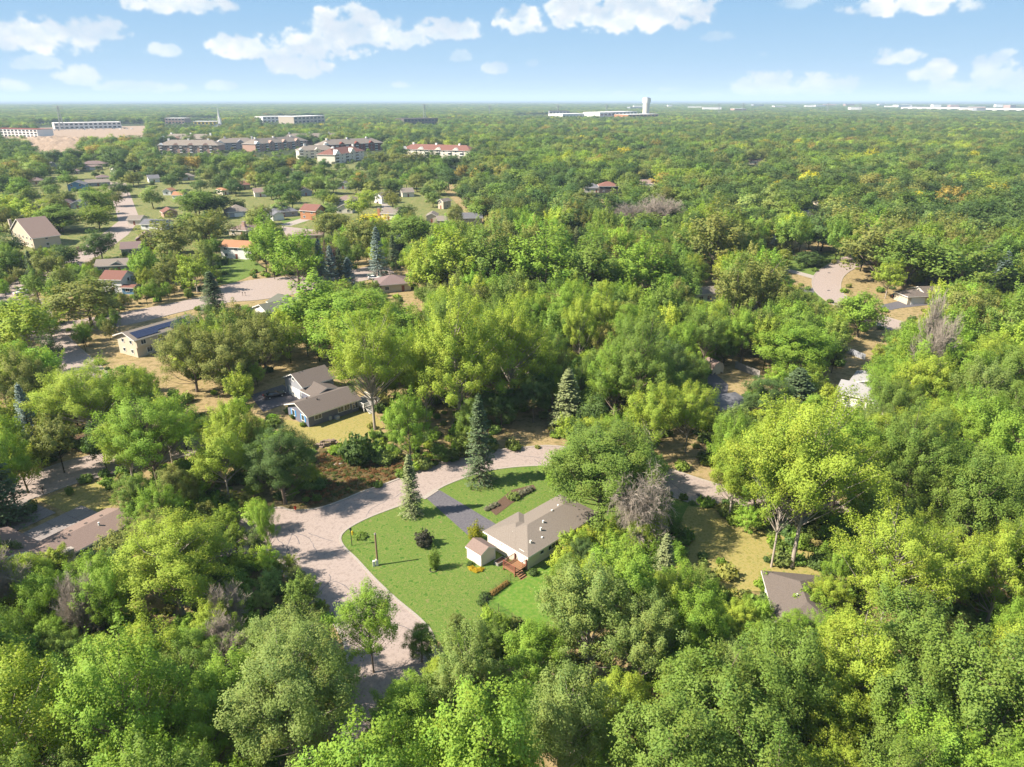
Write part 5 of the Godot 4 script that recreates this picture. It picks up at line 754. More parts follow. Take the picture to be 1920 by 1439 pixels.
const HOUSES := [
["suburb_house","tan house with brown hip roof and white garage door by the far street end",-421.9,-724.3,0.291,"tanwall","r_mauve",[[0.0,-0.0,21.6,12,3,0.4,"h"],[10.5,34.5,14.5,7,3.05,0.4,"h","tanwall","r_mauve","garage"]]],
["suburb_house","house with dark slate roof deep among the far trees",-439.8,-698.2,1.017,"greywall","r_grey",[[0.0,-0.0,13.7,10,3.2,0.5,"x"]]],
["suburb_house","house with red brown roof half hidden behind a dark spruce",-392.6,-652.3,0.592,"tanwall","r_mauve",[[0.0,-0.0,9.1,10,3,0.45,"h"]]],
["suburb_house","white gabled house at the top of the suburban street",-359.6,-661.5,-0.58,"white","r_tan",[[0.0,-0.0,9.5,10,4,0.5,"x"]]],
["suburb_house","low tan roofed house beside the top of the suburban street",-338.4,-599.1,0.505,"tanwall","r_mauve",[[0.0,-0.0,8.8,9,2.8,0.4,"h"]]],
["suburb_house","long light brown roofed house behind the blue gable",-324.4,-558.5,0.484,"greywall","r_tan",[[0.0,-0.0,16.2,9,2.9,0.4,"g"]]],
["suburb_house","bright blue gabled house among the trees",-320.6,-528.4,0.321,"bluewall","r_grey",[[0.0,-0.0,10.9,11,4.6,0.4,"x"]]],
["suburb_house","small brown gabled house in front of the blue house",-278.1,-445.1,-0.0,"orangewood","r_mauve",[[0.0,-0.0,7.5,9,2.9,0.5,"x"]]],
["suburb_house","small grey gabled house beside the brown gabled one",-267.9,-440.3,0.323,"greywall","r_grey",[[0.0,-0.0,7.5,9,2.9,0.45,"x"]]],
["suburb_house","big beige house with tall side chimney and brown roof",-234.0,-333.8,-0.689,"beige","r_brown",[[0.0,-0.0,27.9,11,4.8,0.5,"x"],[23.4,-1.0,3.5,8,3,0.45,"g"]],[-1.0,10,-1.2,"beige"]],
["suburb_house","low grey roofed house behind the red brown roof",-158.8,-267.9,0.265,"greywall","r_tan",[[0.0,-0.0,10.7,9,2.8,0.38,"g"],[4.9,-0.4,4.9,6,2.85,0.5,"x"]]],
["suburb_house","white house with plain red brown roof and a blue fronted porch",-140.8,-238.8,-0.105,"white","r_red",[[0.0,-0.0,7.4,8,5.0,0.5,"g"],[7.6,0.7,4.1,3.5,2.4,0.3,"g","bluewall","r_red"]]],
["suburb_house","red brick gabled house with brown roof",-164.2,-311.3,0.353,"brick","r_brown",[[0.0,-0.0,7.4,10,5.2,0.6,"x"],[-5.3,8.4,7.3,9,2.9,0.45,"g","greywall","r_mauve"]]],
["suburb_house","grey brown roofed house with two white garage doors",-160.1,-406.8,0.533,"greywall","r_tan",[[0.0,-0.0,12.2,12,3,0.5,"h","greywall","r_tan","garage"]]],
["suburb_house","brown roofed house with a pale brick chimney",-138.8,-350.9,-0.305,"tanwall","r_brown",[[0.0,-0.0,10.1,10,2.9,0.45,"h"]],[7,6.5,-3,"pinkbrick"]],
["suburb_house","white two level house with tan roof above a green lawn",-121.9,-296.6,-0.24,"white","r_orange",[[0.0,-0.0,14.5,8.5,5.0,0.45,"g"]]],
["suburb_house","house with bright orange brown roofs among round trees",-225.2,-483.3,-0.0,"white","r_orange",[[0.0,-0.0,6.7,8,3.0,0.45,"g"],[-17.1,-23.6,5.5,8,3.0,0.5,"x"]]],
["suburb_house","pinkish house with a red roof end behind a big maple",-195.5,-405.4,0.596,"pinkbrick","r_red",[[0.0,-0.0,7.3,9,2.9,0.5,"x"]]],
["suburb_house","grey roofed house with solar panels beside the suburban street",-189.6,-366.9,-0.133,"white","r_grey",[[0.0,-0.0,12.6,9,2.9,0.4,"g"]]],
["suburb_house","tan roofed house at the corner of the suburban street",-203.4,-380.8,-0.0,"cream","r_tan",[[0.0,-0.0,6.8,8,2.9,0.4,"g"]]],
["suburb_house","grey house with a white garage door under a gable",-135.8,-404.8,0.545,"greywall","r_grey",[[0.0,-0.0,15.8,14,3.0,0.42,"h"],[-1.0,11.3,6.0,6,3.05,0.5,"x","white","r_grey","garage"]]],
["suburb_house","orange timber house with red brown roof",-117.5,-401.0,-0.397,"orangewood","r_red",[[0.0,-0.0,10.4,10,5.0,0.55,"g"],[6.6,-1.9,3.5,7,2.8,0.4,"g"]]],
["suburb_house","grey house with a brown hip roof and a tan gabled front",-107.5,-443.6,-0.0,"greywall","r_brown",[[0.0,-0.0,11.0,10,5.0,0.4,"h"],[5.0,21.4,9.3,8,2.9,0.5,"x","cream","r_tan"]]],
["suburb_house","narrow white gabled house at the end of the side drive",-88.6,-468.3,-0.755,"white","r_tan",[[0.0,-0.0,7.8,9,4.5,0.5,"x"]]],
["suburb_house","tan roofed house with an orange brick chimney",-72.3,-398.7,-0.235,"cream","r_tan",[[0.0,-0.0,8.5,12,3.6,0.4,"g"]],[-2,6,-2,"orangewood"]],
["suburb_house","beige twin gabled house behind the yellowing wood edge",-46.2,-389.0,-0.0,"beige","r_tan",[[0.0,-0.0,5.5,9,3.6,0.5,"x"],[6.4,9.4,5.2,8,2.8,0.4,"g"]]],
["suburb_house","grey roofed beige house above the yellowing wood edge",-26.1,-375.1,0.169,"beige","r_grey",[[0.0,-0.0,10.6,7,4.6,0.6,"g"]]],
["suburb_house","slim beige gable between two dark trees",-45.0,-441.8,-0.612,"beige","r_tan",[[0.0,-0.0,4.2,7,4.6,0.6,"x"]]],
["suburb_house","slate blue gabled house alone among far trees",-129.5,-543.1,-0.0,"greywall","r_grey",[[0.0,-0.0,8.3,9,3.0,0.5,"x"]]],
["suburb_house","low brown roofed house below the white driveway",-100.8,-335.3,0.121,"tanwall","r_brown",[[0.0,-0.0,11.7,6,2.8,0.35,"g"]]],
["suburb_house","brown hip roofed house with a red deck at the cul-de-sac end",-45.6,-238.2,0.349,"tanwall","r_mauve",[[0.0,-0.0,11.1,10,2.9,0.4,"h"]]],
["suburb_house","long low house with green grey roof beside the cul-de-sac",-72.8,-204.5,0.792,"white","r_green",[[0.0,-0.0,13.4,8.5,3.0,0.36,"g"],[6.0,-5.4,7.9,6,3.05,0.4,"x"]]],
["suburb_house","cream house with grey roof and chimney in the deep wood",51.7,-522.5,-0.0,"cream","r_grey",[[0.0,-0.0,11.4,10,3.4,0.5,"h"]],[-0.8,8,-2,"pinkbrick"]],
["suburb_house","dark house with red brown hip roofs in the deep wood",61.8,-518.0,-0.0,"darktrim","r_red",[[0.0,-0.0,13.2,11,5.0,0.45,"h"]]],
["suburb_house","twin brown gables just clear of the deep wood",93.5,-538.9,-0.299,"cream","r_brown",[[0.0,-0.0,12.0,9,4.6,0.5,"g"]]],
["suburb_house","long low tan house in a gap of the far wood",241.2,-756.5,-0.0,"tanwall","r_brown",[[0.0,-0.0,14.1,9,3.5,0.35,"g"]]],
["suburb_house","tan hip roofed house with chimney in the deep wood",191.7,-454.1,-0.0,"tanwall","r_tan",[[0.0,-0.0,8.7,9,3.0,0.4,"h"]],[14,6.5,-3,"pinkbrick"]],
["suburb_house","white gabled house with grey roof in the deep wood",159.4,-394.2,0.469,"white","r_grey",[[0.0,-0.0,8.6,10,3.4,0.4,"x"]]],
["suburb_house","red roofed house behind the grey brown roofed one with white doors",-201.4,-541.3,0.487,"tanwall","r_red",[[0.0,-0.0,7.5,10,3.2,0.45,"g"]]],
["suburb_house","small orange roofed house end among dark round trees",-201.5,-508.2,0.76,"cream","r_orange",[[0.0,-0.0,4.5,10,3.2,0.45,"h"]]],
["suburb_house","grey roofed house near the top of the suburban street",-289.9,-586.8,0.559,"white","r_grey",[[0.0,-0.0,7.8,10,3.2,0.45,"g"]]],
["suburb_house","tan hip roofed house beyond the orange roofed houses",-269.9,-603.6,0.508,"tanwall","r_tan",[[0.0,-0.0,8.9,10,3.2,0.45,"h"]]],
["suburb_house","brown roofed house behind the orange timber house",-145.7,-502.1,0.399,"greywall","r_brown",[[0.0,-0.0,7.9,10,3.2,0.45,"x"]]],
["suburb_house","tan roofed house behind the twin gabled beige house",-74.5,-496.1,0.375,"cream","r_tan",[[0.0,-0.0,8.1,10,3.2,0.45,"g"]]],
["suburb_house","low grey house behind the big beige chimney house",-267.9,-395.5,0.356,"greywall","r_grey",[[0.0,-0.0,5.6,10,3.2,0.45,"h"]]],
["suburb_house","cream house with brown roof behind the grey gabled garage",-174.8,-496.1,0.422,"cream","r_brown",[[0.0,-0.0,7.3,10,3.2,0.45,"g"]]],
["suburb_house","mauve roofed house beside the dark slate roof",-375.0,-570.8,0.479,"tanwall","r_mauve",[[0.0,-0.0,8.5,10,3.2,0.45,"h"]]]]
const BLOCKS := [
["apartment_block","brick apartment block with tan roof and white arched balconies",[-436.6,-923.1,-0.0,73.7,22,9.5,0.0],"pinkbrick","r_tan",3,"h",12,"white"],
["apartment_block","tan roofed apartment block behind the arched balconies",[-511.3,-1091.2,-0.192,78.7,22,9.5,0.0],"pinkbrick","r_tan",3,"h",10,"white"],
["apartment_block","long brick apartment block with white balconies and tall chimneys",[-324.5,-945.6,1.121,97.6,22,9.5,0.0],"pinkbrick","r_tan",3,"h",12,"white"],
["apartment_block","tan roofed apartment block topped by many white chimneys",[-333.1,-1091.2,0.374,85.7,22,9.5,0.0],"pinkbrick","r_tan",3,"h",12,"white"],
["apartment_block","brick apartment block with cream gables next to the red roofed one",[-232.1,-923.1,0.745,85.9,22,9.5,0.0],"brick","r_tan",3,"h",12,"white"],
["apartment_block","cream apartment block end with a red brown roof",[-181.1,-759.7,1.311,67.3,20,9.5,0.0],"cream","r_red",3,"h",6,"white"],
["apartment_block","long red brown roofed apartment block rising from the trees",[-127.7,-860.1,-0.418,89.5,20,9.0,0.0],"cream","r_red",3,"h",12,"white"],
["apartment_block","blue grey and tan roofed apartment block behind the birch coloured gap",[-382.7,-969.1,0.504,51.2,20,9.5,0.0],"greywall","r_tan",3,"h",6,"white"],
["apartment_block","low cream and tan roofed apartment wing beside the parking trees",[-235.6,-824.7,0.465,40.2,18,9.5,0.0],"cream","r_tan",3,"h",7,"white"],
["site_building","white walled unfinished building with rows of small windows",[-950.0,-1358.2,-0.372,133.2,30,13,0.0],"white","brick",3,"flat",14,"pinkbrick"],
["shop_building","long white and brick shop building behind the parking ground",[-1008.7,-1664.4,0.629,133.2,40,13,0.0],"white","white",2,"flat",14,"white"],
["shop_building","pale shop building in front of the yellow one",[-936.4,-2042.8,-0.0,53.1,40,14,0.0],"pinkbrick","white",2,"flat",6,"white"],
["shop_building","low building with a yellow front band",[-828.1,-1966.8,-0.0,59.5,30,8,0.0],"yellow","white",1,"flat",6,"white"],
["school_building","white hall with a flat roof beside the tan brick hall",[-702.7,-2137.3,0.76,97.8,50,16,0.0],"white","white",2,"flat",8,"white"],
["school_building","tan brick hall with a flat white roof",[-588.8,-2044.4,1.207,142.4,50,18,0.0],"beige","white",2,"flat",8,"white"],
["office_building","dark brown office building low in the far wood",[-271.8,-1904.3,0.586,96.6,50,16,0.0],"r_dark","darktrim",2,"flat",10,"darktrim"],
["shop_building","long low tan building before the far wood",[-478.7,-2127.9,0.663,99.8,40,12,0.0],"beige","r_tan",1,"flat",8,"white"],
["works_building","grey works building with roof structures near the water tower",[123.4,-2516.3,-0.0,67.0,60,26,0.0],"greywall","darktrim",2,"flat",6,"white"],
["works_building","long white warehouse near the water tower",[153.5,-2303.0,0.765,124.0,60,20,0.0],"white","white",1,"flat",8,"white"],
["works_building","white terraced building below the water tower",[270.1,-2335.5,0.944,252.4,60,24,0.0],"white","white",2,"flat",10,"white"],
["works_building","orange brick hall at the foot of the water tower",[356.3,-2328.8,0.655,137.7,60,18,0.0],"orangewood","white",2,"flat",8,"white"],
["warehouse","long white warehouse strip on the far plain",[2201.6,-4313.4,-1.001,321.4,120,20,0.0],"white","white",1,"flat",6,"white"],
["warehouse","bright white warehouse strip at the end of the far plain",[2235.3,-3804.0,-0.779,302.2,120,20,0.0],"white","white",1,"flat",6,"white"]]
const WT := [468.1,-2659.1,30.0,67.0]
const PYLONS := [[-972.9,-1632.0,49.3,"lattice power pylon behind the unfinished white building"],[-262.9,-2284.9,48.7,"lattice power pylon behind the dark brown office building"],[-87.8,-2998.7,40.6,"small lattice pylon in the far blue wood"],[157.4,-2595.2,45.2,"lattice pylon beside the grey works building"],[369.5,-2977.2,44.6,"lattice pylon between works and water tower"],[839.6,-3087.9,46.0,"lattice pylon in the far wood past the water tower"],[957.8,-3158.0,47.7,"lattice pylon before the far white halls"],[1341.1,-3232.9,47.3,"lattice pylon standing before the brick coloured halls"],[1453.9,-3183.7,45.5,"lattice pylon before the white warehouse strip"]]
const SPIRE := [-612.5,-1585.8,46.0]
const TOWN := [[2111,-5417,60,48,21,0],[3294,-6360,68,47,18,1],[2589,-5227,62,56,19,0],[2985,-4898,89,50,17,2],[2048,-6365,96,38,21,1],[3501,-6301,62,54,20,0],[2175,-3547,41,37,24,1],[3487,-6029,64,55,21,2],[2712,-5309,102,50,24,0],[3433,-5263,43,56,24,2],[2904,-5749,47,55,21,0],[1845,-5270,81,45,19,0],[1788,-3974,54,53,23,0],[3042,-5877,60,48,21,0],[3259,-6749,55,32,21,0],[3975,-6235,53,38,22,0],[2823,-6783,102,41,20,2],[2830,-6411,84,33,24,2],[2289,-5705,87,58,20,0],[1179,-5709,31,42,21,0],[1039,-5889,41,49,19,0],[1190,-4964,87,52,17,0],[1105,-3718,60,49,19,2],[836,-5078,55,41,21,0],[1062,-4051,95,59,22,0],[741,-4564,94,37,18,1]]
var CLEAR := [PackedVector2Array([Vector2(-160,-424),Vector2(-150,-424),Vector2(-192,-544),Vector2(-205,-544)]),PackedVector2Array([Vector2(-160,-399),Vector2(-153,-399),Vector2(-194,-508),Vector2(-204,-508)]),PackedVector2Array([Vector2(-229,-459),Vector2(-218,-459),Vector2(-280,-591),Vector2(-295,-591)]),PackedVector2Array([Vector2(-214,-472),Vector2(-201,-472),Vector2(-259,-608),Vector2(-275,-608)]),PackedVector2Array([Vector2(-116,-394),Vector2(-106,-394),Vector2(-136,-504),Vector2(-149,-504)]),PackedVector2Array([Vector2(-61,-390),Vector2(-50,-390),Vector2(-64,-498),Vector2(-77,-498)]),PackedVector2Array([Vector2(-213,-312),Vector2(-205,-312),Vector2(-261,-398),Vector2(-271,-398)]),PackedVector2Array([Vector2(-139,-390),Vector2(-129,-390),Vector2(-165,-498),Vector2(-178,-498)]),PackedVector2Array([Vector2(-296,-447),Vector2(-284,-447),Vector2(-364,-575),Vector2(-380,-575)]),PackedVector2Array([Vector2(-317,-540),Vector2(-296,-540),Vector2(-400,-734),Vector2(-430,-734)]),PackedVector2Array([Vector2(-354,-558),Vector2(-338,-558),Vector2(-444,-734),Vector2(-464,-734)]),PackedVector2Array([Vector2(-312,-516),Vector2(-300,-516),Vector2(-391,-672),Vector2(-406,-672)]),PackedVector2Array([Vector2(-287,-524),Vector2(-279,-524),Vector2(-367,-692),Vector2(-378,-692)]),PackedVector2Array([Vector2(-269,-472),Vector2(-257,-472),Vector2(-332,-611),Vector2(-347,-611)]),PackedVector2Array([Vector2(-256,-438),Vector2(-239,-438),Vector2(-305,-561),Vector2(-328,-561)]),PackedVector2Array([Vector2(-259,-424),Vector2(-247,-424),Vector2(-318,-548),Vector2(-334,-548)]),PackedVector2Array([Vector2(-219,-348),Vector2(-211,-348),Vector2(-270,-448),Vector2(-281,-448)]),PackedVector2Array([Vector2(-212,-346),Vector2(-203,-346),Vector2(-260,-444),Vector2(-271,-444)]),PackedVector2Array([Vector2(-176.3,-248.4),Vector2(-159.7,-248.4),Vector2(-214,-335),Vector2(-236,-335)]),PackedVector2Array([Vector2(-126.9,-212.7),Vector2(-115.9,-212.7),Vector2(-148.2,-272.8),Vector2(-162.3,-272.8)]),PackedVector2Array([Vector2(-109.7,-183.7),Vector2(-102.8,-183.7),Vector2(-134.7,-242.2),Vector2(-143.8,-242.2)]),PackedVector2Array([Vector2(-103.6,-183.1),Vector2(-98.9,-183.1),Vector2(-124.8,-231.6),Vector2(-130.8,-231.6)]),PackedVector2Array([Vector2(-131.4,-237.1),Vector2(-118.9,-237.1),Vector2(-157,-315),Vector2(-174,-315)]),PackedVector2Array([Vector2(-124,-309),Vector2(-111,-309),Vector2(-148,-414),Vector2(-166,-414)]),PackedVector2Array([Vector2(-110.5,-276.7),Vector2(-101.7,-276.7),Vector2(-132,-360),Vector2(-143,-360)]),PackedVector2Array([Vector2(-94.6,-226.8),Vector2(-85.5,-226.8),Vector2(-114,-303),Vector2(-126,-303)]),PackedVector2Array([Vector2(-174,-360),Vector2(-162,-360),Vector2(-217,-484),Vector2(-233,-484)]),PackedVector2Array([Vector2(-154,-318),Vector2(-146,-318),Vector2(-190,-414),Vector2(-201,-414)]),PackedVector2Array([Vector2(-152.1,-291.8),Vector2(-143.4,-291.8),Vector2(-184,-375),Vector2(-195,-375)]),PackedVector2Array([Vector2(-156.8,-291.8),Vector2(-149.9,-291.8),Vector2(-193,-377),Vector2(-202,-377)]),PackedVector2Array([Vector2(-101.5,-298.6),Vector2(-87.3,-298.6),Vector2(-117,-402),Vector2(-136,-402)]),PackedVector2Array([Vector2(-95,-318),Vector2(-80,-318),Vector2(-105,-414),Vector2(-123,-414)]),PackedVector2Array([Vector2(-88.5,-271.9),Vector2(-73.9,-271.9),Vector2(-96,-354),Vector2(-115,-354)]),PackedVector2Array([Vector2(-81,-329),Vector2(-70,-329),Vector2(-94,-443),Vector2(-109,-443)]),PackedVector2Array([Vector2(-72,-372),Vector2(-65,-372),Vector2(-85,-486),Vector2(-94,-486)]),PackedVector2Array([Vector2(-56,-303),Vector2(-48,-303),Vector2(-64,-404),Vector2(-75,-404)]),PackedVector2Array([Vector2(-36.5,-298.6),Vector2(-26.3,-298.6),Vector2(-34,-389),Vector2(-47,-389)]),PackedVector2Array([Vector2(-21.6,-294.5),Vector2(-11.3,-294.5),Vector2(-15,-383),Vector2(-28,-383)]),PackedVector2Array([Vector2(-36,-341),Vector2(-31,-341),Vector2(-40,-442),Vector2(-46,-442)]),PackedVector2Array([Vector2(-103,-424),Vector2(-94,-424),Vector2(-120,-544),Vector2(-132,-544)]),PackedVector2Array([Vector2(-80.7,-265.1),Vector2(-69.2,-265.1),Vector2(-87,-334),Vector2(-102,-334)]),PackedVector2Array([Vector2(39,-414),Vector2(62,-414),Vector2(80,-539),Vector2(51,-539)]),PackedVector2Array([Vector2(74,-435),Vector2(87,-435),Vector2(112,-559),Vector2(95,-559)]),PackedVector2Array([Vector2(188,-597),Vector2(204,-597),Vector2(259,-760),Vector2(240,-760)]),PackedVector2Array([Vector2(150,-358),Vector2(159,-358),Vector2(202,-454),Vector2(190,-454)]),PackedVector2Array([Vector2(125,-309),Vector2(131,-309),Vector2(167,-396),Vector2(160,-396)]),PackedVector2Array([Vector2(-170,-303),Vector2(-155,-303),Vector2(-225,-443),Vector2(-247,-443)]),PackedVector2Array([Vector2(-152.5,-267.4),Vector2(-146.1,-267.4),Vector2(-191,-351),Vector2(-199,-351)]),PackedVector2Array([Vector2(-139.0,-218.7),Vector2(-129.9,-218.7),Vector2(-170.6,-288.8),Vector2(-182.5,-288.8)]),PackedVector2Array([Vector2(-130.6,-175.5),Vector2(-122.8,-175.5),Vector2(-158.9,-228.4),Vector2(-169.1,-228.4)]),PackedVector2Array([Vector2(-337,-701),Vector2(-115,-701),Vector2(-174,-1064),Vector2(-510,-1064)]),PackedVector2Array([Vector2(-146,-602),Vector2(-119,-602),Vector2(-166,-843),Vector2(-204,-843)]),PackedVector2Array([Vector2(-106,-723),Vector2(-38,-723),Vector2(-50,-962),Vector2(-141,-962)]),PackedVector2Array([Vector2(-698,-1020),Vector2(-641,-1020),Vector2(-924,-1472),Vector2(-1005,-1472)]),PackedVector2Array([Vector2(-666,-1050),Vector2(-510,-1050),Vector2(-987,-2045),Vector2(-1290,-2045)]),PackedVector2Array([Vector2(-498,-771),Vector2(-443,-771),Vector2(-629,-1098),Vector2(-707,-1098)]),PackedVector2Array([Vector2(-665,-1435),Vector2(-557,-1435),Vector2(-1006,-2603),Vector2(-1202,-2603)]),PackedVector2Array([Vector2(-521,-1561),Vector2(-383,-1561),Vector2(-721,-2951),Vector2(-980,-2951)]),PackedVector2Array([Vector2(-239,-1633),Vector2(-155,-1633),Vector2(-219,-2307),Vector2(-338,-2307)]),PackedVector2Array([Vector2(8,-2323),Vector2(204,-2323),Vector2(278,-3171),Vector2(11,-3171)]),PackedVector2Array([Vector2(253,-2254),Vector2(436,-2254),Vector2(592,-3068),Vector2(345,-3068)]),PackedVector2Array([Vector2(2169,-4276),Vector2(2887,-4276),Vector2(4296,-6367),Vector2(3228,-6367)])]
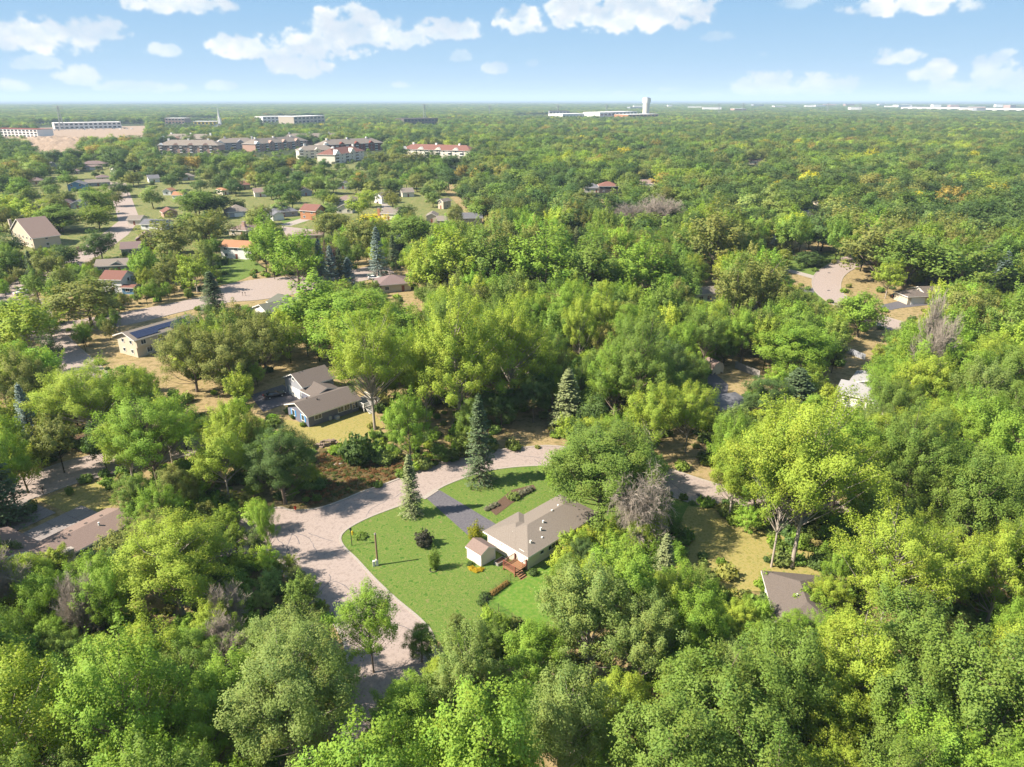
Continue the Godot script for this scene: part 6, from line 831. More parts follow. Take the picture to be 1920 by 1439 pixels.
var OPEN := [PackedVector2Array([Vector2(-37.7,-93.0),Vector2(-37.2,-99.4),Vector2(-31.2,-99.7),Vector2(-25.9,-104.1),Vector2(-19.2,-109.5),Vector2(-10.8,-116.2),Vector2(-3.0,-119.6),Vector2(7.1,-121.3),Vector2(6.8,-115.4),Vector2(3.9,-113.3),Vector2(4.5,-104.9),Vector2(9.0,-104.1),Vector2(8.2,-93.0),Vector2(3.9,-86.2),Vector2(3.2,-77.8),Vector2(2.0,-73.1),Vector2(-3.9,-77.8),Vector2(-6.9,-74.7),Vector2(-11.2,-75.7),Vector2(-12.0,-73.6),Vector2(-15.6,-77.0),Vector2(-22.6,-76.8),Vector2(-26.3,-80.1),Vector2(-30.9,-86.2),Vector2(-35.2,-90.2)]),PackedVector2Array([Vector2(-25.7,-77.8),Vector2(-18.6,-77.8),Vector2(-17.5,-71.7),Vector2(-20.5,-71.7)]),PackedVector2Array([Vector2(-2.5,-78.4),Vector2(3.0,-81.2),Vector2(4.1,-73.6),Vector2(1.3,-71.7)]),PackedVector2Array([Vector2(-58.5,-146.7),Vector2(-57.0,-165.4),Vector2(-48.7,-169.3),Vector2(-40.4,-156.4),Vector2(-32.3,-146.7),Vector2(-28.3,-131.3),Vector2(-32.1,-124.1),Vector2(-41.2,-122.9),Vector2(-45.1,-131.3),Vector2(-55.0,-138.0)]),PackedVector2Array([Vector2(-38.4,-124.1),Vector2(-29.4,-131.3),Vector2(-25.8,-117.5),Vector2(-19.5,-115.4),Vector2(-19.3,-110.4),Vector2(-28.5,-103.2),Vector2(-32.1,-103.2)]),PackedVector2Array([Vector2(-115.8,-201.3),Vector2(-107.5,-212.5),Vector2(-102.4,-206.8),Vector2(-90.9,-177.5),Vector2(-97.6,-175.4)]),PackedVector2Array([Vector2(-116.9,-186.4),Vector2(-108.1,-186.4),Vector2(-98.0,-173.3),Vector2(-89.7,-173.3),Vector2(-81.8,-161.7),Vector2(-69.9,-148.3),Vector2(-63.9,-145.2),Vector2(-60.3,-133.9),Vector2(-66.3,-139.4),Vector2(-92.8,-165.4),Vector2(-100.7,-165.4)]),PackedVector2Array([Vector2(-118.5,-175.4),Vector2(-114.1,-177.5),Vector2(-102.7,-165.4),Vector2(-104.2,-159.9),Vector2(-107.4,-159.9)]),PackedVector2Array([Vector2(-82.9,-106.7),Vector2(-76.7,-116.4),Vector2(-72.6,-111.4),Vector2(-76.0,-106.7),Vector2(-79.8,-103.2)]),PackedVector2Array([Vector2(-79.8,-103.2),Vector2(-72.1,-110.4),Vector2(-66.0,-102.3),Vector2(-66.0,-98.3),Vector2(-67.7,-95.2),Vector2(-72.8,-96.7)]),PackedVector2Array([Vector2(-79.1,-96.7),Vector2(-73.3,-99.1),Vector2(-70.4,-101.5),Vector2(-65.6,-97.5),Vector2(-61.8,-96.7),Vector2(-61.1,-93.0),Vector2(-63.0,-86.8),Vector2(-71.6,-89.5),Vector2(-77.9,-93.0)]),PackedVector2Array([Vector2(-68.9,-119.6),Vector2(-62.8,-120.7),Vector2(-61.7,-115.8),Vector2(-65.9,-114.3)]),PackedVector2Array([Vector2(-62.4,-117.5),Vector2(-60.2,-121.8),Vector2(-58.1,-115.4)]),PackedVector2Array([Vector2(-122.0,-218.6),Vector2(-105.3,-231.6),Vector2(-104.8,-253.9),Vector2(-91.4,-260.6),Vector2(-69.9,-253.9),Vector2(-72.4,-235.0),Vector2(-83.5,-224.9),Vector2(-97.4,-224.9),Vector2(-104.5,-209.6),Vector2(-113.4,-208.5)]),PackedVector2Array([Vector2(-85.2,-224.9),Vector2(-78.0,-218.6),Vector2(-70.5,-228.2),Vector2(-73.0,-237.2),Vector2(-83.0,-240.1)]),PackedVector2Array([Vector2(-62.4,-275.8),Vector2(-54.2,-280.6),Vector2(-50.2,-258.0),Vector2(-56.3,-253.9)]),PackedVector2Array([Vector2(-49.6,-262.3),Vector2(-38.0,-262.3),Vector2(-33.0,-231.6),Vector2(-26.4,-212.5),Vector2(-34.8,-224.9),Vector2(-47.5,-249.9)]),PackedVector2Array([Vector2(-127,-307),Vector2(-111,-301),Vector2(-100.0,-271.1),Vector2(-102.4,-258.0),Vector2(-112.3,-271.1)]),PackedVector2Array([Vector2(107.8,-280.6),Vector2(117.5,-271.1),Vector2(145,-301),Vector2(137.2,-280.6),Vector2(122.1,-258.0),Vector2(110.7,-231.6),Vector2(104.3,-224.9),Vector2(104.2,-242.3),Vector2(102.9,-266.6)]),PackedVector2Array([Vector2(134.0,-275.8),Vector2(136.0,-262.3),Vector2(126.6,-238.6),Vector2(128.6,-228.2),Vector2(142.1,-235.0),Vector2(134.8,-221.7),Vector2(119.2,-209.6),Vector2(112.1,-206.8),Vector2(116.5,-201.3),Vector2(110.8,-196.1),Vector2(109.0,-201.3),Vector2(118.7,-218.6),Vector2(115.8,-235.0),Vector2(122.3,-253.9)]),PackedVector2Array([Vector2(137.7,-242.3),Vector2(148.1,-246.1),Vector2(134.8,-221.7),Vector2(127.0,-221.7)]),PackedVector2Array([Vector2(118,-301),Vector2(141,-313),Vector2(131.8,-290.6),Vector2(114.8,-280.6)]),PackedVector2Array([Vector2(95.5,-191.1),Vector2(107.4,-198.7),Vector2(103.0,-186.4),Vector2(89.2,-175.4)]),PackedVector2Array([Vector2(50.2,-167.3),Vector2(61.0,-165.4),Vector2(60.5,-159.9),Vector2(51.7,-149.8),Vector2(49.9,-143.7),Vector2(44.8,-142.2),Vector2(47.1,-158.2)]),PackedVector2Array([Vector2(83.8,-169.3),Vector2(90.8,-171.3),Vector2(86.4,-161.7),Vector2(76.8,-142.2),Vector2(74.2,-141.7),Vector2(75.6,-153.1),Vector2(77.2,-159.9)]),PackedVector2Array([Vector2(26.9,-112.4),Vector2(33.0,-110.4),Vector2(34.3,-104.9),Vector2(34.2,-101.0),Vector2(27.8,-104.1),Vector2(24.4,-107.3)]),PackedVector2Array([Vector2(28.4,-100.7),Vector2(33.4,-99.9),Vector2(35.7,-91.5),Vector2(38.0,-88.8),Vector2(36.1,-84.3),Vector2(32.5,-79.0),Vector2(30.6,-82.4),Vector2(29.3,-88.8),Vector2(26.6,-87.5),Vector2(26.6,-94.5)]),PackedVector2Array([Vector2(35.6,-83.9),Vector2(40.0,-85.5),Vector2(42.6,-82.4),Vector2(38.3,-79.0),Vector2(33.9,-73.6)]),PackedVector2Array([Vector2(30.0,-126.4),Vector2(37.0,-131.3),Vector2(33.2,-113.3),Vector2(29.1,-114.3)]),PackedVector2Array([Vector2(-3.2,-127.6),Vector2(4.5,-138.0),Vector2(8.3,-133.9),Vector2(7.2,-122.2),Vector2(-2.0,-122.2)]),PackedVector2Array([Vector2(69.3,-258.0),Vector2(78.5,-264.0),Vector2(70.0,-231.6),Vector2(63.1,-228.2)]),PackedVector2Array([Vector2(-17.5,-63.2),Vector2(-15.0,-63.2),Vector2(-14.7,-61.3),Vector2(-16.8,-61.3)]),PackedVector2Array([Vector2(-17.3,-52.9),Vector2(-19.4,-66.6),Vector2(-21.4,-71.1),Vector2(-30.7,-81.2),Vector2(-35.2,-86.4),Vector2(-49.0,-86.8),Vector2(-52.7,-95.2),Vector2(-38.1,-100.0),Vector2(-27.6,-102.9),Vector2(-12.3,-116.2),Vector2(8.2,-122.2),Vector2(28.9,-112.8),Vector2(46.7,-104.1),Vector2(86.4,-94.5),Vector2(82.3,-88.8),Vector2(44.3,-98.6),Vector2(24.3,-106.7),Vector2(21.7,-93.0),Vector2(6.2,-73.6),Vector2(-4.0,-71.7),Vector2(-9.0,-64.5),Vector2(-8.7,-52.9)]),PackedVector2Array([Vector2(-94.7,-108.5),Vector2(-82.2,-115.8),Vector2(-59.2,-132.6),Vector2(-53.0,-124.5),Vector2(-72.2,-111.0),Vector2(-86.9,-97.5)]),PackedVector2Array([Vector2(-169.6,-231.6),Vector2(-157.1,-231.6),Vector2(-120.3,-185.0),Vector2(-66.9,-127.6),Vector2(-75.5,-120.7),Vector2(-129.3,-185.0)])]
# ---------------------------------------------------------------- sky
var cl_bins := {}
var cn := FastNoiseLite.new()
func cloud_at(az: float, el: float) -> Color:
	var best := 0.0
	var up := 0.0
	var wide := 0.0
	for c in cl_bins.get(int(floor(az / 6.0)), []):
		var dx: float = (az - c[0]) / c[2]
		var dy: float = (el - c[1]) / c[3]
		if absf(dx) > 1.3 or absf(dy) > 1.5: continue
		var d := 1.0 - dx * dx - (dy * dy * 2.4 if dy < 0 else dy * dy * 0.8)
		if d > best:
			best = d; up = dy; wide = c[4]
	if best <= 0.0: return Color(1, 1, 1, 0)
	var s := 15.0
	var n1 := cn.get_noise_2d(az * s, el * s * 1.35)
	var n2 := cn.get_noise_2d(az * s - 9.0, el * s * 1.35 + 13.0)
	var den := smoothstep(0.08, 0.6, best * 1.05 + n1 * 1.2) * wide * (0.9 + n2 * 0.4)
	var out := Color(0.86, 0.885, 0.915).lerp(Color(1.0, 0.985, 0.965), smoothstep(-0.3, 0.25, cn.get_noise_2d(az * 5.0 + 300.0, el * 9.0)))
	out.a = clampf(den, 0, 1) * 0.93
	return out
func sky_image() -> Image:
	cn.seed = 5
	cn.noise_type = FastNoiseLite.TYPE_SIMPLEX_SMOOTH
	cn.frequency = 0.032
	cn.fractal_octaves = 6
	cn.fractal_gain = 0.55
	cn.domain_warp_enabled = true
	cn.domain_warp_amplitude = 9.0
	cn.domain_warp_frequency = 0.05
	var list := []
	for c in CLOUDS: list.append([c[0].x, c[0].y, c[1], c[2], c[3]])
	var r := RandomNumberGenerator.new()
	r.seed = 11
	for i in 420:
		# cumulus scattered evenly over a flat cloud level
		var px := r.randf_range(-14.0, 14.0)
		var pz := r.randf_range(-14.0, 14.0)
		var far := Vector2(px, pz).length()
		var az := rad_to_deg(atan2(px, -pz))
		var el := rad_to_deg(atan2(1.0, far))
		if (absf(az) < 42 and el < 9) or el > 80: continue
		var size := r.randf_range(0.25, 0.75)
		list.append([az, el, rad_to_deg(atan2(size, far)) / maxf(0.25, cos(deg_to_rad(el))), rad_to_deg(atan2(size * lerpf(0.4, 0.8, el / 90.0), sqrt(far * far + 1.0))), 1.0])
	for c in list:
		for b in range(int(floor((c[0] - c[2] * 1.3) / 6.0)), int(floor((c[0] + c[2] * 1.3) / 6.0)) + 1):
			if not cl_bins.has(b): cl_bins[b] = []
			cl_bins[b].append(c)
	var W := 4096
	var Hh := 2048
	var im := Image.create(W, Hh, false, Image.FORMAT_RGBA8)
	var stops := [[0.0, Color8(184, 209, 228)], [2.5, Color8(166, 200, 228)], [7.0, Color8(140, 184, 222)], [30.0, Color8(108, 160, 210)], [90.0, Color8(84, 136, 196)]]
	for y in Hh:
		var el := 90.0 - (y + 0.5) / Hh * 180.0
		var c := Color8(150, 160, 150)
		if el > 0:
			for k in 4:
				if el <= stops[k + 1][0]:
					c = stops[k][1].lerp(stops[k + 1][1], (el - stops[k][0]) / (stops[k + 1][0] - stops[k][0]))
					break
		im.fill_rect(Rect2i(0, y, W, 1), c)
	var small := Image.create(1024, 256, false, Image.FORMAT_RGBA8)
	for y in 256:
		for x in 1024:
			small.set_pixel(x, y, cloud_at(fposmod((x + 0.5) / 1024.0 * 360.0 + 180.0, 360.0) - 180.0, 90.0 - (y + 0.5) / 512.0 * 180.0))
	small.resize(4096, 1024, Image.INTERPOLATE_CUBIC)
	var fine := Image.create(1024, 114, false, Image.FORMAT_RGBA8)
	for y in 114:
		for x in 1024:
			fine.set_pixel(x, y, cloud_at((x - 511.5) / 4096.0 * 360.0, 90.0 - (y + 910.5) / 2048.0 * 180.0))
	small.blit_rect(fine, Rect2i(0, 0, 512, 114), Vector2i(3584, 910))
	small.blit_rect(fine, Rect2i(512, 0, 512, 114), Vector2i(0, 910))
	im.blend_rect(small, Rect2i(0, 0, 4096, 1024), Vector2i(0, 0))
	return im

var M := {}
func setup() -> void:
	var cam := Camera3D.new()
	cam.name = "camera"
	add_child(cam)
	cam.position = Vector3(0, 62, 0)
	cam.rotation_degrees = Vector3(-21.8125, 0, 0)
	cam.fov = 56.717
	cam.near = 0.5
	cam.far = 80000.0
	cam.current = true
	var we := WorldEnvironment.new()
	we.name = "environment"
	add_child(we)
	var e := Environment.new()
	we.environment = e
	e.background_mode = Environment.BG_SKY
	var sky := Sky.new()
	var pm := PanoramaSkyMaterial.new()
	pm.panorama = ImageTexture.create_from_image(sky_image())
	sky.sky_material = pm
	e.sky = sky
	e.background_energy_multiplier = 0.41
	e.tonemap_mode = Environment.TONE_MAPPER_LINEAR
	e.tonemap_exposure = 2.85
	e.fog_enabled = true
	e.fog_density = 8.5e-05
	e.fog_light_color = Color(0.80, 0.90, 1.0)
	e.sdfgi_enabled = true
	e.ssao_enabled = true
	e.ssil_enabled = true
	var sun := DirectionalLight3D.new()
	sun.name = "sun"
	add_child(sun)
	sun.light_energy = 1.6
	sun.light_color = Color(1.0, 0.955, 0.89)
	sun.light_angular_distance = 0.55
	sun.shadow_enabled = true
	sun.look_at(Vector3(0.709, -0.682, -0.178))

func materials() -> void:
	M.dry = mottled([[0.168, 0.144, 0.056], [0.264, 0.200, 0.096], [0.336, 0.252, 0.132], [0.240, 0.196, 0.080]], 31.0, 2.3, 1, 0.4)
	M.lawn = mottled([[0.055, 0.125, 0.016], [0.095, 0.18, 0.026], [0.19, 0.2, 0.06], [0.075, 0.155, 0.022], [0.155, 0.195, 0.045], [0.085, 0.165, 0.024], [0.2, 0.19, 0.07]], 19.0, 1.3, 2, 0.42)
	M.yard = mottled([[0.08, 0.13, 0.03], [0.13, 0.16, 0.045], [0.25, 0.21, 0.09], [0.1, 0.15, 0.035], [0.28, 0.22, 0.11]], 45.0, 4.0, 26, 0.4)
	M.lawn.uv2_scale = Vector3(1.1, 1.0, 0.12)
	M.backlawn = mottled([[0.08, 0.17, 0.022], [0.11, 0.2, 0.028], [0.17, 0.21, 0.05]], 9.0, 0.9, 3, 0.32)
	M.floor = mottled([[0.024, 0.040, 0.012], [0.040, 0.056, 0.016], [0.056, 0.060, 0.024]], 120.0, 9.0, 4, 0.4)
	M.road = mottled([[0.245, 0.198, 0.172], [0.29, 0.236, 0.207], [0.325, 0.266, 0.235], [0.265, 0.216, 0.19]], 11.0, 0.7, 5, 0.25, 0.95)
	M.yellowgrass = mottled([[0.2, 0.19, 0.05], [0.27, 0.235, 0.075], [0.31, 0.255, 0.1], [0.17, 0.19, 0.045]], 12.0, 1.1, 25, 0.35)
	M.asphalt = mottled([[0.092, 0.088, 0.100], [0.112, 0.106, 0.116], [0.132, 0.124, 0.132]], 6.0, 0.5, 6, 0.25, 0.9)
	M.concrete = mottled([[0.256, 0.224, 0.196], [0.304, 0.268, 0.232], [0.344, 0.304, 0.264]], 4.0, 0.5, 7, 0.2)
	M.slab = mottled([[0.192, 0.168, 0.160], [0.248, 0.216, 0.204], [0.288, 0.256, 0.240]], 3.1, 0.35, 8, 0.3)
	M.brush = mottled([[0.080, 0.068, 0.028], [0.160, 0.100, 0.048], [0.104, 0.096, 0.032], [0.208, 0.136, 0.064]], 5.0, 0.8, 9, 0.55)
	M.dirt = mottled([[0.240, 0.176, 0.128], [0.304, 0.224, 0.160], [0.352, 0.272, 0.208]], 60.0, 7.0, 10, 0.3)
	M.mulch = mottled([[0.096, 0.060, 0.040], [0.160, 0.104, 0.072]], 2.0, 0.3, 11, 0.5)
	# shingles
	M.r_tan = mottled([[0.176, 0.148, 0.124], [0.216, 0.184, 0.156], [0.240, 0.208, 0.176]], 3.0, 0.28, 12, 0.35)
	M.r_brown = mottled([[0.184, 0.132, 0.112], [0.224, 0.164, 0.140], [0.256, 0.192, 0.164]], 3.0, 0.28, 13, 0.35)
	M.r_grey = mottled([[0.124, 0.124, 0.136], [0.152, 0.152, 0.164], [0.176, 0.176, 0.188]], 3.0, 0.28, 14, 0.35)
	M.r_red = mottled([[0.160, 0.076, 0.060], [0.196, 0.096, 0.076], [0.224, 0.112, 0.088]], 3.0, 0.28, 15, 0.35)
	M.r_dark = mottled([[0.108, 0.090, 0.080], [0.140, 0.116, 0.102], [0.168, 0.140, 0.122]], 3.0, 0.28, 16, 0.35)
	M.r_pale = mottled([[0.264, 0.256, 0.256], [0.312, 0.304, 0.300]], 3.0, 0.28, 24, 0.3)
	M.r_green = mottled([[0.096, 0.100, 0.080], [0.124, 0.128, 0.100], [0.144, 0.148, 0.120]], 3.0, 0.28, 17, 0.35)
	M.r_mauve = mottled([[0.160, 0.116, 0.112], [0.192, 0.140, 0.132], [0.216, 0.160, 0.152]], 3.0, 0.28, 18, 0.35)
	M.r_orange = flat(0.272, 0.136, 0.072)
	# walls
	M.cream = flat(0.576, 0.528, 0.448)
	M.white = flat(0.64, 0.624, 0.592)
	M.beige = flat(0.416, 0.352, 0.272)
	M.tanwall = flat(0.44, 0.384, 0.296)
	M.bluegrey = flat(0.128, 0.132, 0.168)
	M.greywall = flat(0.24, 0.248, 0.272)
	M.bluewall = flat(0.104, 0.208, 0.336)
	M.brick = mottled([[0.176, 0.048, 0.036], [0.224, 0.068, 0.048], [0.264, 0.088, 0.064]], 2.0, 0.4, 19, 0.4)
	M.orangewood = flat(0.336, 0.16, 0.08)
	M.pinkbrick = flat(0.336, 0.216, 0.168)
	M.trim = flat(0.624, 0.608, 0.576)
	M.darktrim = flat(0.08, 0.064, 0.056)
	M.shutter = flat(0.04, 0.224, 0.496)
	M.wood = mottled([[0.192, 0.096, 0.052], [0.256, 0.136, 0.072], [0.304, 0.176, 0.104]], 1.3, 0.2, 20, 0.3)
	M.greywood = mottled([[0.240, 0.224, 0.208], [0.320, 0.296, 0.272]], 1.3, 0.2, 21, 0.3)
	M.rail = flat(0.2, 0.072, 0.048)
	M.log = mottled([[0.224, 0.160, 0.120], [0.320, 0.256, 0.200]], 0.7, 0.15, 22, 0.4)
	M.pole = flat(0.2, 0.136, 0.088)
	M.metal = flat(0.36, 0.36, 0.352, 0.45)
	M.black = flat(0.02, 0.02, 0.022, 0.5)
	M.glass = flat(0.03, 0.04, 0.05, 0.08)
	M.glass.metallic_specular = 0.6
	M.solar = flat(0.02, 0.022, 0.045, 0.15)
	M.solar.metallic_specular = 0.6
	M.red = flat(0.48, 0.04, 0.016, 0.5)
	M.yellow = flat(0.56, 0.4, 0.032, 0.5)
	M.paint_black = flat(0.012, 0.012, 0.016, 0.25)
	M.paint_white = flat(0.6, 0.6, 0.6, 0.3)
	M.paint_silver = flat(0.32, 0.328, 0.344, 0.3)
	M.paint_black.clearcoat_enabled = true
	M.tyre = flat(0.015, 0.015, 0.015)
	M.lamp = flat(0.56, 0.56, 0.544, 0.2)
	M.rock = mottled([[0.240, 0.216, 0.192], [0.360, 0.328, 0.296]], 1.5, 0.2, 23, 0.4)
	M.bark = flat(0.16, 0.125, 0.095)
	M.palebark = flat(0.3, 0.26, 0.22)
	M.dead = flat(0.31, 0.265, 0.22)
	M.water = flat(0.04, 0.24, 0.272, 0.1)
	M.orange = flat(0.56, 0.24, 0.064)
	M.petal = flat(0.6, 0.44, 0.04)
	M.reed = flat(0.4, 0.256, 0.096)

func smooth_px(pts: Array) -> PackedVector2Array:
	return smooth(pts, 6)

func ground() -> void:
	var g := MB.new()
	g.quad(Vector3(-30000, 0, 300), Vector3(30000, 0, 300), Vector3(30000, 0, -45000), Vector3(-30000, 0, -45000))
	struct("ground", g.mesh(M.dry))
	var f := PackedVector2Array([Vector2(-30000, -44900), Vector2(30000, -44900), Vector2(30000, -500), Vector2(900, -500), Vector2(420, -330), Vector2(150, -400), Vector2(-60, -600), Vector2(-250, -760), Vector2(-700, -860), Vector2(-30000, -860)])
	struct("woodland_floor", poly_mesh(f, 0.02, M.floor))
	struct("suburb_grass", poly_mesh(PackedVector2Array([Vector2(-782.49, -943.71), Vector2(-105.44, -816.28), Vector2(-16.42, -368.15), Vector2(-39.97, -312.81), Vector2(-73.94, -306.97), Vector2(-122.28, -312.81), Vector2(-122.3, -253.92), Vector2(-151.42, -253.92), Vector2(-246.71, -280.55)]), 0.022, M.yard))
	# green lawns
	var inner := smooth_px([Vector2(-9.34, -59.0), Vector2(-9.02, -64.46), Vector2(-10.06, -70.22), Vector2(-11.95, -73.23), Vector2(-15.63, -77.19), Vector2(-19.25, -81.49), Vector2(-22.8, -86.16), Vector2(-25.0, -88.79), Vector2(-26.24, -91.13), Vector2(-26.2, -93.12), Vector2(-24.94, -95.34), Vector2(-22.26, -98.11), Vector2(-17.86, -101.52), Vector2(-14.63, -104.06), Vector2(-11.28, -107.99), Vector2(-5.72, -112.16), Vector2(0.0, -114.15), Vector2(6.8, -114.76), Vector2(14.43, -113.35), Vector2(20.66, -110.04), Vector2(24.28, -106.71), Vector2(26.93, -104.06), Vector2(29.59, -102.02), Vector2(33.78, -100.52), Vector2(38.16, -99.71), Vector2(44.26, -98.59), Vector2(53.49, -95.19), Vector2(68.08, -91.55), Vector2(82.29, -88.79)])
	var outer := smooth_px([Vector2(-17.32, -52.89), Vector2(-18.28, -61.26), Vector2(-19.42, -66.59), Vector2(-21.37, -71.07), Vector2(-24.49, -75.07), Vector2(-27.86, -77.74), Vector2(-30.66, -81.25), Vector2(-33.01, -84.39), Vector2(-35.25, -86.42), Vector2(-37.32, -86.81), Vector2(-41.35, -87.2), Vector2(-48.98, -86.81)])
	var upper := smooth_px([Vector2(-52.66, -95.19), Vector2(-44.69, -96.25), Vector2(-40.45, -98.75), Vector2(-38.09, -100.04), Vector2(-35.85, -99.23), Vector2(-32.87, -99.39), Vector2(-30.38, -100.52), Vector2(-27.57, -102.86), Vector2(-25.34, -105.11), Vector2(-22.93, -106.9), Vector2(-19.25, -110.04), Vector2(-16.72, -112.36), Vector2(-12.28, -116.19), Vector2(-7.99, -118.51), Vector2(-2.03, -120.69), Vector2(4.09, -122.02), Vector2(8.19, -122.25), Vector2(16.14, -120.03), Vector2(23.57, -116.19), Vector2(28.94, -112.75), Vector2(33.16, -109.29), Vector2(38.32, -106.18), Vector2(46.68, -104.06), Vector2(56.09, -101.02), Vector2(71.1, -96.71), Vector2(86.38, -94.45)])
	var ring := inner.duplicate()
	for q in [Vector2(35.66, -91.55), Vector2(27.56, -91.55), Vector2(18.34, -84.89), Vector2(10.54, -69.75), Vector2(-3.5, -59.0)]: ring.append(q)
	# corner lawn = inside of the street bend
	var lawn := PackedVector2Array()
	for i in range(12, inner.size() - 24): lawn.append(inner[i])
	for q in [Vector2(38.93, -96.71), Vector2(30.36, -92.98), Vector2(21.39, -84.89), Vector2(13.16, -74.65), Vector2(5.76, -67.03), Vector2(-3.8, -66.16), Vector2(-8.48, -68.82)]: lawn.append(q)
	struct("lawn", poly_mesh(lawn, 0.05, M.lawn))
	struct("back_lawn", poly_mesh(PackedVector2Array([Vector2(-0.22, -81.02), Vector2(1.86, -82.2), Vector2(5.35, -84.89), Vector2(8.94, -77.85), Vector2(5.24, -69.28), Vector2(2.63, -69.75), Vector2(1.68, -71.84), Vector2(-3.75, -76.65)]), 0.07, M.backlawn))
	var road := PackedVector2Array()
	road.append_array(inner)
	var u2 := upper.duplicate()
	u2.reverse()
	road.append_array(u2)
	var o2 := outer.duplicate()
	o2.reverse()
	road.append_array(o2)
	var st := struct("street", poly_mesh(road, 0.03, M.road))
	var cr := RandomNumberGenerator.new()
	cr.seed = 4
	for k in 30:
		var p: Vector2 = [Vector2(-29.18, -91.55), Vector2(-26.59, -81.25), Vector2(-18.01, -74.65), Vector2(-21.4, -103.2), Vector2(-12.33, -111.39), Vector2(-32.82, -92.98), Vector2(0.0, -117.87), Vector2(29.31, -106.71)][k % 8] + Vector2(cr.randf_range(-5, 5), cr.randf_range(-3, 3))
		var a := cr.randf_range(-0.5, 0.5) + (PI / 2 if k % 3 == 0 else 0.8)
		var tb := MB.new()
		for i in int(cr.randf_range(5, 12)):
			a += cr.randf_range(-0.45, 0.45)
			var q := p + Vector2(cos(a), sin(a)) * 0.8
			if not (Geometry2D.is_point_in_polygon(p, road) and Geometry2D.is_point_in_polygon(q, road)): break
			var o := Vector2(-sin(a), cos(a)) * cr.randf_range(0.03, 0.06)
			tb.ctr = v3(p, -5)
			tb.oquad(v3(p - o, 0.036), v3(p + o, 0.036), v3(q + o, 0.036), v3(q - o, 0.036))
			p = q
		if tb.v.size() > 12: part("crack_seal", tb.mesh(M.asphalt), st)
	struct("kerb", kerb(inner, M.concrete, -0.4))
	struct("kerb", kerb(upper, M.concrete, 0.4))
	struct("kerb", kerb(outer, M.concrete, 0.4))
	# side streets on the west
	var wa := smooth_px([Vector2(-94.74, -108.54), Vector2(-86.78, -110.62), Vector2(-82.25, -115.78), Vector2(-76.67, -120.03), Vector2(-72.29, -124.54), Vector2(-67.21, -128.36), Vector2(-59.21, -132.63)])
	var wb := smooth_px([Vector2(-86.88, -97.49), Vector2(-80.16, -103.2), Vector2(-76.56, -107.62), Vector2(-72.17, -111.0), Vector2(-66.2, -114.96), Vector2(-59.34, -119.59), Vector2(-53.05, -124.54)])
	struct("side_street", poly_mesh(strip_poly(wa, wb), 0.026, M.road))
	struct("kerb", kerb(wb, M.concrete, -0.3))
	struct("kerb", kerb(wa, M.concrete, 0.3))
	var na := smooth_px([Vector2(-169.63, -231.56), Vector2(-144.12, -201.33), Vector2(-129.32, -185.0), Vector2(-107.92, -157.48), Vector2(-92.62, -139.37), Vector2(-75.5, -120.69)])
	var nb := smooth_px([Vector2(-157.13, -231.56), Vector2(-136.27, -204.03), Vector2(-120.26, -185.0), Vector2(-102.03, -165.43), Vector2(-83.18, -144.59), Vector2(-66.89, -127.63)])
	struct("side_street", poly_mesh(strip_poly(na, nb), 0.034, M.road))
	struct("kerb", kerb(nb, M.concrete, 0.3))
	var ca := smooth_px([Vector2(-145.79, -200.27), Vector2(-134.2, -204.57), Vector2(-120.27, -216.71), Vector2(-109.25, -228.18), Vector2(-104.0, -237.16), Vector2(-103.33, -249.93), Vector2(-94.84, -258.87), Vector2(-80.46, -263.99), Vector2(-67.98, -262.26), Vector2(-60.9, -276.71), Vector2(-51.87, -285.49)])
	var cb := smooth_px([Vector2(-135.33, -186.38), Vector2(-125.4, -192.12), Vector2(-112.62, -202.94), Vector2(-103.77, -215.5), Vector2(-96.88, -223.59), Vector2(-91.38, -227.51), Vector2(-83.48, -230.2), Vector2(-74.81, -237.16), Vector2(-67.91, -246.05), Vector2(-54.84, -256.37), Vector2(-45.07, -269.31)])
	struct("cul_de_sac", poly_mesh(strip_poly(ca, cb), 0.03, M.road))
	struct("kerb", kerb(cb, M.concrete, -0.3))
	struct("suburb_street", poly_mesh(PackedVector2Array([Vector2(-329.57, -597.81), Vector2(-306.01, -582.05), Vector2(-206.25, -399.45), Vector2(-189.3, -352.68), Vector2(-178.71, -312.81), Vector2(-171.84, -280.55), Vector2(-189.06, -299.12), Vector2(-197.08, -335.65), Vector2(-215.22, -393.89)]), 0.036, M.road))
	struct("suburb_street", poly_mesh(PackedVector2Array([Vector2(-178.56, -231.56), Vector2(-186.02, -242.27), Vector2(-180.87, -260.56), Vector2(-188.53, -301.32), Vector2(-172.3, -282.51), Vector2(-162.88, -235.03), Vector2(-160.9, -223.59)]), 0.04, M.road))
	struct("suburb_street", poly_mesh(PackedVector2Array([Vector2(-121.22, -378.06), Vector2(-110.38, -371.4), Vector2(-97.73, -364.96), Vector2(-97.28, -352.68), Vector2(-104.22, -338.38), Vector2(-111.74, -352.68)]), 0.036, M.road))
	var ra := smooth_px([Vector2(165.73, -325.13), Vector2(147.89, -306.97), Vector2(132.47, -289.56), Vector2(120.04, -273.89), Vector2(112.3, -260.56), Vector2(107.19, -247.58), Vector2(104.84, -237.88), Vector2(104.43, -230.2), Vector2(105.27, -211.35), Vector2(108.23, -199.74), Vector2(111.3, -194.1), Vector2(118.02, -181.83)])
	var rb := smooth_px([Vector2(166.38, -306.97), Vector2(143.26, -284.49), Vector2(133.98, -275.76), Vector2(126.28, -265.74), Vector2(120.48, -255.55), Vector2(115.88, -245.28), Vector2(113.36, -236.45), Vector2(113.04, -224.88), Vector2(114.32, -211.35), Vector2(117.66, -203.48), Vector2(124.28, -190.17)])
	struct("bend_street", poly_mesh(strip_poly(ra, rb), 0.03, M.road))
	struct("kerb", kerb(ra, M.concrete, -0.3))
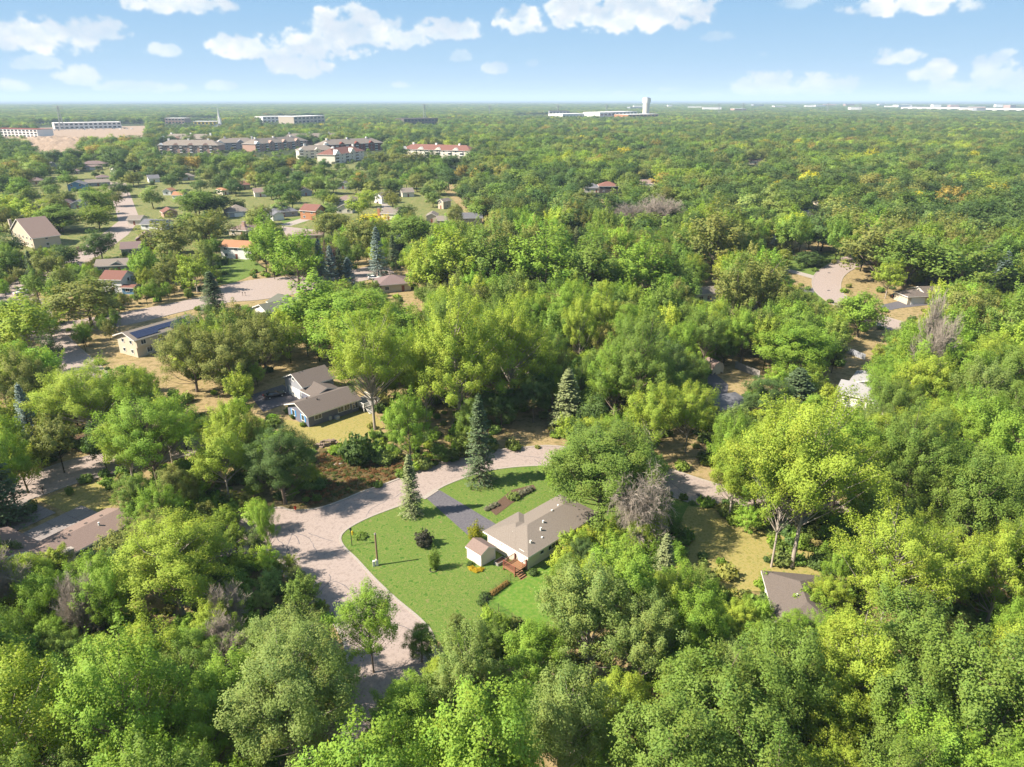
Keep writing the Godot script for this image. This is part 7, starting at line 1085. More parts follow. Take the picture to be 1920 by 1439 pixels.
	struct("kerb", kerb(rb, M.concrete, 0.3))
	struct("lawn", poly_mesh(PackedVector2Array([Vector2(110.56, -292.68), Vector2(141.09, -312.81), Vector2(144.58, -304.69), Vector2(121.0, -275.76), Vector2(112.37, -262.26), Vector2(104.35, -274.82)]), 0.05, M.lawn))
	struct("lawn", poly_mesh(PackedVector2Array([Vector2(96.73, -242.27), Vector2(105.64, -246.05), Vector2(103.63, -229.52), Vector2(103.0, -221.68), Vector2(91.53, -218.55)]), 0.05, M.lawn))
	struct("lawn", poly_mesh(PackedVector2Array([Vector2(-122.73, -292.68), Vector2(-109.81, -296.95), Vector2(-96.3, -275.76), Vector2(-100.95, -253.92), Vector2(-105.63, -249.93)]), 0.05, M.lawn))
	struct("lawn", poly_mesh(PackedVector2Array([Vector2(-128.54, -399.45), Vector2(-120.33, -407.1), Vector2(-110.82, -388.48), Vector2(-119.25, -378.06)]), 0.05, M.lawn))
	struct("dry_lawn", poly_mesh(PackedVector2Array([Vector2(28.85, -100.69), Vector2(33.82, -99.71), Vector2(43.55, -97.8), Vector2(49.22, -92.98), Vector2(45.07, -83.04), Vector2(33.97, -78.96), Vector2(24.57, -78.96), Vector2(21.64, -86.16)]), 0.06, M.yellowgrass))
	struct("dry_lawn", poly_mesh(PackedVector2Array([Vector2(-51.72, -136.61), Vector2(-42.22, -132.63), Vector2(-31.41, -142.23), Vector2(-26.1, -131.35), Vector2(-27.57, -121.8), Vector2(-36.65, -121.35), Vector2(-43.55, -124.07)]), 0.045, M.yellowgrass))
	struct("dry_lawn", poly_mesh(PackedVector2Array([Vector2(-79.04, -102.69), Vector2(-71.67, -110.04), Vector2(-65.53, -103.2), Vector2(-65.59, -97.49), Vector2(-72.48, -99.07)]), 0.045, M.yellowgrass))
	# paved bits
	struct("driveway", poly_mesh(PackedVector2Array([Vector2(-14.35, -103.2), Vector2(-12.37, -105.82), Vector2(-2.34, -95.19), Vector2(-6.33, -91.69)]), 0.075, M.asphalt))
	struct("driveway_apron", poly_mesh(PackedVector2Array([Vector2(-15.25, -103.2), Vector2(-13.14, -106.18), Vector2(-12.45, -105.64), Vector2(-14.48, -102.69)]), 0.14, M.concrete))
	struct("driveway", poly_mesh(PackedVector2Array([Vector2(-59.09, -147.64), Vector2(-53.57, -154.07), Vector2(-46.82, -145.8), Vector2(-53.13, -138.53)]), 0.06, M.asphalt))
	struct("driveway", poly_mesh(PackedVector2Array([Vector2(106.09, -278.62), Vector2(105.77, -272.96), Vector2(112.03, -258.87), Vector2(114.19, -264.87), Vector2(108.86, -275.76)]), 0.08, M.concrete))
	struct("driveway", poly_mesh(PackedVector2Array([Vector2(119.07, -222.95), Vector2(116.32, -215.5), Vector2(124.36, -219.79), Vector2(135.81, -223.59), Vector2(139.28, -231.56), Vector2(128.97, -228.85)]), 0.06, M.asphalt))
	struct("driveway", poly_mesh(PackedVector2Array([Vector2(99.98, -246.05), Vector2(106.77, -246.05), Vector2(104.02, -238.6), Vector2(98.42, -239.33)]), 0.08, M.asphalt))
	struct("court", poly_mesh(PackedVector2Array([Vector2(46.67, -160.29), Vector2(49.37, -161.73), Vector2(50.58, -154.07), Vector2(47.43, -144.59), Vector2(44.2, -146.71)]), 0.05, M.asphalt))
	struct("driveway", poly_mesh(PackedVector2Array([Vector2(-123.38, -381.48), Vector2(-116.45, -378.06), Vector2(-110.31, -403.24), Vector2(-115.88, -413.01)]), 0.06, M.concrete))
	struct("driveway", poly_mesh(PackedVector2Array([Vector2(-84.34, -469.43), Vector2(-82.78, -474.58), Vector2(-69.33, -431.78), Vector2(-71.11, -419.09), Vector2(-77.59, -431.78)]), 0.06, M.concrete))
	struct("gravel_yard", poly_mesh(PackedVector2Array([Vector2(36.32, -376.38), Vector2(58.74, -419.09), Vector2(83.48, -403.24), Vector2(72.2, -345.4), Vector2(37.94, -338.38)]), 0.05, M.dirt))
	struct("parking_ground", poly_mesh(PackedVector2Array([Vector2(-861.13, -1236.82), Vector2(-1113.02, -1750.82), Vector2(-921.58, -1892.87), Vector2(-682.99, -1427.98), Vector2(-546.39, -943.71), Vector2(-629.28, -897.15)]), 0.06, M.dirt))
	struct("brush_ground", poly_mesh(PackedVector2Array([Vector2(-36.08, -113.35), Vector2(-36.76, -121.8), Vector2(-26.35, -120.69), Vector2(-16.79, -117.03), Vector2(-12.8, -116.61), Vector2(-19.28, -110.23), Vector2(-24.67, -106.35), Vector2(-30.59, -100.69), Vector2(-36.47, -99.87)]), 0.04, M.brush))
	struct("mulch_bed", poly_mesh(PackedVector2Array([Vector2(-3.91, -99.87), Vector2(0.0, -105.82), Vector2(3.69, -107.62), Vector2(4.11, -106.18), Vector2(0.0, -101.52), Vector2(-2.56, -97.8)]), 0.09, M.mulch))
	struct("mulch_bed", poly_mesh(PackedVector2Array([Vector2(-88.67, -120.69), Vector2(-89.53, -126.42), Vector2(-83.87, -127.63), Vector2(-81.92, -124.07), Vector2(-84.48, -119.59)]), 0.05, M.mulch))

func deck(node: Node3D, nm: String, x0: float, z0: float, x1: float, z1: float, y: float, mt: Material, railm: Material, sides: Array) -> void:
	var o := part(nm, MB.new().box(Vector3((x0 + x1) / 2, y - 0.14, (z0 + z1) / 2), Vector3(x1 - x0, 0.2, z1 - z0)).mesh(mt), node)
	var nb := int((z1 - z0) / 0.3)
	var bm := MB.new().box(Vector3.ZERO, Vector3(x1 - x0, 0.03, 0.27)).mesh(mt)
	for i in nb: part("board", bm, o, Vector3((x0 + x1) / 2, y - 0.022, z0 + (i + 0.5) * (z1 - z0) / nb))
	for q in [[x0 + 0.08, z0 + 0.08], [x1 - 0.08, z0 + 0.08], [x0 + 0.08, z1 - 0.08], [x1 - 0.08, z1 - 0.08]]:
		part("post", MB.new().box(Vector3(0, (y + 0.95) / 2 - 0.15, 0), Vector3(0.14, y + 1.25, 0.14)).mesh(railm), o, Vector3(q[0], 0, q[1]))
	for s in sides:
		var a := Vector3(s[0], y, s[1])
		var b := Vector3(s[2], y, s[3])
		var rl := MB.new()
		rl.tube(a + Vector3(0, 0.92, 0), b + Vector3(0, 0.92, 0), 0.055, 0.055, 4)
		rl.tube(a + Vector3(0, 0.12, 0), b + Vector3(0, 0.12, 0), 0.04, 0.04, 4)
		var k := int(a.distance_to(b) / 0.22)
		for i in range(1, k): rl.box(a.lerp(b, float(i) / k) + Vector3(0, 0.52, 0), Vector3(0.045, 0.8, 0.045))
		part("railing", rl.mesh(railm), o)

func near_houses() -> void:
	# beige house with the hip roof
	var o := thing("beige_house", "beige house with brown hip roof, wooden porch and raised rear deck", "house", v3(Vector2(2.23, -83.03)), 0.7877)
	wing(o, 0.5, -0.5, 15.2, 7.2, 2.6, 0.4, "h", M.cream, M.r_tan, M.trim)
	wing(o, 0.52, -2.9, 6.6, 5.9, 2.62, 0.4, "h", M.cream, M.r_tan, M.trim)
	panel(o, "garage_door", Vector3(3.9, 1.1, -8.8), PI, Vector3(4.8, 2.1, 0.06), M.white, 4)
	for p in [[5.5, 1.6, -0.5], [13.6, 1.6, -0.5]]: window(o, Vector3(p[0], p[1], p[2]), 0, 1.4, 1.0, M.trim, M.glass)
	window(o, Vector3(11.5, 1.2, -0.5), 0, 2.0, 1.9, M.trim, M.glass)
	window(o, Vector3(3.4, 1.7, -0.5), 0, 0.7, 0.7, M.trim, M.glass)
	window(o, Vector3(0.5, 2.0, -2.6), -PI / 2, 0.6, 0.5, M.trim, M.glass)
	window(o, Vector3(0.5, 2.0, -6.4), -PI / 2, 0.9, 0.5, M.trim, M.glass)
	panel(o, "door", Vector3(0.5, 1.75, -1.7), -PI / 2, Vector3(0.95, 2.05, 0.06), M.white)
	for p in [[2.2, 3.35, -1.6], [4.4, 3.0, -1.4], [5.2, 3.75, -2.4], [6.6, 3.95, -3.2], [9.5, 4.1, -4.1], [11.5, 3.9, -4.6], [2.3, 3.2, -5.2]]: roof_vent(o, Vector3(p[0], p[1], p[2]), M.trim, 0.25)
	deck(o, "porch", -2.0, -3.0, 0.48, -0.6, 0.75, M.wood, M.rail, [[-1.92, -2.95, -1.92, -0.65], [-1.92, -2.95, 0.45, -2.95], [-0.6, -0.68, 0.45, -0.68]])
	for i in 4: part("step", MB.new().box(Vector3(-1.3, 0.58 - i * 0.18, -0.42 + i * 0.28), Vector3(1.2, 0.06, 0.3)).mesh(M.wood), o)
	deck(o, "rear_deck", 6.4, -0.48, 11.6, 3.2, 1.5, M.wood, M.wood, [[6.45, 3.15, 11.55, 3.15], [11.55, -0.4, 11.55, 3.15], [6.45, -0.4, 6.45, 3.15]])
	# shed
	var s := thing("garden_shed", "cream garden shed with brown gable roof beside the beige house", "shed", v3(Vector2(-4.41, -84.27)), 0.7877)
	wing(s, 0.1, -0.1, 2.8, 3.0, 1.95, 0.5, "x", M.cream, M.r_brown, M.trim, 0.16)
	panel(s, "door", Vector3(1.5, 0.95, -3.1), PI, Vector3(1.4, 1.8, 0.05), M.white)
	for x in [0.16, 2.84]: part("corner_board", MB.new().box(Vector3(x, 0.97, -0.09), Vector3(0.12, 1.9, 0.05)).mesh(M.trim), s)
	# raised planter
	var pl := thing("raised_planter", "wooden raised planter box between the shed and the porch", "planter", v3(Vector2(-1.69, -85.4)), 0.7877)
	var pb := MB.new()
	pb.box(Vector3(0.0, 0.25, -0.45), Vector3(1.7, 0.5, 0.06)); pb.box(Vector3(0, 0.25, 0.45), Vector3(1.7, 0.5, 0.06))
	pb.box(Vector3(-0.85, 0.25, 0), Vector3(0.06, 0.5, 0.84)); pb.box(Vector3(0.85, 0.25, 0), Vector3(0.06, 0.5, 0.84))
	part("side_board", pb.mesh(M.greywood), pl)
	part("soil", MB.new().box(Vector3(0, 0.2, 0), Vector3(1.64, 0.35, 0.84)).mesh(M.mulch), pl)
	# blue grey house
	o = thing("blue_grey_house", "blue grey house with blue shutters, brown roofs and a white railed deck", "house", v3(Vector2(-41.15, -130.22)), 0.7926)
	wing(o, 0.4, -0.5, 12.0, 8.2, 2.7, 0.36, "g", M.bluegrey, M.r_dark, M.trim, 0.55)
	wing(o, 6.3, -8.0, 6.4, 5.2, 2.72, 0.36, "x", M.bluegrey, M.r_dark, M.trim, 0.3)
	wing(o, 6.6, -12.9, 7.6, 8.0, 3.7, 0.45, "g", M.greywall, M.r_dark, M.trim, 0.45)
	for z in [-2.6, -6.4]:
		window(o, Vector3(0.4, 1.5, z), -PI / 2, 1.0, 1.2, M.trim, M.glass)
		for q in [-0.82, 0.82]: panel(o, "shutter", Vector3(0.4, 1.5, z + q), -PI / 2, Vector3(0.42, 1.35, 0.05), M.shutter)
	window(o, Vector3(2.6, 1.7, -0.5), 0, 1.5, 0.9, M.trim, M.glass)
	window(o, Vector3(8.0, 1.7, -0.5), 0, 1.25, 1.2, M.trim, M.glass)
	window(o, Vector3(9.5, 1.7, -0.5), 0, 1.25, 1.2, M.trim, M.glass)
	window(o, Vector3(11.5, 1.6, -0.5), 0, 1.3, 1.5, M.trim, M.glass)
	window(o, Vector3(6.3, 1.5, -9.7), -PI / 2, 1.1, 1.2, M.trim, M.glass)
	panel(o, "shutter", Vector3(6.3, 1.5, -8.8), -PI / 2, Vector3(0.42, 1.35, 0.05), M.shutter)
	panel(o, "garage_door", Vector3(6.6, 1.15, -17.0), -PI / 2, Vector3(4.9, 2.2, 0.06), M.white, 4)
	window(o, Vector3(6.6, 4.3, -16.9), -PI / 2, 0.9, 0.7, M.trim, M.glass)
	deck(o, "deck", 12.4, -4.2, 16.6, 1.4, 1.15, M.greywood, M.white, [[12.45, 1.35, 16.55, 1.35], [16.55, -4.1, 16.55, 1.35], [12.45, -0.45, 12.45, 1.35]])
	for i in 5: part("step", MB.new().box(Vector3(13.4, 0.95 - i * 0.2, 1.6 + i * 0.28), Vector3(1.3, 0.06, 0.3)).mesh(M.white), o)
	part("meter_box", MB.new().box(Vector3(5.2, 0.6, -0.3), Vector3(0.5, 0.8, 0.4)).mesh(M.metal), o)
	part("air_conditioner", MB.new().box(Vector3(6.6, 0.4, 0.1), Vector3(0.8, 0.8, 0.8)).mesh(M.metal), o)
	for p in [[4.5, 4.0, -3.6], [3.2, 4.05, -5.4]]: roof_vent(o, Vector3(p[0], p[1], p[2]), M.darktrim)
	car("black sedan parked on the asphalt driveway of the blue grey house", v3(Vector2(-53.16, -146.71)) + Vector3(0, 0.06, 0), 0.62, M.paint_black, M.glass, M.tyre, M.metal, M.lamp, M.red)
	# tan split level with solar panels
	o = thing("solar_house", "two storey tan house with dark solar panels on its roof", "house", v3(Vector2(-96.18, -172.04)), 1.04)
	wing(o, 0.5, -0.6, 18.6, 7.8, 5.0, 0.33, "g", M.tanwall, M.r_tan, M.trim, 0.7)
	part("upper_overhang", MB.new().box(Vector3(9.8, 3.8, -0.45), Vector3(18.56, 2.3, 0.5)).mesh(M.tanwall), o)
	for p in [[2.4, 3.9], [7.2, 3.9], [11.5, 3.9], [15.0, 3.9]]: window(o, Vector3(p[0], p[1], -0.2), 0, 1.3, 1.1, M.trim, M.glass)
	for p in [[4.0, 1.4], [13.0, 1.4]]: window(o, Vector3(p[0], p[1], -0.6), 0, 1.5, 1.3, M.trim, M.glass)
	panel(o, "door", Vector3(8.4, 1.1, -0.6), 0, Vector3(1.0, 2.1, 0.06), M.rail)
	for z in [-2.6, -6.0]:
		for y in [1.4, 3.9]: window(o, Vector3(0.5, y, z), -PI / 2, 0.9, 0.9, M.trim, M.glass)
	var pm := MB.new().box(Vector3.ZERO, Vector3(1.62, 0.05, 1.02)).mesh(M.solar)
	var tl := Basis(Vector3.RIGHT, atan(0.33))
	for r in 3:
		for k in 10:
			if r == 0 and k in [4, 5]: continue
			var pn := part("solar_panel", pm, o, Vector3(1.8 + k * 1.67, 5.0 + 0.33 * (0.2 + r * 1.0) + 0.3, -0.8 - r * 1.0))
			pn.basis = tl
	# rambler with the slab driveway
	o = thing("brown_rambler", "low brown roofed rambler with stone chimney beside the concrete slab driveway", "house", v3(Vector2(-62.86, -83.04)), 1.061)
	wing(o, -4.0, -0.4, 14.6, 6.0, 2.5, 0.3, "g", M.greywall, M.r_brown, M.trim, 0.6)
	wing(o, -8.0, -5.0, 8.2, 9.6, 2.52, 0.3, "x", M.greywall, M.r_brown, M.trim, 0.5)
	chimney(o, Vector3(0.6, 1.6, 0.55), Vector3(1.5, 3.9, 0.9), M.beige, M.concrete)
	for x in [3.2, 6.4, 9.0]: window(o, Vector3(x, 1.5, -0.4), 0, 1.3, 1.0, M.trim, M.glass)
	for x in [1.5, 3.9, 6.2, 8.6]: part("roof_vent", MB.new().box(Vector3(x, 3.3, -4.2 + 0.1), Vector3(0.4, 0.3, 0.4)).mesh(M.darktrim), o)
	roof_vent(o, Vector3(7.0, 3.1, -2.2), M.trim, 0.6)
	var sd := MeshInstance3D.new()
	var slabs := Node3D.new()
	slabs.name = numbered("slab_driveway")
	add_child(slabs)
	slabs.position = v3(Vector2(-62.86, -83.04))
	slabs.rotation.y = 1.061
	slabs.set_meta("kind", "structure")
	sd.free()
	for i in 4:
		for j in 3:
			part("concrete_slab", MB.new().box(Vector3(1.6 + i * 2.9, 0.06, -8.3 - j * 2.9), Vector3(2.84, 0.12 + 0.01 * ((i * 7 + j * 3) % 3), 2.84)).mesh(M.slab), slabs)
	for j in 3: part("concrete_slab", MB.new().box(Vector3(5.4, 0.05, -18.4 - j * 2.9), Vector3(6.0, 0.1, 2.84)).mesh(M.slab), slabs)
	part("walk", MB.new().box(Vector3(5.4, 0.05, -6.72), Vector3(10.5, 0.1, 0.2)).mesh(M.concrete), slabs)
	# brown hip roofed house by the tall trunks
	o = thing("hip_roofed_house", "house with brown hip roof under the huge bare trunked tree", "house", v3(Vector2(33.87, -79.99)), -1.725)
	wing(o, 0.4, -0.4, 11.0, 7.0, 2.7, 0.42, "h", M.cream, M.r_dark, M.trim)
	for x in [2.5, 5.5, 8.6]: window(o, Vector3(x, 1.5, -0.4), 0, 1.2, 1.0, M.trim, M.glass)
	roof_vent(o, Vector3(6.5, 3.9, -3.0), M.trim)
	# tan shed behind the blue grey house
	s = thing("tan_shed", "tan shed half hidden behind the tall bare trunked tree", "shed", v3(Vector2(-31.99, -157.48)), 0.79)
	wing(s, 0, 0, 3.2, 3.4, 2.1, 0.5, "x", M.beige, M.r_brown, M.trim, 0.2)
	panel(s, "door", Vector3(1.6, 0.95, 0), 0, Vector3(1.3, 1.8, 0.05), M.white)
	# gambrel shed
	s = thing("gambrel_shed", "brown gambrel roofed shed beside the asphalt court", "shed", v3(Vector2(49.96, -161.01)), 0.45)
	var gp := [[-1.7, 0.0], [-1.7, 1.7], [-1.25, 2.7], [0.0, 3.2], [1.25, 2.7], [1.7, 1.7], [1.7, 0.0]]
	var gw := MB.new()
	gw.ctr = Vector3(0, 1.4, -1.8)
	var gr := MB.new()
	gr.ctr = gw.ctr
	for i in 6:
		var a: Array = gp[i]
		var b: Array = gp[i + 1]
		var t := gr if i in [1, 2, 3, 4] else gw
		var ex := 0.18 if i in [1, 2, 3, 4] else 0.0
		t.oquad(Vector3(a[0], a[1], ex), Vector3(b[0], b[1], ex), Vector3(b[0], b[1], -3.8 - ex), Vector3(a[0], a[1], -3.8 - ex))
		for z in [0.0, -3.8]: gw.otri(Vector3(a[0], a[1], z), Vector3(b[0], b[1], z), Vector3(0, 1.2, z))
	part("wall", gw.mesh(M.beige), s)
	part("roof", gr.mesh(M.r_brown), s)
	panel(s, "door", Vector3(0, 1.0, 0.0), 0, Vector3(1.5, 1.9, 0.06), M.tanwall)
	var fe := thing("wooden_fence", "weathered wooden board fence behind the gambrel shed", "fence", v3(Vector2(55.39, -165.43)), 0.0)
	var fd: Vector3 = v3(Vector2(59.25, -158.52)) - v3(Vector2(55.39, -165.43))
	var nf := int(fd.length() / 0.5)
	var fm := MB.new().box(Vector3(0, 0.9, 0), Vector3(0.47, 1.8, 0.05)).mesh(M.greywood)
	for i in nf: part("board", fm, fe, fd * (i + 0.5) / nf, atan2(-fd.z, fd.x))
	fe = thing("board_fence", "dark grey board fence behind the white house", "fence", v3(Vector2(86.96, -179.2)), 0.0)
	fd = v3(Vector2(90.22, -170.87)) - v3(Vector2(86.96, -179.2))
	nf = int(fd.length() / 0.5)
	fm = MB.new().box(Vector3(0, 0.8, 0), Vector3(0.46, 1.6, 0.05)).mesh(M.greywall)
	for i in nf: part("board", fm, fe, fd * (i + 0.5) / nf, atan2(-fd.z, fd.x))
	# white house in the trees
	o = thing("white_house", "white house with grey roofs half buried in trees", "house", v3(Vector2(70.84, -142.59)), -0.62)
	wing(o, 0, 0, 9.5, 8.0, 3.0, 0.35, "g", M.white, M.r_pale, M.trim)
	wing(o, 1.0, -7.6, 7.0, 8.0, 3.02, 0.35, "x", M.white, M.r_pale, M.trim)
	for x in [2.0, 4.8, 7.6]: window(o, Vector3(x, 1.6, 0), 0, 1.1, 1.1, M.trim, M.glass)
	o = thing("dark_roofed_house", "house with dark shingle roof beside the asphalt court", "house", v3(Vector2(41.63, -133.62)), 0.3)
	wing(o, 0, 0, 9.0, 6.5, 2.8, 0.36, "h", M.greywall, M.r_grey, M.trim)
	window(o, Vector3(3, 1.5, 0), 0, 1.3, 1.1, M.trim, M.glass)
	window(o, Vector3(6, 1.5, 0), 0, 1.3, 1.1, M.trim, M.glass)
	# patio house, blue house, garage at the bend
	o = thing("patio_house", "white walled house with a paved patio in the wood", "house", v3(Vector2(59.7, -224.92)), 0.25)
	wing(o, 0, 0, 10.0, 7.0, 3.2, 0.36, "g", M.white, M.r_tan, M.trim)
	for x in [2.0, 5.0, 8.0]: window(o, Vector3(x, 1.7, 0), 0, 1.4, 1.3, M.trim, M.glass)
	var pt := thing("patio_umbrella", "teal patio umbrella beside the white walled house", "umbrella", v3(Vector2(66.6, -229.52)))
	part("pole", MB.new().tube(Vector3(0, 0, 0), Vector3(0, 2.5, 0), 0.03, 0.03, 6).mesh(M.metal), pt)
	part("canopy", MB.new().tube(Vector3(0, 2.1, 0), Vector3(0, 2.7, 0), 1.4, 0.03, 8).mesh(M.water), pt)
	struct("patio", poly_mesh(PackedVector2Array([Vector2(61.16, -227.51), Vector2(69.64, -231.56), Vector2(68.51, -223.59), Vector2(60.99, -219.79)]), 0.06, M.concrete))
	o = thing("blue_house", "dark blue house with a white framed window wall", "house", v3(Vector2(72.73, -199.92)), 0.35)
	wing(o, 0, 0, 6.5, 7.0, 4.0, 0.5, "x", M.bluewall, M.r_grey, M.trim)
	for x in [1.6, 3.2, 4.8]: window(o, Vector3(x, 2.2, 0), 0, 1.1, 2.4, M.trim, M.glass)
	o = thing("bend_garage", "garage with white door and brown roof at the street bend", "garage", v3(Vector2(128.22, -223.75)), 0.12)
	wing(o, 0, 0, 7.5, 7.0, 2.8, 0.4, "h", M.tanwall, M.r_dark, M.trim)  # white front wall toned tan, its shade painted into the colour
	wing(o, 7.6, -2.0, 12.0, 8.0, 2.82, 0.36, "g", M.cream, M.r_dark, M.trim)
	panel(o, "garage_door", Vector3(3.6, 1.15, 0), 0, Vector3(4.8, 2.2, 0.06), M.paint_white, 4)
	for x in [10.0, 13.0, 16.5]: window(o, Vector3(x, 1.5, -2.0), 0, 1.3, 1.1, M.trim, M.glass)
	car("black car parked on the driveway at the street bend", v3(Vector2(129.61, -232.94)), 0.2, M.paint_black, M.glass, M.tyre, M.metal, M.lamp, M.red)
	car("white pickup truck parked on the suburban street", v3(Vector2(-167.87, -237.16)) + Vector3(0, 0.05, 0), 1.2, M.paint_white, M.glass, M.tyre, M.metal, M.lamp, M.red, 1)
	car("white car parked beside the brown roofed house at the cul-de-sac", v3(Vector2(-51.17, -258.87)), 0.1, M.paint_white, M.glass, M.tyre, M.metal, M.lamp, M.red)
	car("silver car parked on the driveway of the tan house with orange chimney", v3(Vector2(-84.93, -466.9)), 0.4, M.paint_silver, M.glass, M.tyre, M.metal, M.lamp, M.red)
	car("white car under the tree beside the big beige house", v3(Vector2(-204.05, -308.12)), 0.3, M.paint_white, M.glass, M.tyre, M.metal, M.lamp, M.red)

func mailbox(label: String, at: Vector3, yaw: float) -> void:
	var o := thing("mailbox", label, "mailbox", at, yaw)
	part("post", MB.new().box(Vector3(0, 0.5, 0), Vector3(0.1, 1.1, 0.1)).mesh(M.pole), o)
	var b := MB.new()
	b.box(Vector3(0, 1.12, 0.1), Vector3(0.22, 0.2, 0.5))
	b.tube(Vector3(0, 1.22, -0.15), Vector3(0, 1.22, 0.35), 0.11, 0.11, 8, true)
	part("box", b.mesh(M.black), o)
	part("flag", MB.new().box(Vector3(0.13, 1.3, 0.0), Vector3(0.02, 0.18, 0.06)).mesh(M.red), o)
func hydrant(label: String, at: Vector3, mt: Material) -> void:
	var o := thing("fire_hydrant", label, "hydrant", at)
	var b := MB.new()
	b.tube(Vector3(0, -0.1, 0), Vector3(0, 0.6, 0), 0.13, 0.12, 10)
	b.tube(Vector3(0, 0.6, 0), Vector3(0, 0.66, 0), 0.17, 0.17, 10, true)
	b.tube(Vector3(0, 0.66, 0), Vector3(0, 0.84, 0), 0.13, 0.04, 10, true)
	part("barrel", b.mesh(mt), o)
	part("outlet", MB.new().tube(Vector3(-0.24, 0.48, 0), Vector3(0.24, 0.48, 0), 0.07, 0.07, 8, true).mesh(mt), o)
	part("pumper_outlet", MB.new().tube(Vector3(0, 0.45, 0), Vector3(0, 0.45, 0.24), 0.09, 0.09, 8, true).mesh(mt), o)
func manhole(label: String, at: Vector3) -> void:
	var o := thing("manhole_cover", label, "manhole cover", at, 0, "manhole covers on the streets")
	part("ring", MB.new().tube(Vector3(0, -0.05, 0), Vector3(0, 0.012, 0), 0.62, 0.6, 16, true).mesh(M.asphalt), o)
	part("lid", MB.new().tube(Vector3(0, -0.05, 0), Vector3(0, 0.02, 0), 0.48, 0.48, 16, true).mesh(M.black), o)

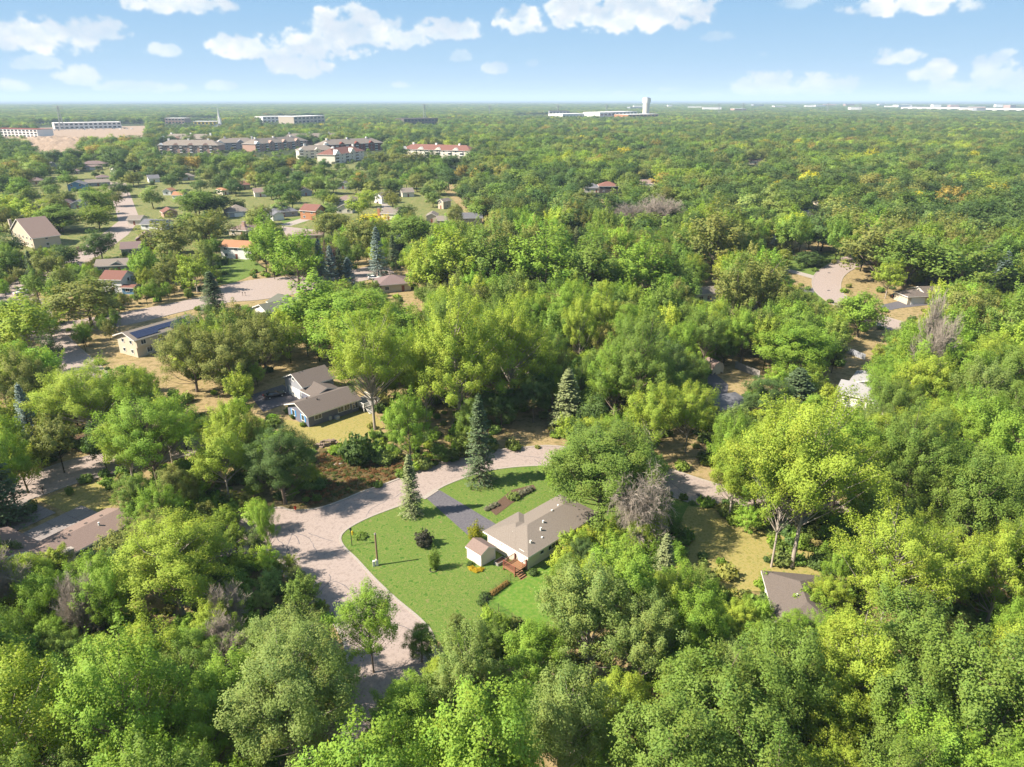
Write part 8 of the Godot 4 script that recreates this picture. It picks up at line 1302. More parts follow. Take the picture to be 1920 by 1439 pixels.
func street_things() -> void:
	var o := thing("yard_lamp", "black yard lamp post at the rounded street corner", "lamp post", v3(Vector2(-23.91, -89.61)))
	part("post", MB.new().tube(Vector3(0, -0.2, 0), Vector3(0, 2.6, 0), 0.06, 0.05, 8).mesh(M.black), o)
	part("ladder_bar", MB.new().tube(Vector3(-0.25, 2.35, 0), Vector3(0.25, 2.35, 0), 0.025, 0.025, 6, true).mesh(M.black), o)
	part("lantern", MB.new().tube(Vector3(0, 2.6, 0), Vector3(0, 2.95, 0), 0.1, 0.17, 6, true).mesh(M.glass), o)
	part("cap", MB.new().tube(Vector3(0, 2.95, 0), Vector3(0, 3.15, 0), 0.22, 0.03, 6, true).mesh(M.black), o)
	o = thing("utility_pole", "short brown wooden utility pole with a white meter box on the lawn", "utility pole", v3(Vector2(-19.23, -84.77)))
	part("pole", MB.new().tube(Vector3(0, -0.3, 0), Vector3(0, 5.5, 0), 0.15, 0.12, 10, true).mesh(M.pole), o)
	part("collar", MB.new().tube(Vector3(0, 5.3, 0), Vector3(0, 5.42, 0), 0.16, 0.16, 10, true).mesh(M.metal), o)
	o = thing("utility_box", "pale grey utility pedestal boxes at the foot of the wooden pole", "utility box", v3(Vector2(-19.52, -84.64)), 0.3)
	part("box", MB.new().box(Vector3(-0.2, 0.45, 0.0), Vector3(0.32, 0.95, 0.32)).mesh(M.trim), o)
	part("box", MB.new().box(Vector3(0.25, 0.52, -0.05), Vector3(0.34, 1.05, 0.34)).mesh(M.trim), o)
	hydrant("red fire hydrant at the shaded street corner", v3(Vector2(-35.17, -99.55)), M.red)
	hydrant("yellow fire hydrant beside the black yard lamp", v3(Vector2(-24.41, -92.4)), M.yellow)
	mailbox("black mailbox beside the concrete slab driveway", v3(Vector2(-79.22, -104.58)), 0.9)
	mailbox("black mailbox by the cul-de-sac beside the dark spruce", v3(Vector2(-91.39, -235.03)), 0.2)
	mailbox("black mailbox by the cul-de-sac nearer the green grey roof", v3(Vector2(-90.49, -235.03)), 0.2)
	mailbox("black mailbox at the loop street next to the manhole cover", v3(Vector2(31.9, -101.35)), 0.5)
	mailbox("pale post mailbox at the loop street under the huge tree", v3(Vector2(31.32, -101.52)), 0.5)
	manhole("round manhole cover on the loop street", v3(Vector2(31.55, -104.24), 0.03))
	manhole("round manhole cover on the bend street", v3(Vector2(121.89, -269.31), 0.03))
	manhole("round manhole cover on the bend street", v3(Vector2(110.5, -242.27), 0.03))
	# wire fence round the back lawn
	o = thing("wire_fence", "black wire fence round the bright back lawn of the beige house", "fence", v3(Vector2(2.6, -81.84)))
	var pts := [Vector2(-0.15, -81.14), Vector2(-2.17, -78.84), Vector2(-3.75, -76.65), Vector2(-1.74, -74.86), Vector2(0.0, -73.13), Vector2(2.65, -70.22)]
	var wire := MB.new()
	var base := Vector2(2.6, -81.84)
	for i in pts.size():
		var p: Vector2 = pts[i] - base
		part("post", MB.new().tube(v3(p, -0.2), v3(p, 1.35), 0.035, 0.035, 6, true).mesh(M.black), o)
		if i == 0: continue
		var q: Vector2 = pts[i - 1] - base
		for k in 8: wire.tube(v3(p, 0.1 + k * 0.17), v3(q, 0.1 + k * 0.17), 0.006, 0.006, 3)
		var nn := int(p.distance_to(q) / 0.17)
		for k in nn: wire.tube(v3(p.lerp(q, float(k) / nn), 0.05), v3(p.lerp(q, float(k) / nn), 1.3), 0.005, 0.005, 3)
	var wm := part("wire_mesh", wire.mesh(M.black), o)
	wm.set_meta("kind", "stuff")
	# log pile
	o = thing("log_pile", "pile of grey cut logs on the yellow lawn of the blue grey house", "log pile", v3(Vector2(-35.75, -122.7)), 0.3)
	var r := RandomNumberGenerator.new()
	r.seed = 3
	for i in 34:
		var lv := 0 if i < 17 else (1 if i < 28 else 2)
		var p := Vector3(r.randf_range(-2.6 + lv * 0.6, 2.6 - lv * 0.6), 0.2 + lv * 0.36, r.randf_range(-0.7, 0.7) * (1.0 - lv * 0.3))
		var a := r.randf_range(-0.7, 0.7)
		var d := Vector3(cos(a), r.randf_range(-0.15, 0.15), sin(a)) * r.randf_range(0.35, 0.7)
		part("log", MB.new().tube(p - d, p + d, r.randf_range(0.16, 0.26), r.randf_range(0.14, 0.24), 7, true).mesh(M.log), o)
	# rocks
	for q in [[Vector2(-32.02, -115.37), 0.9, "pale rock heap in the brush beside the street"], [Vector2(-48.9, -111.0), 1.6, "big flat pale boulder under the trees beside the thicket"]]:
		o = thing("rock_heap", q[2], "rocks", v3(q[0]))
		for i in 5:
			var p: Vector3 = Vector3(r.randf_range(-0.8, 0.8), 0.12, r.randf_range(-0.5, 0.5)) * q[1]
			var b := MB.new()
			b.ctr = p
			var rad: float = r.randf_range(0.25, 0.5) * q[1]
			var ring := []
			for k in 7:
				var a := TAU * k / 7.0
				ring.append(p + Vector3(cos(a) * rad * r.randf_range(0.8, 1.2), r.randf_range(-0.1, 0.1), sin(a) * rad * r.randf_range(0.8, 1.2)))
			for k in 7:
				b.otri(ring[k], ring[(k + 1) % 7], p + Vector3(0.05, rad * 0.55, 0.02))
				b.otri(ring[k], ring[(k + 1) % 7], p - Vector3(0, 0.4, 0))
			part("rock", b.mesh(M.rock), o)
const TINTS := [[0.225, 0.352, 0.046], [0.175, 0.262, 0.048], [0.1, 0.162, 0.044], [0.3, 0.388, 0.05], [0.225, 0.25, 0.064], [0.48, 0.44, 0.03], [0.215, 0.288, 0.075], [0.11, 0.06, 0.065], [0.33, 0.26, 0.065]]
var tmat := []
var smat := []
var near_m := []
var big_m := []
var mid_m := []
var far_m := []
var spruce_m := []
var bare_m := []
var bush_m := []
func tree_meshes() -> void:
	for t in TINTS: tmat.append(leafmat(t[0], t[1], t[2]))
	smat = [leafmat(0.105, 0.155, 0.068, 0.2), leafmat(0.21, 0.28, 0.255, 0.2), leafmat(0.24, 0.28, 0.12, 0.2)]
	for k in 3:
		var a := []
		for i in [4, 3, 3][k]: a.append(grow(k, 100 + k * 10 + i, [92, 115, 70][k], [27000, 28000, 22000][k], 0.225))
		near_m.append(a)
		var g := []
		for i in [2, 1, 1][k]: g.append(grow(k, 150 + k * 10 + i, [155, 180, 115][k], [52000, 52000, 42000][k], 0.155))
		big_m.append(g)
		var b := []
		for i in 3: b.append(grow(k, 200 + k * 10 + i, 60, 6000, 0.46))
		mid_m.append(b)
	for i in 5: far_m.append(grow([1, 1, 1, 0, 1][i], 300 + i, [26, 34, 20, 30, 40][i], 2200, 0.78))
	for a in near_m + mid_m + big_m:
		for i in a.size(): a[i] = [a[i][0].mesh(tmat[0]), a[i][1].mesh(M.bark)]
	for i in 3:
		var s := grow_spruce(400 + i, 42, 10, 12)
		spruce_m.append([s[0].mesh(smat[0]), s[1].mesh(M.bark)])
	for i in 3: bare_m.append(grow_bare(500 + i, 0.0 if i > 0 else 0.55).mesh(M.dead))
	for i in 3: bush_m.append(grow_bush(600 + i, 1500, 0.19).mesh(tmat[0]))
	bush_m.append(grow_bush(610, 2200, 0.16, 2.4).mesh(tmat[0]))
# rows: x, z, height, crown radius, kind, tint, label
func plant_trees() -> void:
	var r := RandomNumberGenerator.new()
	r.seed = 77
	for t in TREES:
		var k: int = t[4]
		var lab: Array = LABELS[t[6]]
		var d := Vector2(t[0], t[1]).length()
		var o := thing(["leafy_tree", "leafy_tree", "leafy_tree", "spruce_tree", "spruce_tree", "spruce_tree", "bare_tree"][k], lab[0], "tree", Vector3(t[0], 0, t[1]), r.randf() * TAU, lab[1])
		if k < 3:
			var s := Vector3(t[3] / R0, t[2] / H0, t[3] / R0)
			var set: Array = mid_m[k] if d > 185 else (big_m[k] if t[3] > 6.4 and d < 150 else near_m[k])
			var ms: Array = set[(t[5] + r.randi() % 2) % set.size()]
			part("trunk", ms[1], o, Vector3.ZERO, 0, M.palebark if t[5] in [3, 6] else M.bark).scale = s
			part("crown", ms[0], o, Vector3.ZERO, 0, tmat[t[5]]).scale = s
		elif k < 6:
			var s := Vector3(t[3] / 2.8, t[2] / 16.0, t[3] / 2.8)
			var ms: Array = spruce_m[r.randi() % 3]
			part("trunk", ms[1], o).scale = s
			part("crown", ms[0], o, Vector3.ZERO, 0, smat[k - 3]).scale = s
		else:
			var m: Mesh = bare_m[0] if lab[0].contains("drooping") else bare_m[1 + r.randi() % 2]
			part("branches", m, o).scale = Vector3(t[3] / 4.6, t[2] / 12.5, t[3] / 4.6)
func scatter(nm: String, label: String, rows: Array, set: Array, hh: float, rr: float) -> void:
	# rows: Transform3D + Color; one MultiMesh per mesh of the set
	var o := thing(nm, label, "woodland")
	o.set_meta("kind", "stuff")
	for i in set.size():
		var mine := []
		for j in rows.size():
			if j % set.size() == i: mine.append(rows[j])
		if mine.is_empty(): continue
		var mm := MultiMesh.new()
		mm.transform_format = MultiMesh.TRANSFORM_3D
		mm.use_colors = true
		mm.mesh = set[i]
		mm.instance_count = mine.size()
		for j in mine.size():
			mm.set_instance_transform(j, mine[j][0])
			mm.set_instance_color(j, mine[j][1])
		var mi := MultiMeshInstance3D.new()
		mi.name = "tree_crowns"
		mi.multimesh = mm
		mi.set_meta("kind", "stuff")
		o.add_child(mi, true)
func place(x: float, z: float, h: float, rad: float, yaw: float) -> Transform3D:
	return Transform3D(Basis(Vector3.UP, yaw).scaled_local(Vector3(rad / R0, h / H0, rad / R0)), Vector3(x, 0, z))
func tc(t: Array, r: RandomNumberGenerator) -> Color:
	var b := r.randf_range(0.72, 1.3)
	return Color(t[0] * b * r.randf_range(0.9, 1.12), t[1] * b, t[2] * b)
func plant_woods() -> void:
	var r := RandomNumberGenerator.new()
	r.seed = 5
	var white := leafmat(1, 1, 1)
	var mid_set := []
	for k in 3:
		for i in 2: mid_set.append(grow_pair(grow(k, 230 + k * 10 + i, 60, 5200, 0.49), white))
	var far_set := []
	for f in far_m: far_set.append(grow_pair(f, white))
	var rows := []
	for t in REST: rows.append([place(t[0], t[1], t[2], t[3], r.randf() * TAU), tc(TINTS[t[4]], r)])
	scatter("suburb_trees", "many smaller leafy trees standing among the individually visible ones", rows, mid_set, H0, R0)
	# woods further out, jittered grid rows, cleared round buildings and streets
	rows = []
	var tone := FastNoiseLite.new()
	tone.seed = 9
	tone.frequency = 0.004
	var PARKING := PackedVector2Array([Vector2(-765.36, -1052.54), Vector2(-1155.83, -1819.11), Vector2(-994.46, -2059.63), Vector2(-657.99, -1385.25), Vector2(-520.12, -897.15), Vector2(-597.52, -816.28)])
	var boxes := []
	for c in CLEAR:
		var bb := Rect2(c[0], Vector2.ZERO)
		for q in c: bb = bb.expand(q)
		boxes.append(bb)
	var d := 335.0
	while d < 9500.0:
		var sp := 14.0 + d * 0.0012 + maxf(0.0, d - 2500.0) * 0.006
		var half := 0.70
		var n := int(2.0 * half * d / sp)
		for i in n:
			var a := -half + 2.0 * half * (i + r.randf()) / n
			var dd := d + r.randf_range(-0.5, 0.5) * sp * 1.6
			var x := sin(a) * dd
			var z := -cos(a) * dd
			var h := r.randf_range(10, 17.5)
			var open := false
			if dd < 700 and a < -0.06: 
				h *= 0.8
				if r.randf() < 0.42: continue
			for ci in CLEAR.size():
				if not boxes[ci].has_point(Vector2(x, z)): continue
				var c: PackedVector2Array = CLEAR[ci]
				if Geometry2D.is_point_in_polygon(Vector2(x, z), c): open = true; break
			if open:
				if dd < 580.0 or r.randf() < 0.35 or Geometry2D.is_point_in_polygon(Vector2(x, z), PARKING): continue
				h = r.randf_range(3.0, 5.0)
			var rad := sp * (0.4 + 0.55 * pow(r.randf(), 1.4)) * (0.6 if open else 1.0)
			if dd < 2500: rad = minf(rad, h * 0.58)
			else: h = minf(h, 13.0)
			var q := tone.get_noise_2d(x, z) * 1.6 + r.randf_range(-0.55, 0.55)
			var ti := 3 if q > 0.85 else (4 if q > 0.55 else (6 if q > 0.36 else (1 if q > 0.02 else (2 if q > -0.7 else 4))))
			var u := r.randf()
			if u < 0.015: ti = 8
			elif u < 0.022: ti = 5
			rows.append([place(x, z, h, rad, r.randf() * TAU), tc(TINTS[ti], r)])
		d += sp * 0.85
	scatter("far_woods", "unbroken wood of green and yellowing crowns reaching to the horizon", rows, far_set, H0, R0)
	# low growth under the near trees
	rows = []
	for i in 5200:
		var a := r.randf_range(-0.85, 0.85)
		var dd := sqrt(r.randf_range(34.0 * 34.0, 330.0 * 330.0))
		if r.randf() < 0.5: dd = sqrt(r.randf_range(34.0 * 34.0, 150.0 * 150.0))
		var p := Vector2(sin(a) * dd, -cos(a) * dd)
		var bad := false
		for c in OPEN:
			if Geometry2D.is_point_in_polygon(p, c): bad = true; break
		if bad: continue
		var s := r.randf_range(0.5, 1.7)
		var ti: int = [0, 1, 1, 2, 6, 4][r.randi() % 6]
		rows.append([Transform3D(Basis(Vector3.UP, r.randf() * TAU).scaled_local(Vector3(s, s * r.randf_range(0.7, 1.4), s)), v3(p)), tc(TINTS[ti], r)])
	var bs := []
	for i in 3: bs.append(grow_bush(620 + i, 620, 0.3).mesh(white))
	scatter("undergrowth", "low green undergrowth on the ground between the tree trunks", rows, bs, 1.0, 1.0)
func grow_pair(g: Array, mt: Material) -> ArrayMesh:
	var m: ArrayMesh = g[0].mesh(mt)
	var w: MB = g[1]
	return w.into(m, M.bark)
func shrub(label: String, at: Vector2, s: Vector3, mt: Material, kind := 0, group := "") -> void:
	var o := thing("shrub", label, "shrub", v3(at), at.x, group)
	part("foliage", bush_m[kind], o, Vector3(0, -0.05, 0), 0, mt).scale = s
	part("stem", MB.new().tube(Vector3(0, -0.2, 0), Vector3(0, 0.8 * s.y, 0), 0.05, 0.03, 5).mesh(M.bark), o)
func shrubs() -> void:
	var lime := leafmat(0.26, 0.27, 0.02)
	var plum := leafmat(0.085, 0.085, 0.065)
	var silver := leafmat(0.27, 0.26, 0.19)
	var gold := leafmat(0.55, 0.4, 0.03)
	var reed := leafmat(0.4, 0.27, 0.1)
	shrub("yellow green cone shaped arborvitae at the garage corner of the beige house", Vector2(-5.47, -90.71), Vector3(1.3, 1.45, 1.3), lime, 3)
	shrub("dark purplish round shrub standing alone on the corner lawn", Vector2(-13.07, -89.61), Vector3(1.5, 2.6, 1.5), plum)
	shrub("spindly young tree with an edging ring on the corner lawn", Vector2(-10.98, -83.9), Vector3(0.9, 1.6, 0.9), tmat[1], 3)
	var ring := thing("edging_ring", "dark edging ring round the spindly young tree", "edging", v3(Vector2(-11.11, -83.65)))
	var rb := MB.new()
	for i in 16: rb.tube(Vector3(cos(TAU * i / 16.0) * 0.55, 0.1, sin(TAU * i / 16.0) * 0.55), Vector3(cos(TAU * (i + 1) / 16.0) * 0.55, 0.1, sin(TAU * (i + 1) / 16.0) * 0.55), 0.06, 0.06, 5)
	part("ring", rb.mesh(M.black), ring)
	for q in [Vector2(-4.07, -99.55), Vector2(-3.31, -100.2), Vector2(-2.63, -100.85)]: shrub("small silvery shrub in the garden bed beside the driveway", q, Vector3(0.6, 0.75, 0.6), silver, 1, "silvery shrubs of the garden bed")
	for q in [Vector2(1.53, -104.24), Vector2(2.35, -104.93), Vector2(3.0, -105.64)]: shrub("pale silvery shrub at the end of the garden bed away from the driveway", q, Vector3(0.75, 0.95, 0.75), silver, 2, "silvery shrubs of the garden bed end")
	shrub("rounded grey green shrub in the middle of the garden bed", Vector2(0.27, -103.03), Vector3(1.2, 1.2, 1.2), tmat[6])
	for q in [Vector2(-5.68, -83.9), Vector2(-5.05, -83.41), Vector2(-4.53, -83.65)]: shrub("clump of yellow flowers in front of the garden shed", q, Vector3(0.6, 0.5, 0.6), gold, 1, "yellow flowers by the shed")
	shrub("low dark green shrub at the front corner of the garden shed", Vector2(-5.96, -84.89), Vector3(0.6, 0.6, 0.6), tmat[2])
	for i in 7: shrub("tuft of orange ornamental grass along the wire fence", Vector2(-2.65, -78.18).lerp(Vector2(-0.73, -80.44), i / 6.0), Vector3(0.45, 0.75, 0.45), reed, 1, "orange grasses along the wire fence")
	shrub("dark shrub at the bend of the wire fence", Vector2(-3.64, -77.63), Vector3(0.9, 0.9, 0.9), tmat[2])
	shrub("dark low evergreen beside the wire fence corner", Vector2(-4.02, -76.54), Vector3(0.8, 0.7, 0.8), tmat[2], 1)
	shrub("leafy hosta clump beside the black yard lamp", Vector2(-23.07, -91.83), Vector3(1.2, 0.7, 1.2), tmat[1])
	shrub("dark green shrub against the porch steps of the beige house", Vector2(2.99, -82.68), Vector3(0.8, 0.9, 0.8), tmat[2])
	for q in [Vector2(-47.62, -137.98), Vector2(-45.49, -135.26)]: shrub("dark foundation shrub under the blue shutters", q, Vector3(0.9, 1.3, 0.9), tmat[2], 1, "foundation shrubs under the blue shutters")
	shrub("small round shrub at the corner of the blue grey house", Vector2(-42.64, -131.35), Vector3(0.7, 1.0, 0.7), tmat[1])
	shrub("wide dark green hedge mass on the lawn at the street bend", Vector2(119.22, -282.51), Vector3(6.0, 5.0, 4.5), tmat[2])
	shrub("round dark shrub on the green lawn of the white house near the cul-de-sac", Vector2(-115.9, -284.49), Vector3(1.6, 3.4, 1.6), tmat[2])
	shrub("small sapling on the lawn beside the black mailbox and slab driveway", Vector2(-74.61, -104.41), Vector3(0.7, 1.6, 0.7), tmat[1], 1)
	shrub("dark rounded shrub in the mulch bed of the shaded yard", Vector2(-87.04, -123.61), Vector3(2.2, 1.5, 1.6), tmat[2])
	shrub("broad grey green shrub on the slope between the log pile and the street", Vector2(-28.2, -115.78), Vector3(3.6, 5.6, 3.4), tmat[2])
	shrub("bright green shrub on the slope beside the log pile", Vector2(-32.99, -119.59), Vector3(1.8, 1.6, 1.8), tmat[0])
	shrub("light green shrub beside the brush slope", Vector2(-23.5, -115.78), Vector3(2.2, 2.2, 2.2), tmat[6], 1)
	shrub("clipped green column shrub against the wall of the hip roofed house", Vector2(34.11, -78.96), Vector3(1.0, 1.4, 1.0), tmat[0], 3)
	shrub("low green shrub beside the corner of the hip roofed house", Vector2(33.25, -74.65), Vector3(1.3, 1.6, 1.3), tmat[0])
	# brush on the slope
	var r := RandomNumberGenerator.new()
	r.seed = 21
	var rows := []
	var zone := PackedVector2Array([Vector2(-35.57, -111.39), Vector2(-35.7, -119.59), Vector2(-26.15, -119.59), Vector2(-16.7, -116.19), Vector2(-13.3, -116.61), Vector2(-19.34, -110.62), Vector2(-24.77, -106.9), Vector2(-30.8, -101.52), Vector2(-34.96, -100.69)])
	var lo := Vector2(1e9, 1e9)
	var hi := -lo
	for p in zone:
		lo = lo.min(p); hi = hi.max(p)
	for i in 1400:
		var p := Vector2(r.randf_range(lo.x, hi.x), r.randf_range(lo.y, hi.y))
		if not Geometry2D.is_point_in_polygon(p, zone): continue
		var s := r.randf_range(0.15, 0.6)
		var c: Color = [Color(0.22, 0.12, 0.05), Color(0.3, 0.17, 0.08), Color(0.1, 0.13, 0.03), Color(0.16, 0.15, 0.05)][r.randi() % 4]
		rows.append([Transform3D(Basis(Vector3.UP, r.randf() * TAU).scaled_local(Vector3(s, s * 0.7, s)), v3(p)), c])
	scatter("brush", "low rusty brown and green brush on the slope beside the street", rows, [grow_bush(630, 160, 0.4).mesh(leafmat(1, 1, 1))], 1, 1)

func suburb() -> void:
	for h in HOUSES:
		var o := thing(h[0], h[1], "house", Vector3(h[2], 0, h[3]), h[4])
		var wm: Material = M[h[5]]
		var rm: Material = M[h[6]]
		var first := true
		for w in h[7]:
			wing(o, w[0], w[1], w[2], w[3], w[4], w[5], w[6], M[w[7]] if w.size() > 7 else wm, M[w[8]] if w.size() > 8 else rm, M.trim)
			var n := maxi(1, int(w[2] / 4.5))
			if w.size() > 9 and w[9] == "garage":
				panel(o, "garage_door", Vector3(w[0] + w[2] / 2, 1.15, w[1]), 0, Vector3(minf(4.9, w[2] - 1.0), 2.2, 0.06), M.paint_white, 4)
			else:
				for st in (2 if w[4] > 4.2 else 1):
					for i in n:
						if first and st == 0 and i == n / 2: panel(o, "door", Vector3(w[0] + w[2] * (i + 0.5) / n, 1.05, w[1]), 0, Vector3(1.0, 2.1, 0.06), M.rail)
						else: window(o, Vector3(w[0] + w[2] * (i + 0.5) / n, 1.55 + st * 2.6, w[1]), 0, 1.3, 1.15, M.trim, M.glass)
			for st in (2 if w[4] > 4.2 else 1):
				window(o, Vector3(w[0], 1.55 + st * 2.6, w[1] - w[3] * 0.5), -PI / 2, 1.1, 1.1, M.trim, M.glass)
				window(o, Vector3(w[0] + w[2], 1.55 + st * 2.6, w[1] - w[3] * 0.5), PI / 2, 1.1, 1.1, M.trim, M.glass)
			first = false
		if h.size() > 8 and h[8] is Array:
			var c: Array = h[8]
			chimney(o, Vector3(c[0], c[1] / 2.0, c[2]), Vector3(1.5, c[1], 1.1), M[c[3]], M.concrete)
		if h[1].contains("solar"):
			var pm := MB.new().box(Vector3.ZERO, Vector3(1.6, 0.05, 1.0)).mesh(M.solar)
			for i in 6:
				for j in 2:
					part("solar_panel", pm, o, Vector3(5.0 + i * 1.66, 3.2 + 0.4 * (1.2 + j * 1.05) + 0.3, -1.2 - j * 1.05)).basis = Basis(Vector3.RIGHT, atan(0.4))
# long far building: front A to B, depth, storeys
func block(nm: String, label: String, a: Array, wm: Material, rm: Material, storeys: int, roof: String, bays: int, trimm: Material, gl: Material) -> void:
	var o := thing(nm, label, "building", Vector3(a[0], 0, a[1]), a[2])
	var W: float = a[3]
	var D: float = a[4]
	var e: float = a[5]
	var lift: float = a[6]
	if roof == "flat":
		part("wall", MB.new().box(Vector3(W / 2, (e + lift) / 2, -D / 2), Vector3(W, e + lift, D)).mesh(wm), o)
		part("roof", MB.new().box(Vector3(W / 2, e + lift + 0.25, -D / 2), Vector3(W + 1.0, 0.5, D + 1.0)).mesh(rm), o)
	else:
		wing(o, 0, 0, W, D, e + lift, 0.5, roof, wm, rm, trimm, 0.8)
	for i in bays:
		var x := W * (i + 0.5) / bays
		for s in storeys:
			var y := lift + e * (s + 0.5) / storeys
			if roof == "flat":
				var wd := part("window", MB.new().box(Vector3(x, y, 0.1), Vector3(W / bays * 0.6, e / storeys * 0.5, 0.3)).mesh(gl), o)
				part("sill", MB.new().box(Vector3(x, y - e / storeys * 0.29, 0.2), Vector3(W / bays * 0.66, 0.3, 0.5)).mesh(trimm), wd)
			elif i % 2 == 0:
				var wd := part("balcony", MB.new().box(Vector3(x, y - 0.7, 0.6), Vector3(W / bays * 0.5, 0.9, 1.2)).mesh(trimm), o)
				part("balcony_door", MB.new().box(Vector3(x, y + 0.5, 0.05), Vector3(W / bays * 0.6, 1.9, 0.2)).mesh(gl), wd)
			else:
				window(o, Vector3(x, y, 0), 0, 1.8, 1.5, trimm, gl)
		if roof != "flat" and i % 4 == 1:
			chimney(o, Vector3(x, e + lift + D * 0.21 + 0.6, -D / 2), Vector3(2.2, 4.0, 2.0), trimm, M.concrete)
		if roof != "flat" and i % 3 == 0:
			var g := MB.new()
			g.ctr = Vector3(x, e + lift, -2)
			var gw := W / bays * 0.55
			g.otri(Vector3(x - gw, e + lift - 0.1, 1.2), Vector3(x + gw, e + lift - 0.1, 1.2), Vector3(x, e + lift + gw * 0.7, 1.2))
			g.oquad(Vector3(x - gw, e + lift - 0.1, 1.2), Vector3(x, e + lift + gw * 0.7, 1.2), Vector3(x, e + lift + gw * 0.7, -4.0), Vector3(x - gw, e + lift - 0.1, -1.0))
			g.oquad(Vector3(x + gw, e + lift - 0.1, 1.2), Vector3(x, e + lift + gw * 0.7, 1.2), Vector3(x, e + lift + gw * 0.7, -4.0), Vector3(x + gw, e + lift - 0.1, -1.0))
			part("dormer_gable", g.mesh(trimm if i % 4 == 0 else wm), o)
func pylon(label: String, at: Vector3, h: float) -> void:
	var o := thing("power_pylon", label, "pylon", at, 0.3, "power pylons in the far wood")
	var b := MB.new()
	var w := h * 0.09
	for s in [[-1, -1], [1, -1], [1, 1], [-1, 1]]:
		b.tube(Vector3(s[0] * w, 0, s[1] * w), Vector3(s[0] * w * 0.2, h, s[1] * w * 0.2), 0.35, 0.25, 4)
	for i in 7:
		var y0 := h * i / 7.0
		var y1 := h * (i + 1) / 7.0
		var a0 := w * (1 - 0.8 * i / 7.0)
		var a1 := w * (1 - 0.8 * (i + 1) / 7.0)
		for z in [-1, 1]:
			b.tube(Vector3(-a0, y0, z * a0), Vector3(a1, y1, z * a1), 0.18, 0.18, 3)
			b.tube(Vector3(a0, y0, z * a0), Vector3(-a1, y1, z * a1), 0.18, 0.18, 3)
	part("lattice_tower", b.mesh(M.metal), o)
	for y in [0.78, 0.88, 0.97]:
		part("cross_arm", MB.new().tube(Vector3(-h * 0.2, h * y, 0), Vector3(h * 0.2, h * y, 0), 0.4, 0.4, 4).mesh(M.metal), o)
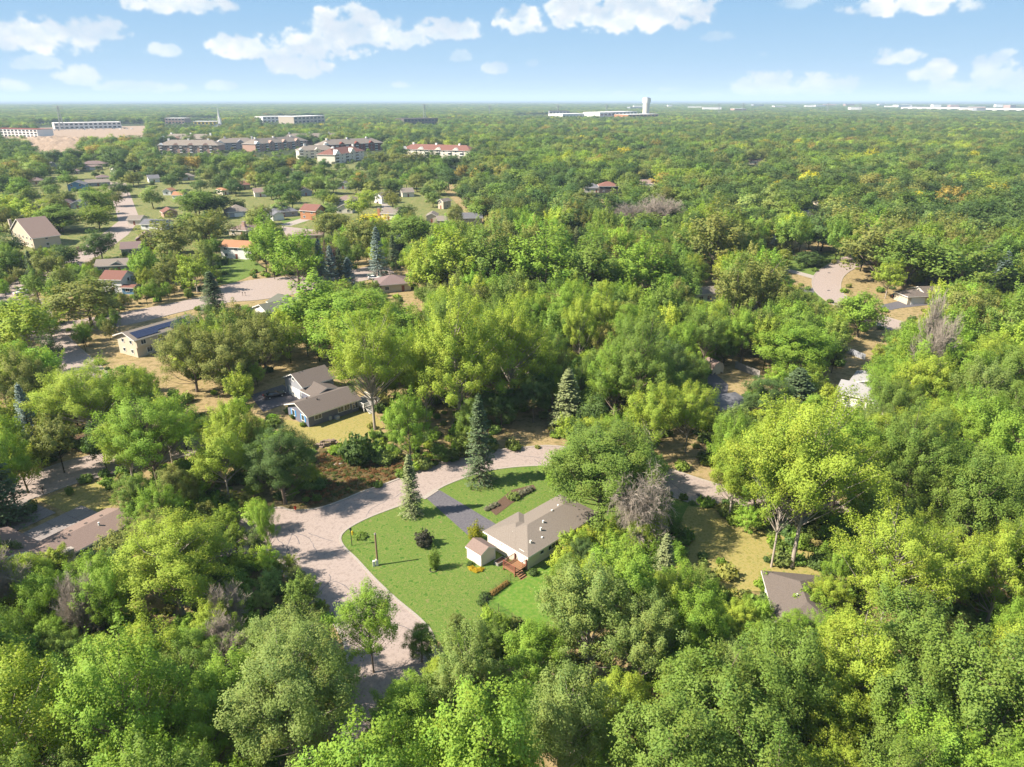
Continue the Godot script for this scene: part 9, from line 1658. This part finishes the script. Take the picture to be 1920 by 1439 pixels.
func far_things() -> void:
	for b in BLOCKS: block(b[0], b[1], b[2], M[b[3]], M[b[4]], b[5], b[6], b[7], M[b[8]], M.glass)
	# dirt mound
	var mound := MB.new()
	var nz := FastNoiseLite.new()
	nz.seed = 2
	nz.frequency = 0.02
	var o2 := Vector2(-624.26, -1017.41)
	var f := func(i: int, j: int) -> Vector3:
		var x := -75.0 + 150.0 * i / 30.0
		var z := -60.0 + 120.0 * j / 20.0
		var k := clampf(1.0 - pow(absf(x) / 75.0, 2.5), 0, 1) * clampf(1.0 - pow(absf(z) / 60.0, 2.0), 0, 1)
		return Vector3(o2.x + x, k * (15.0 + 3.0 * nz.get_noise_2d(x * 3, z * 3)) - 0.1, o2.y + z)
	for i in 30:
		for j in 20: mound.quad(f.call(i, j), f.call(i, j + 1), f.call(i + 1, j + 1), f.call(i + 1, j))
	struct("earth_mound", mound.mesh(M.dirt))
	# water tower
	var p: Array = WT
	var o := thing("water_tower", "pale cream water tower with a wide rounded tank on a thick fluted column", "water tower", Vector3(p[0], 0, p[1]))
	var s: float = p[2]
	var col := MB.new()
	col.tube(Vector3(0, -1, 0), Vector3(0, p[3] - s * 0.62, 0), s * 0.40, s * 0.38, 24)
	part("column", col.mesh(M.cream), o)
	var tank := MB.new()
	var prof := [[0.38, -0.62], [0.44, -0.54], [0.5, -0.42], [0.5, -0.18], [0.46, -0.06], [0.34, 0.0], [0.001, 0.03]]
	for i in prof.size() - 1: tank.tube(Vector3(0, p[3] + prof[i][1] * s, 0), Vector3(0, p[3] + prof[i + 1][1] * s, 0), prof[i][0] * s, prof[i + 1][0] * s, 24)
	part("tank", tank.mesh(M.white), o)
	for q in PYLONS: pylon(q[3], Vector3(q[0], 0, q[1]), q[2])
	# church spire
	var c: Array = SPIRE
	o = thing("church_steeple", "white church with a thin pointed steeple in the far wood", "church", Vector3(c[0], 0, c[1]))
	part("spire", MB.new().tube(Vector3(0, c[2] * 0.55, 0), Vector3(0, c[2], 0), 2.6, 0.1, 6).mesh(M.white), o)
	part("tower", MB.new().box(Vector3(0, c[2] * 0.275, 0), Vector3(5.5, c[2] * 0.55, 5.5)).mesh(M.white), o)
	wing(o, -9, 16, 18, 13, 9, 0.6, "x", M.white, M.r_grey, M.trim)
	var cars := RandomNumberGenerator.new()
	cars.seed = 8
	var cm := [M.paint_white, M.paint_silver, M.paint_black, M.paint_white]
	for i in 44:
		var q := Vector2(-985.02, -1573.26).lerp(Vector2(-817.78, -1657.37), cars.randf()).lerp(Vector2(-1081.86, -1892.87), cars.randf() * 0.7)
		var k := thing("distant_car", "tiny parked car on the dirt parking ground before the shop building", "car", v3(q, 0.06), cars.randf_range(-0.3, 0.3) + (PI / 2 if i % 3 else 0.0), "cars on the dirt parking ground")
		part("body", MB.new().box(Vector3(0, 0.75, 0), Vector3(4.8, 0.9, 1.9)).mesh(cm[i % 4]), k)
		part("cabin", MB.new().box(Vector3(-0.2, 1.5, 0), Vector3(2.6, 0.7, 1.7)).mesh(M.glass if i % 2 else cm[i % 4]), k)
	var r := RandomNumberGenerator.new()
	r.seed = 31
	for i in TOWN.size():
		var t: Array = TOWN[i]
		var b := thing("distant_building", ["low white distant hall rising out of the far wood", "pale grey distant hall rising out of the far wood", "brick coloured distant block in the far wood"][int(t[5])], "building", Vector3(t[0], 0, t[1]), r.randf_range(-0.4, 0.4), "distant buildings on the horizon")
		var hh: float = t[4]
		part("wall", MB.new().box(Vector3(0, hh / 2, 0), Vector3(t[2], hh, t[3])).mesh([M.white, M.greywall, M.pinkbrick][int(t[5])]), b)
		part("roof", MB.new().box(Vector3(0, hh + 0.3, 0), Vector3(t[2] + 1.5, 0.6, t[3] + 1.5)).mesh(M.white), b)

func _ready() -> void:
	setup()
	materials()
	ground()
	near_houses()
	tree_meshes()
	suburb()
	far_things()
	plant_trees()
	plant_woods()
	street_things()
	shrubs()
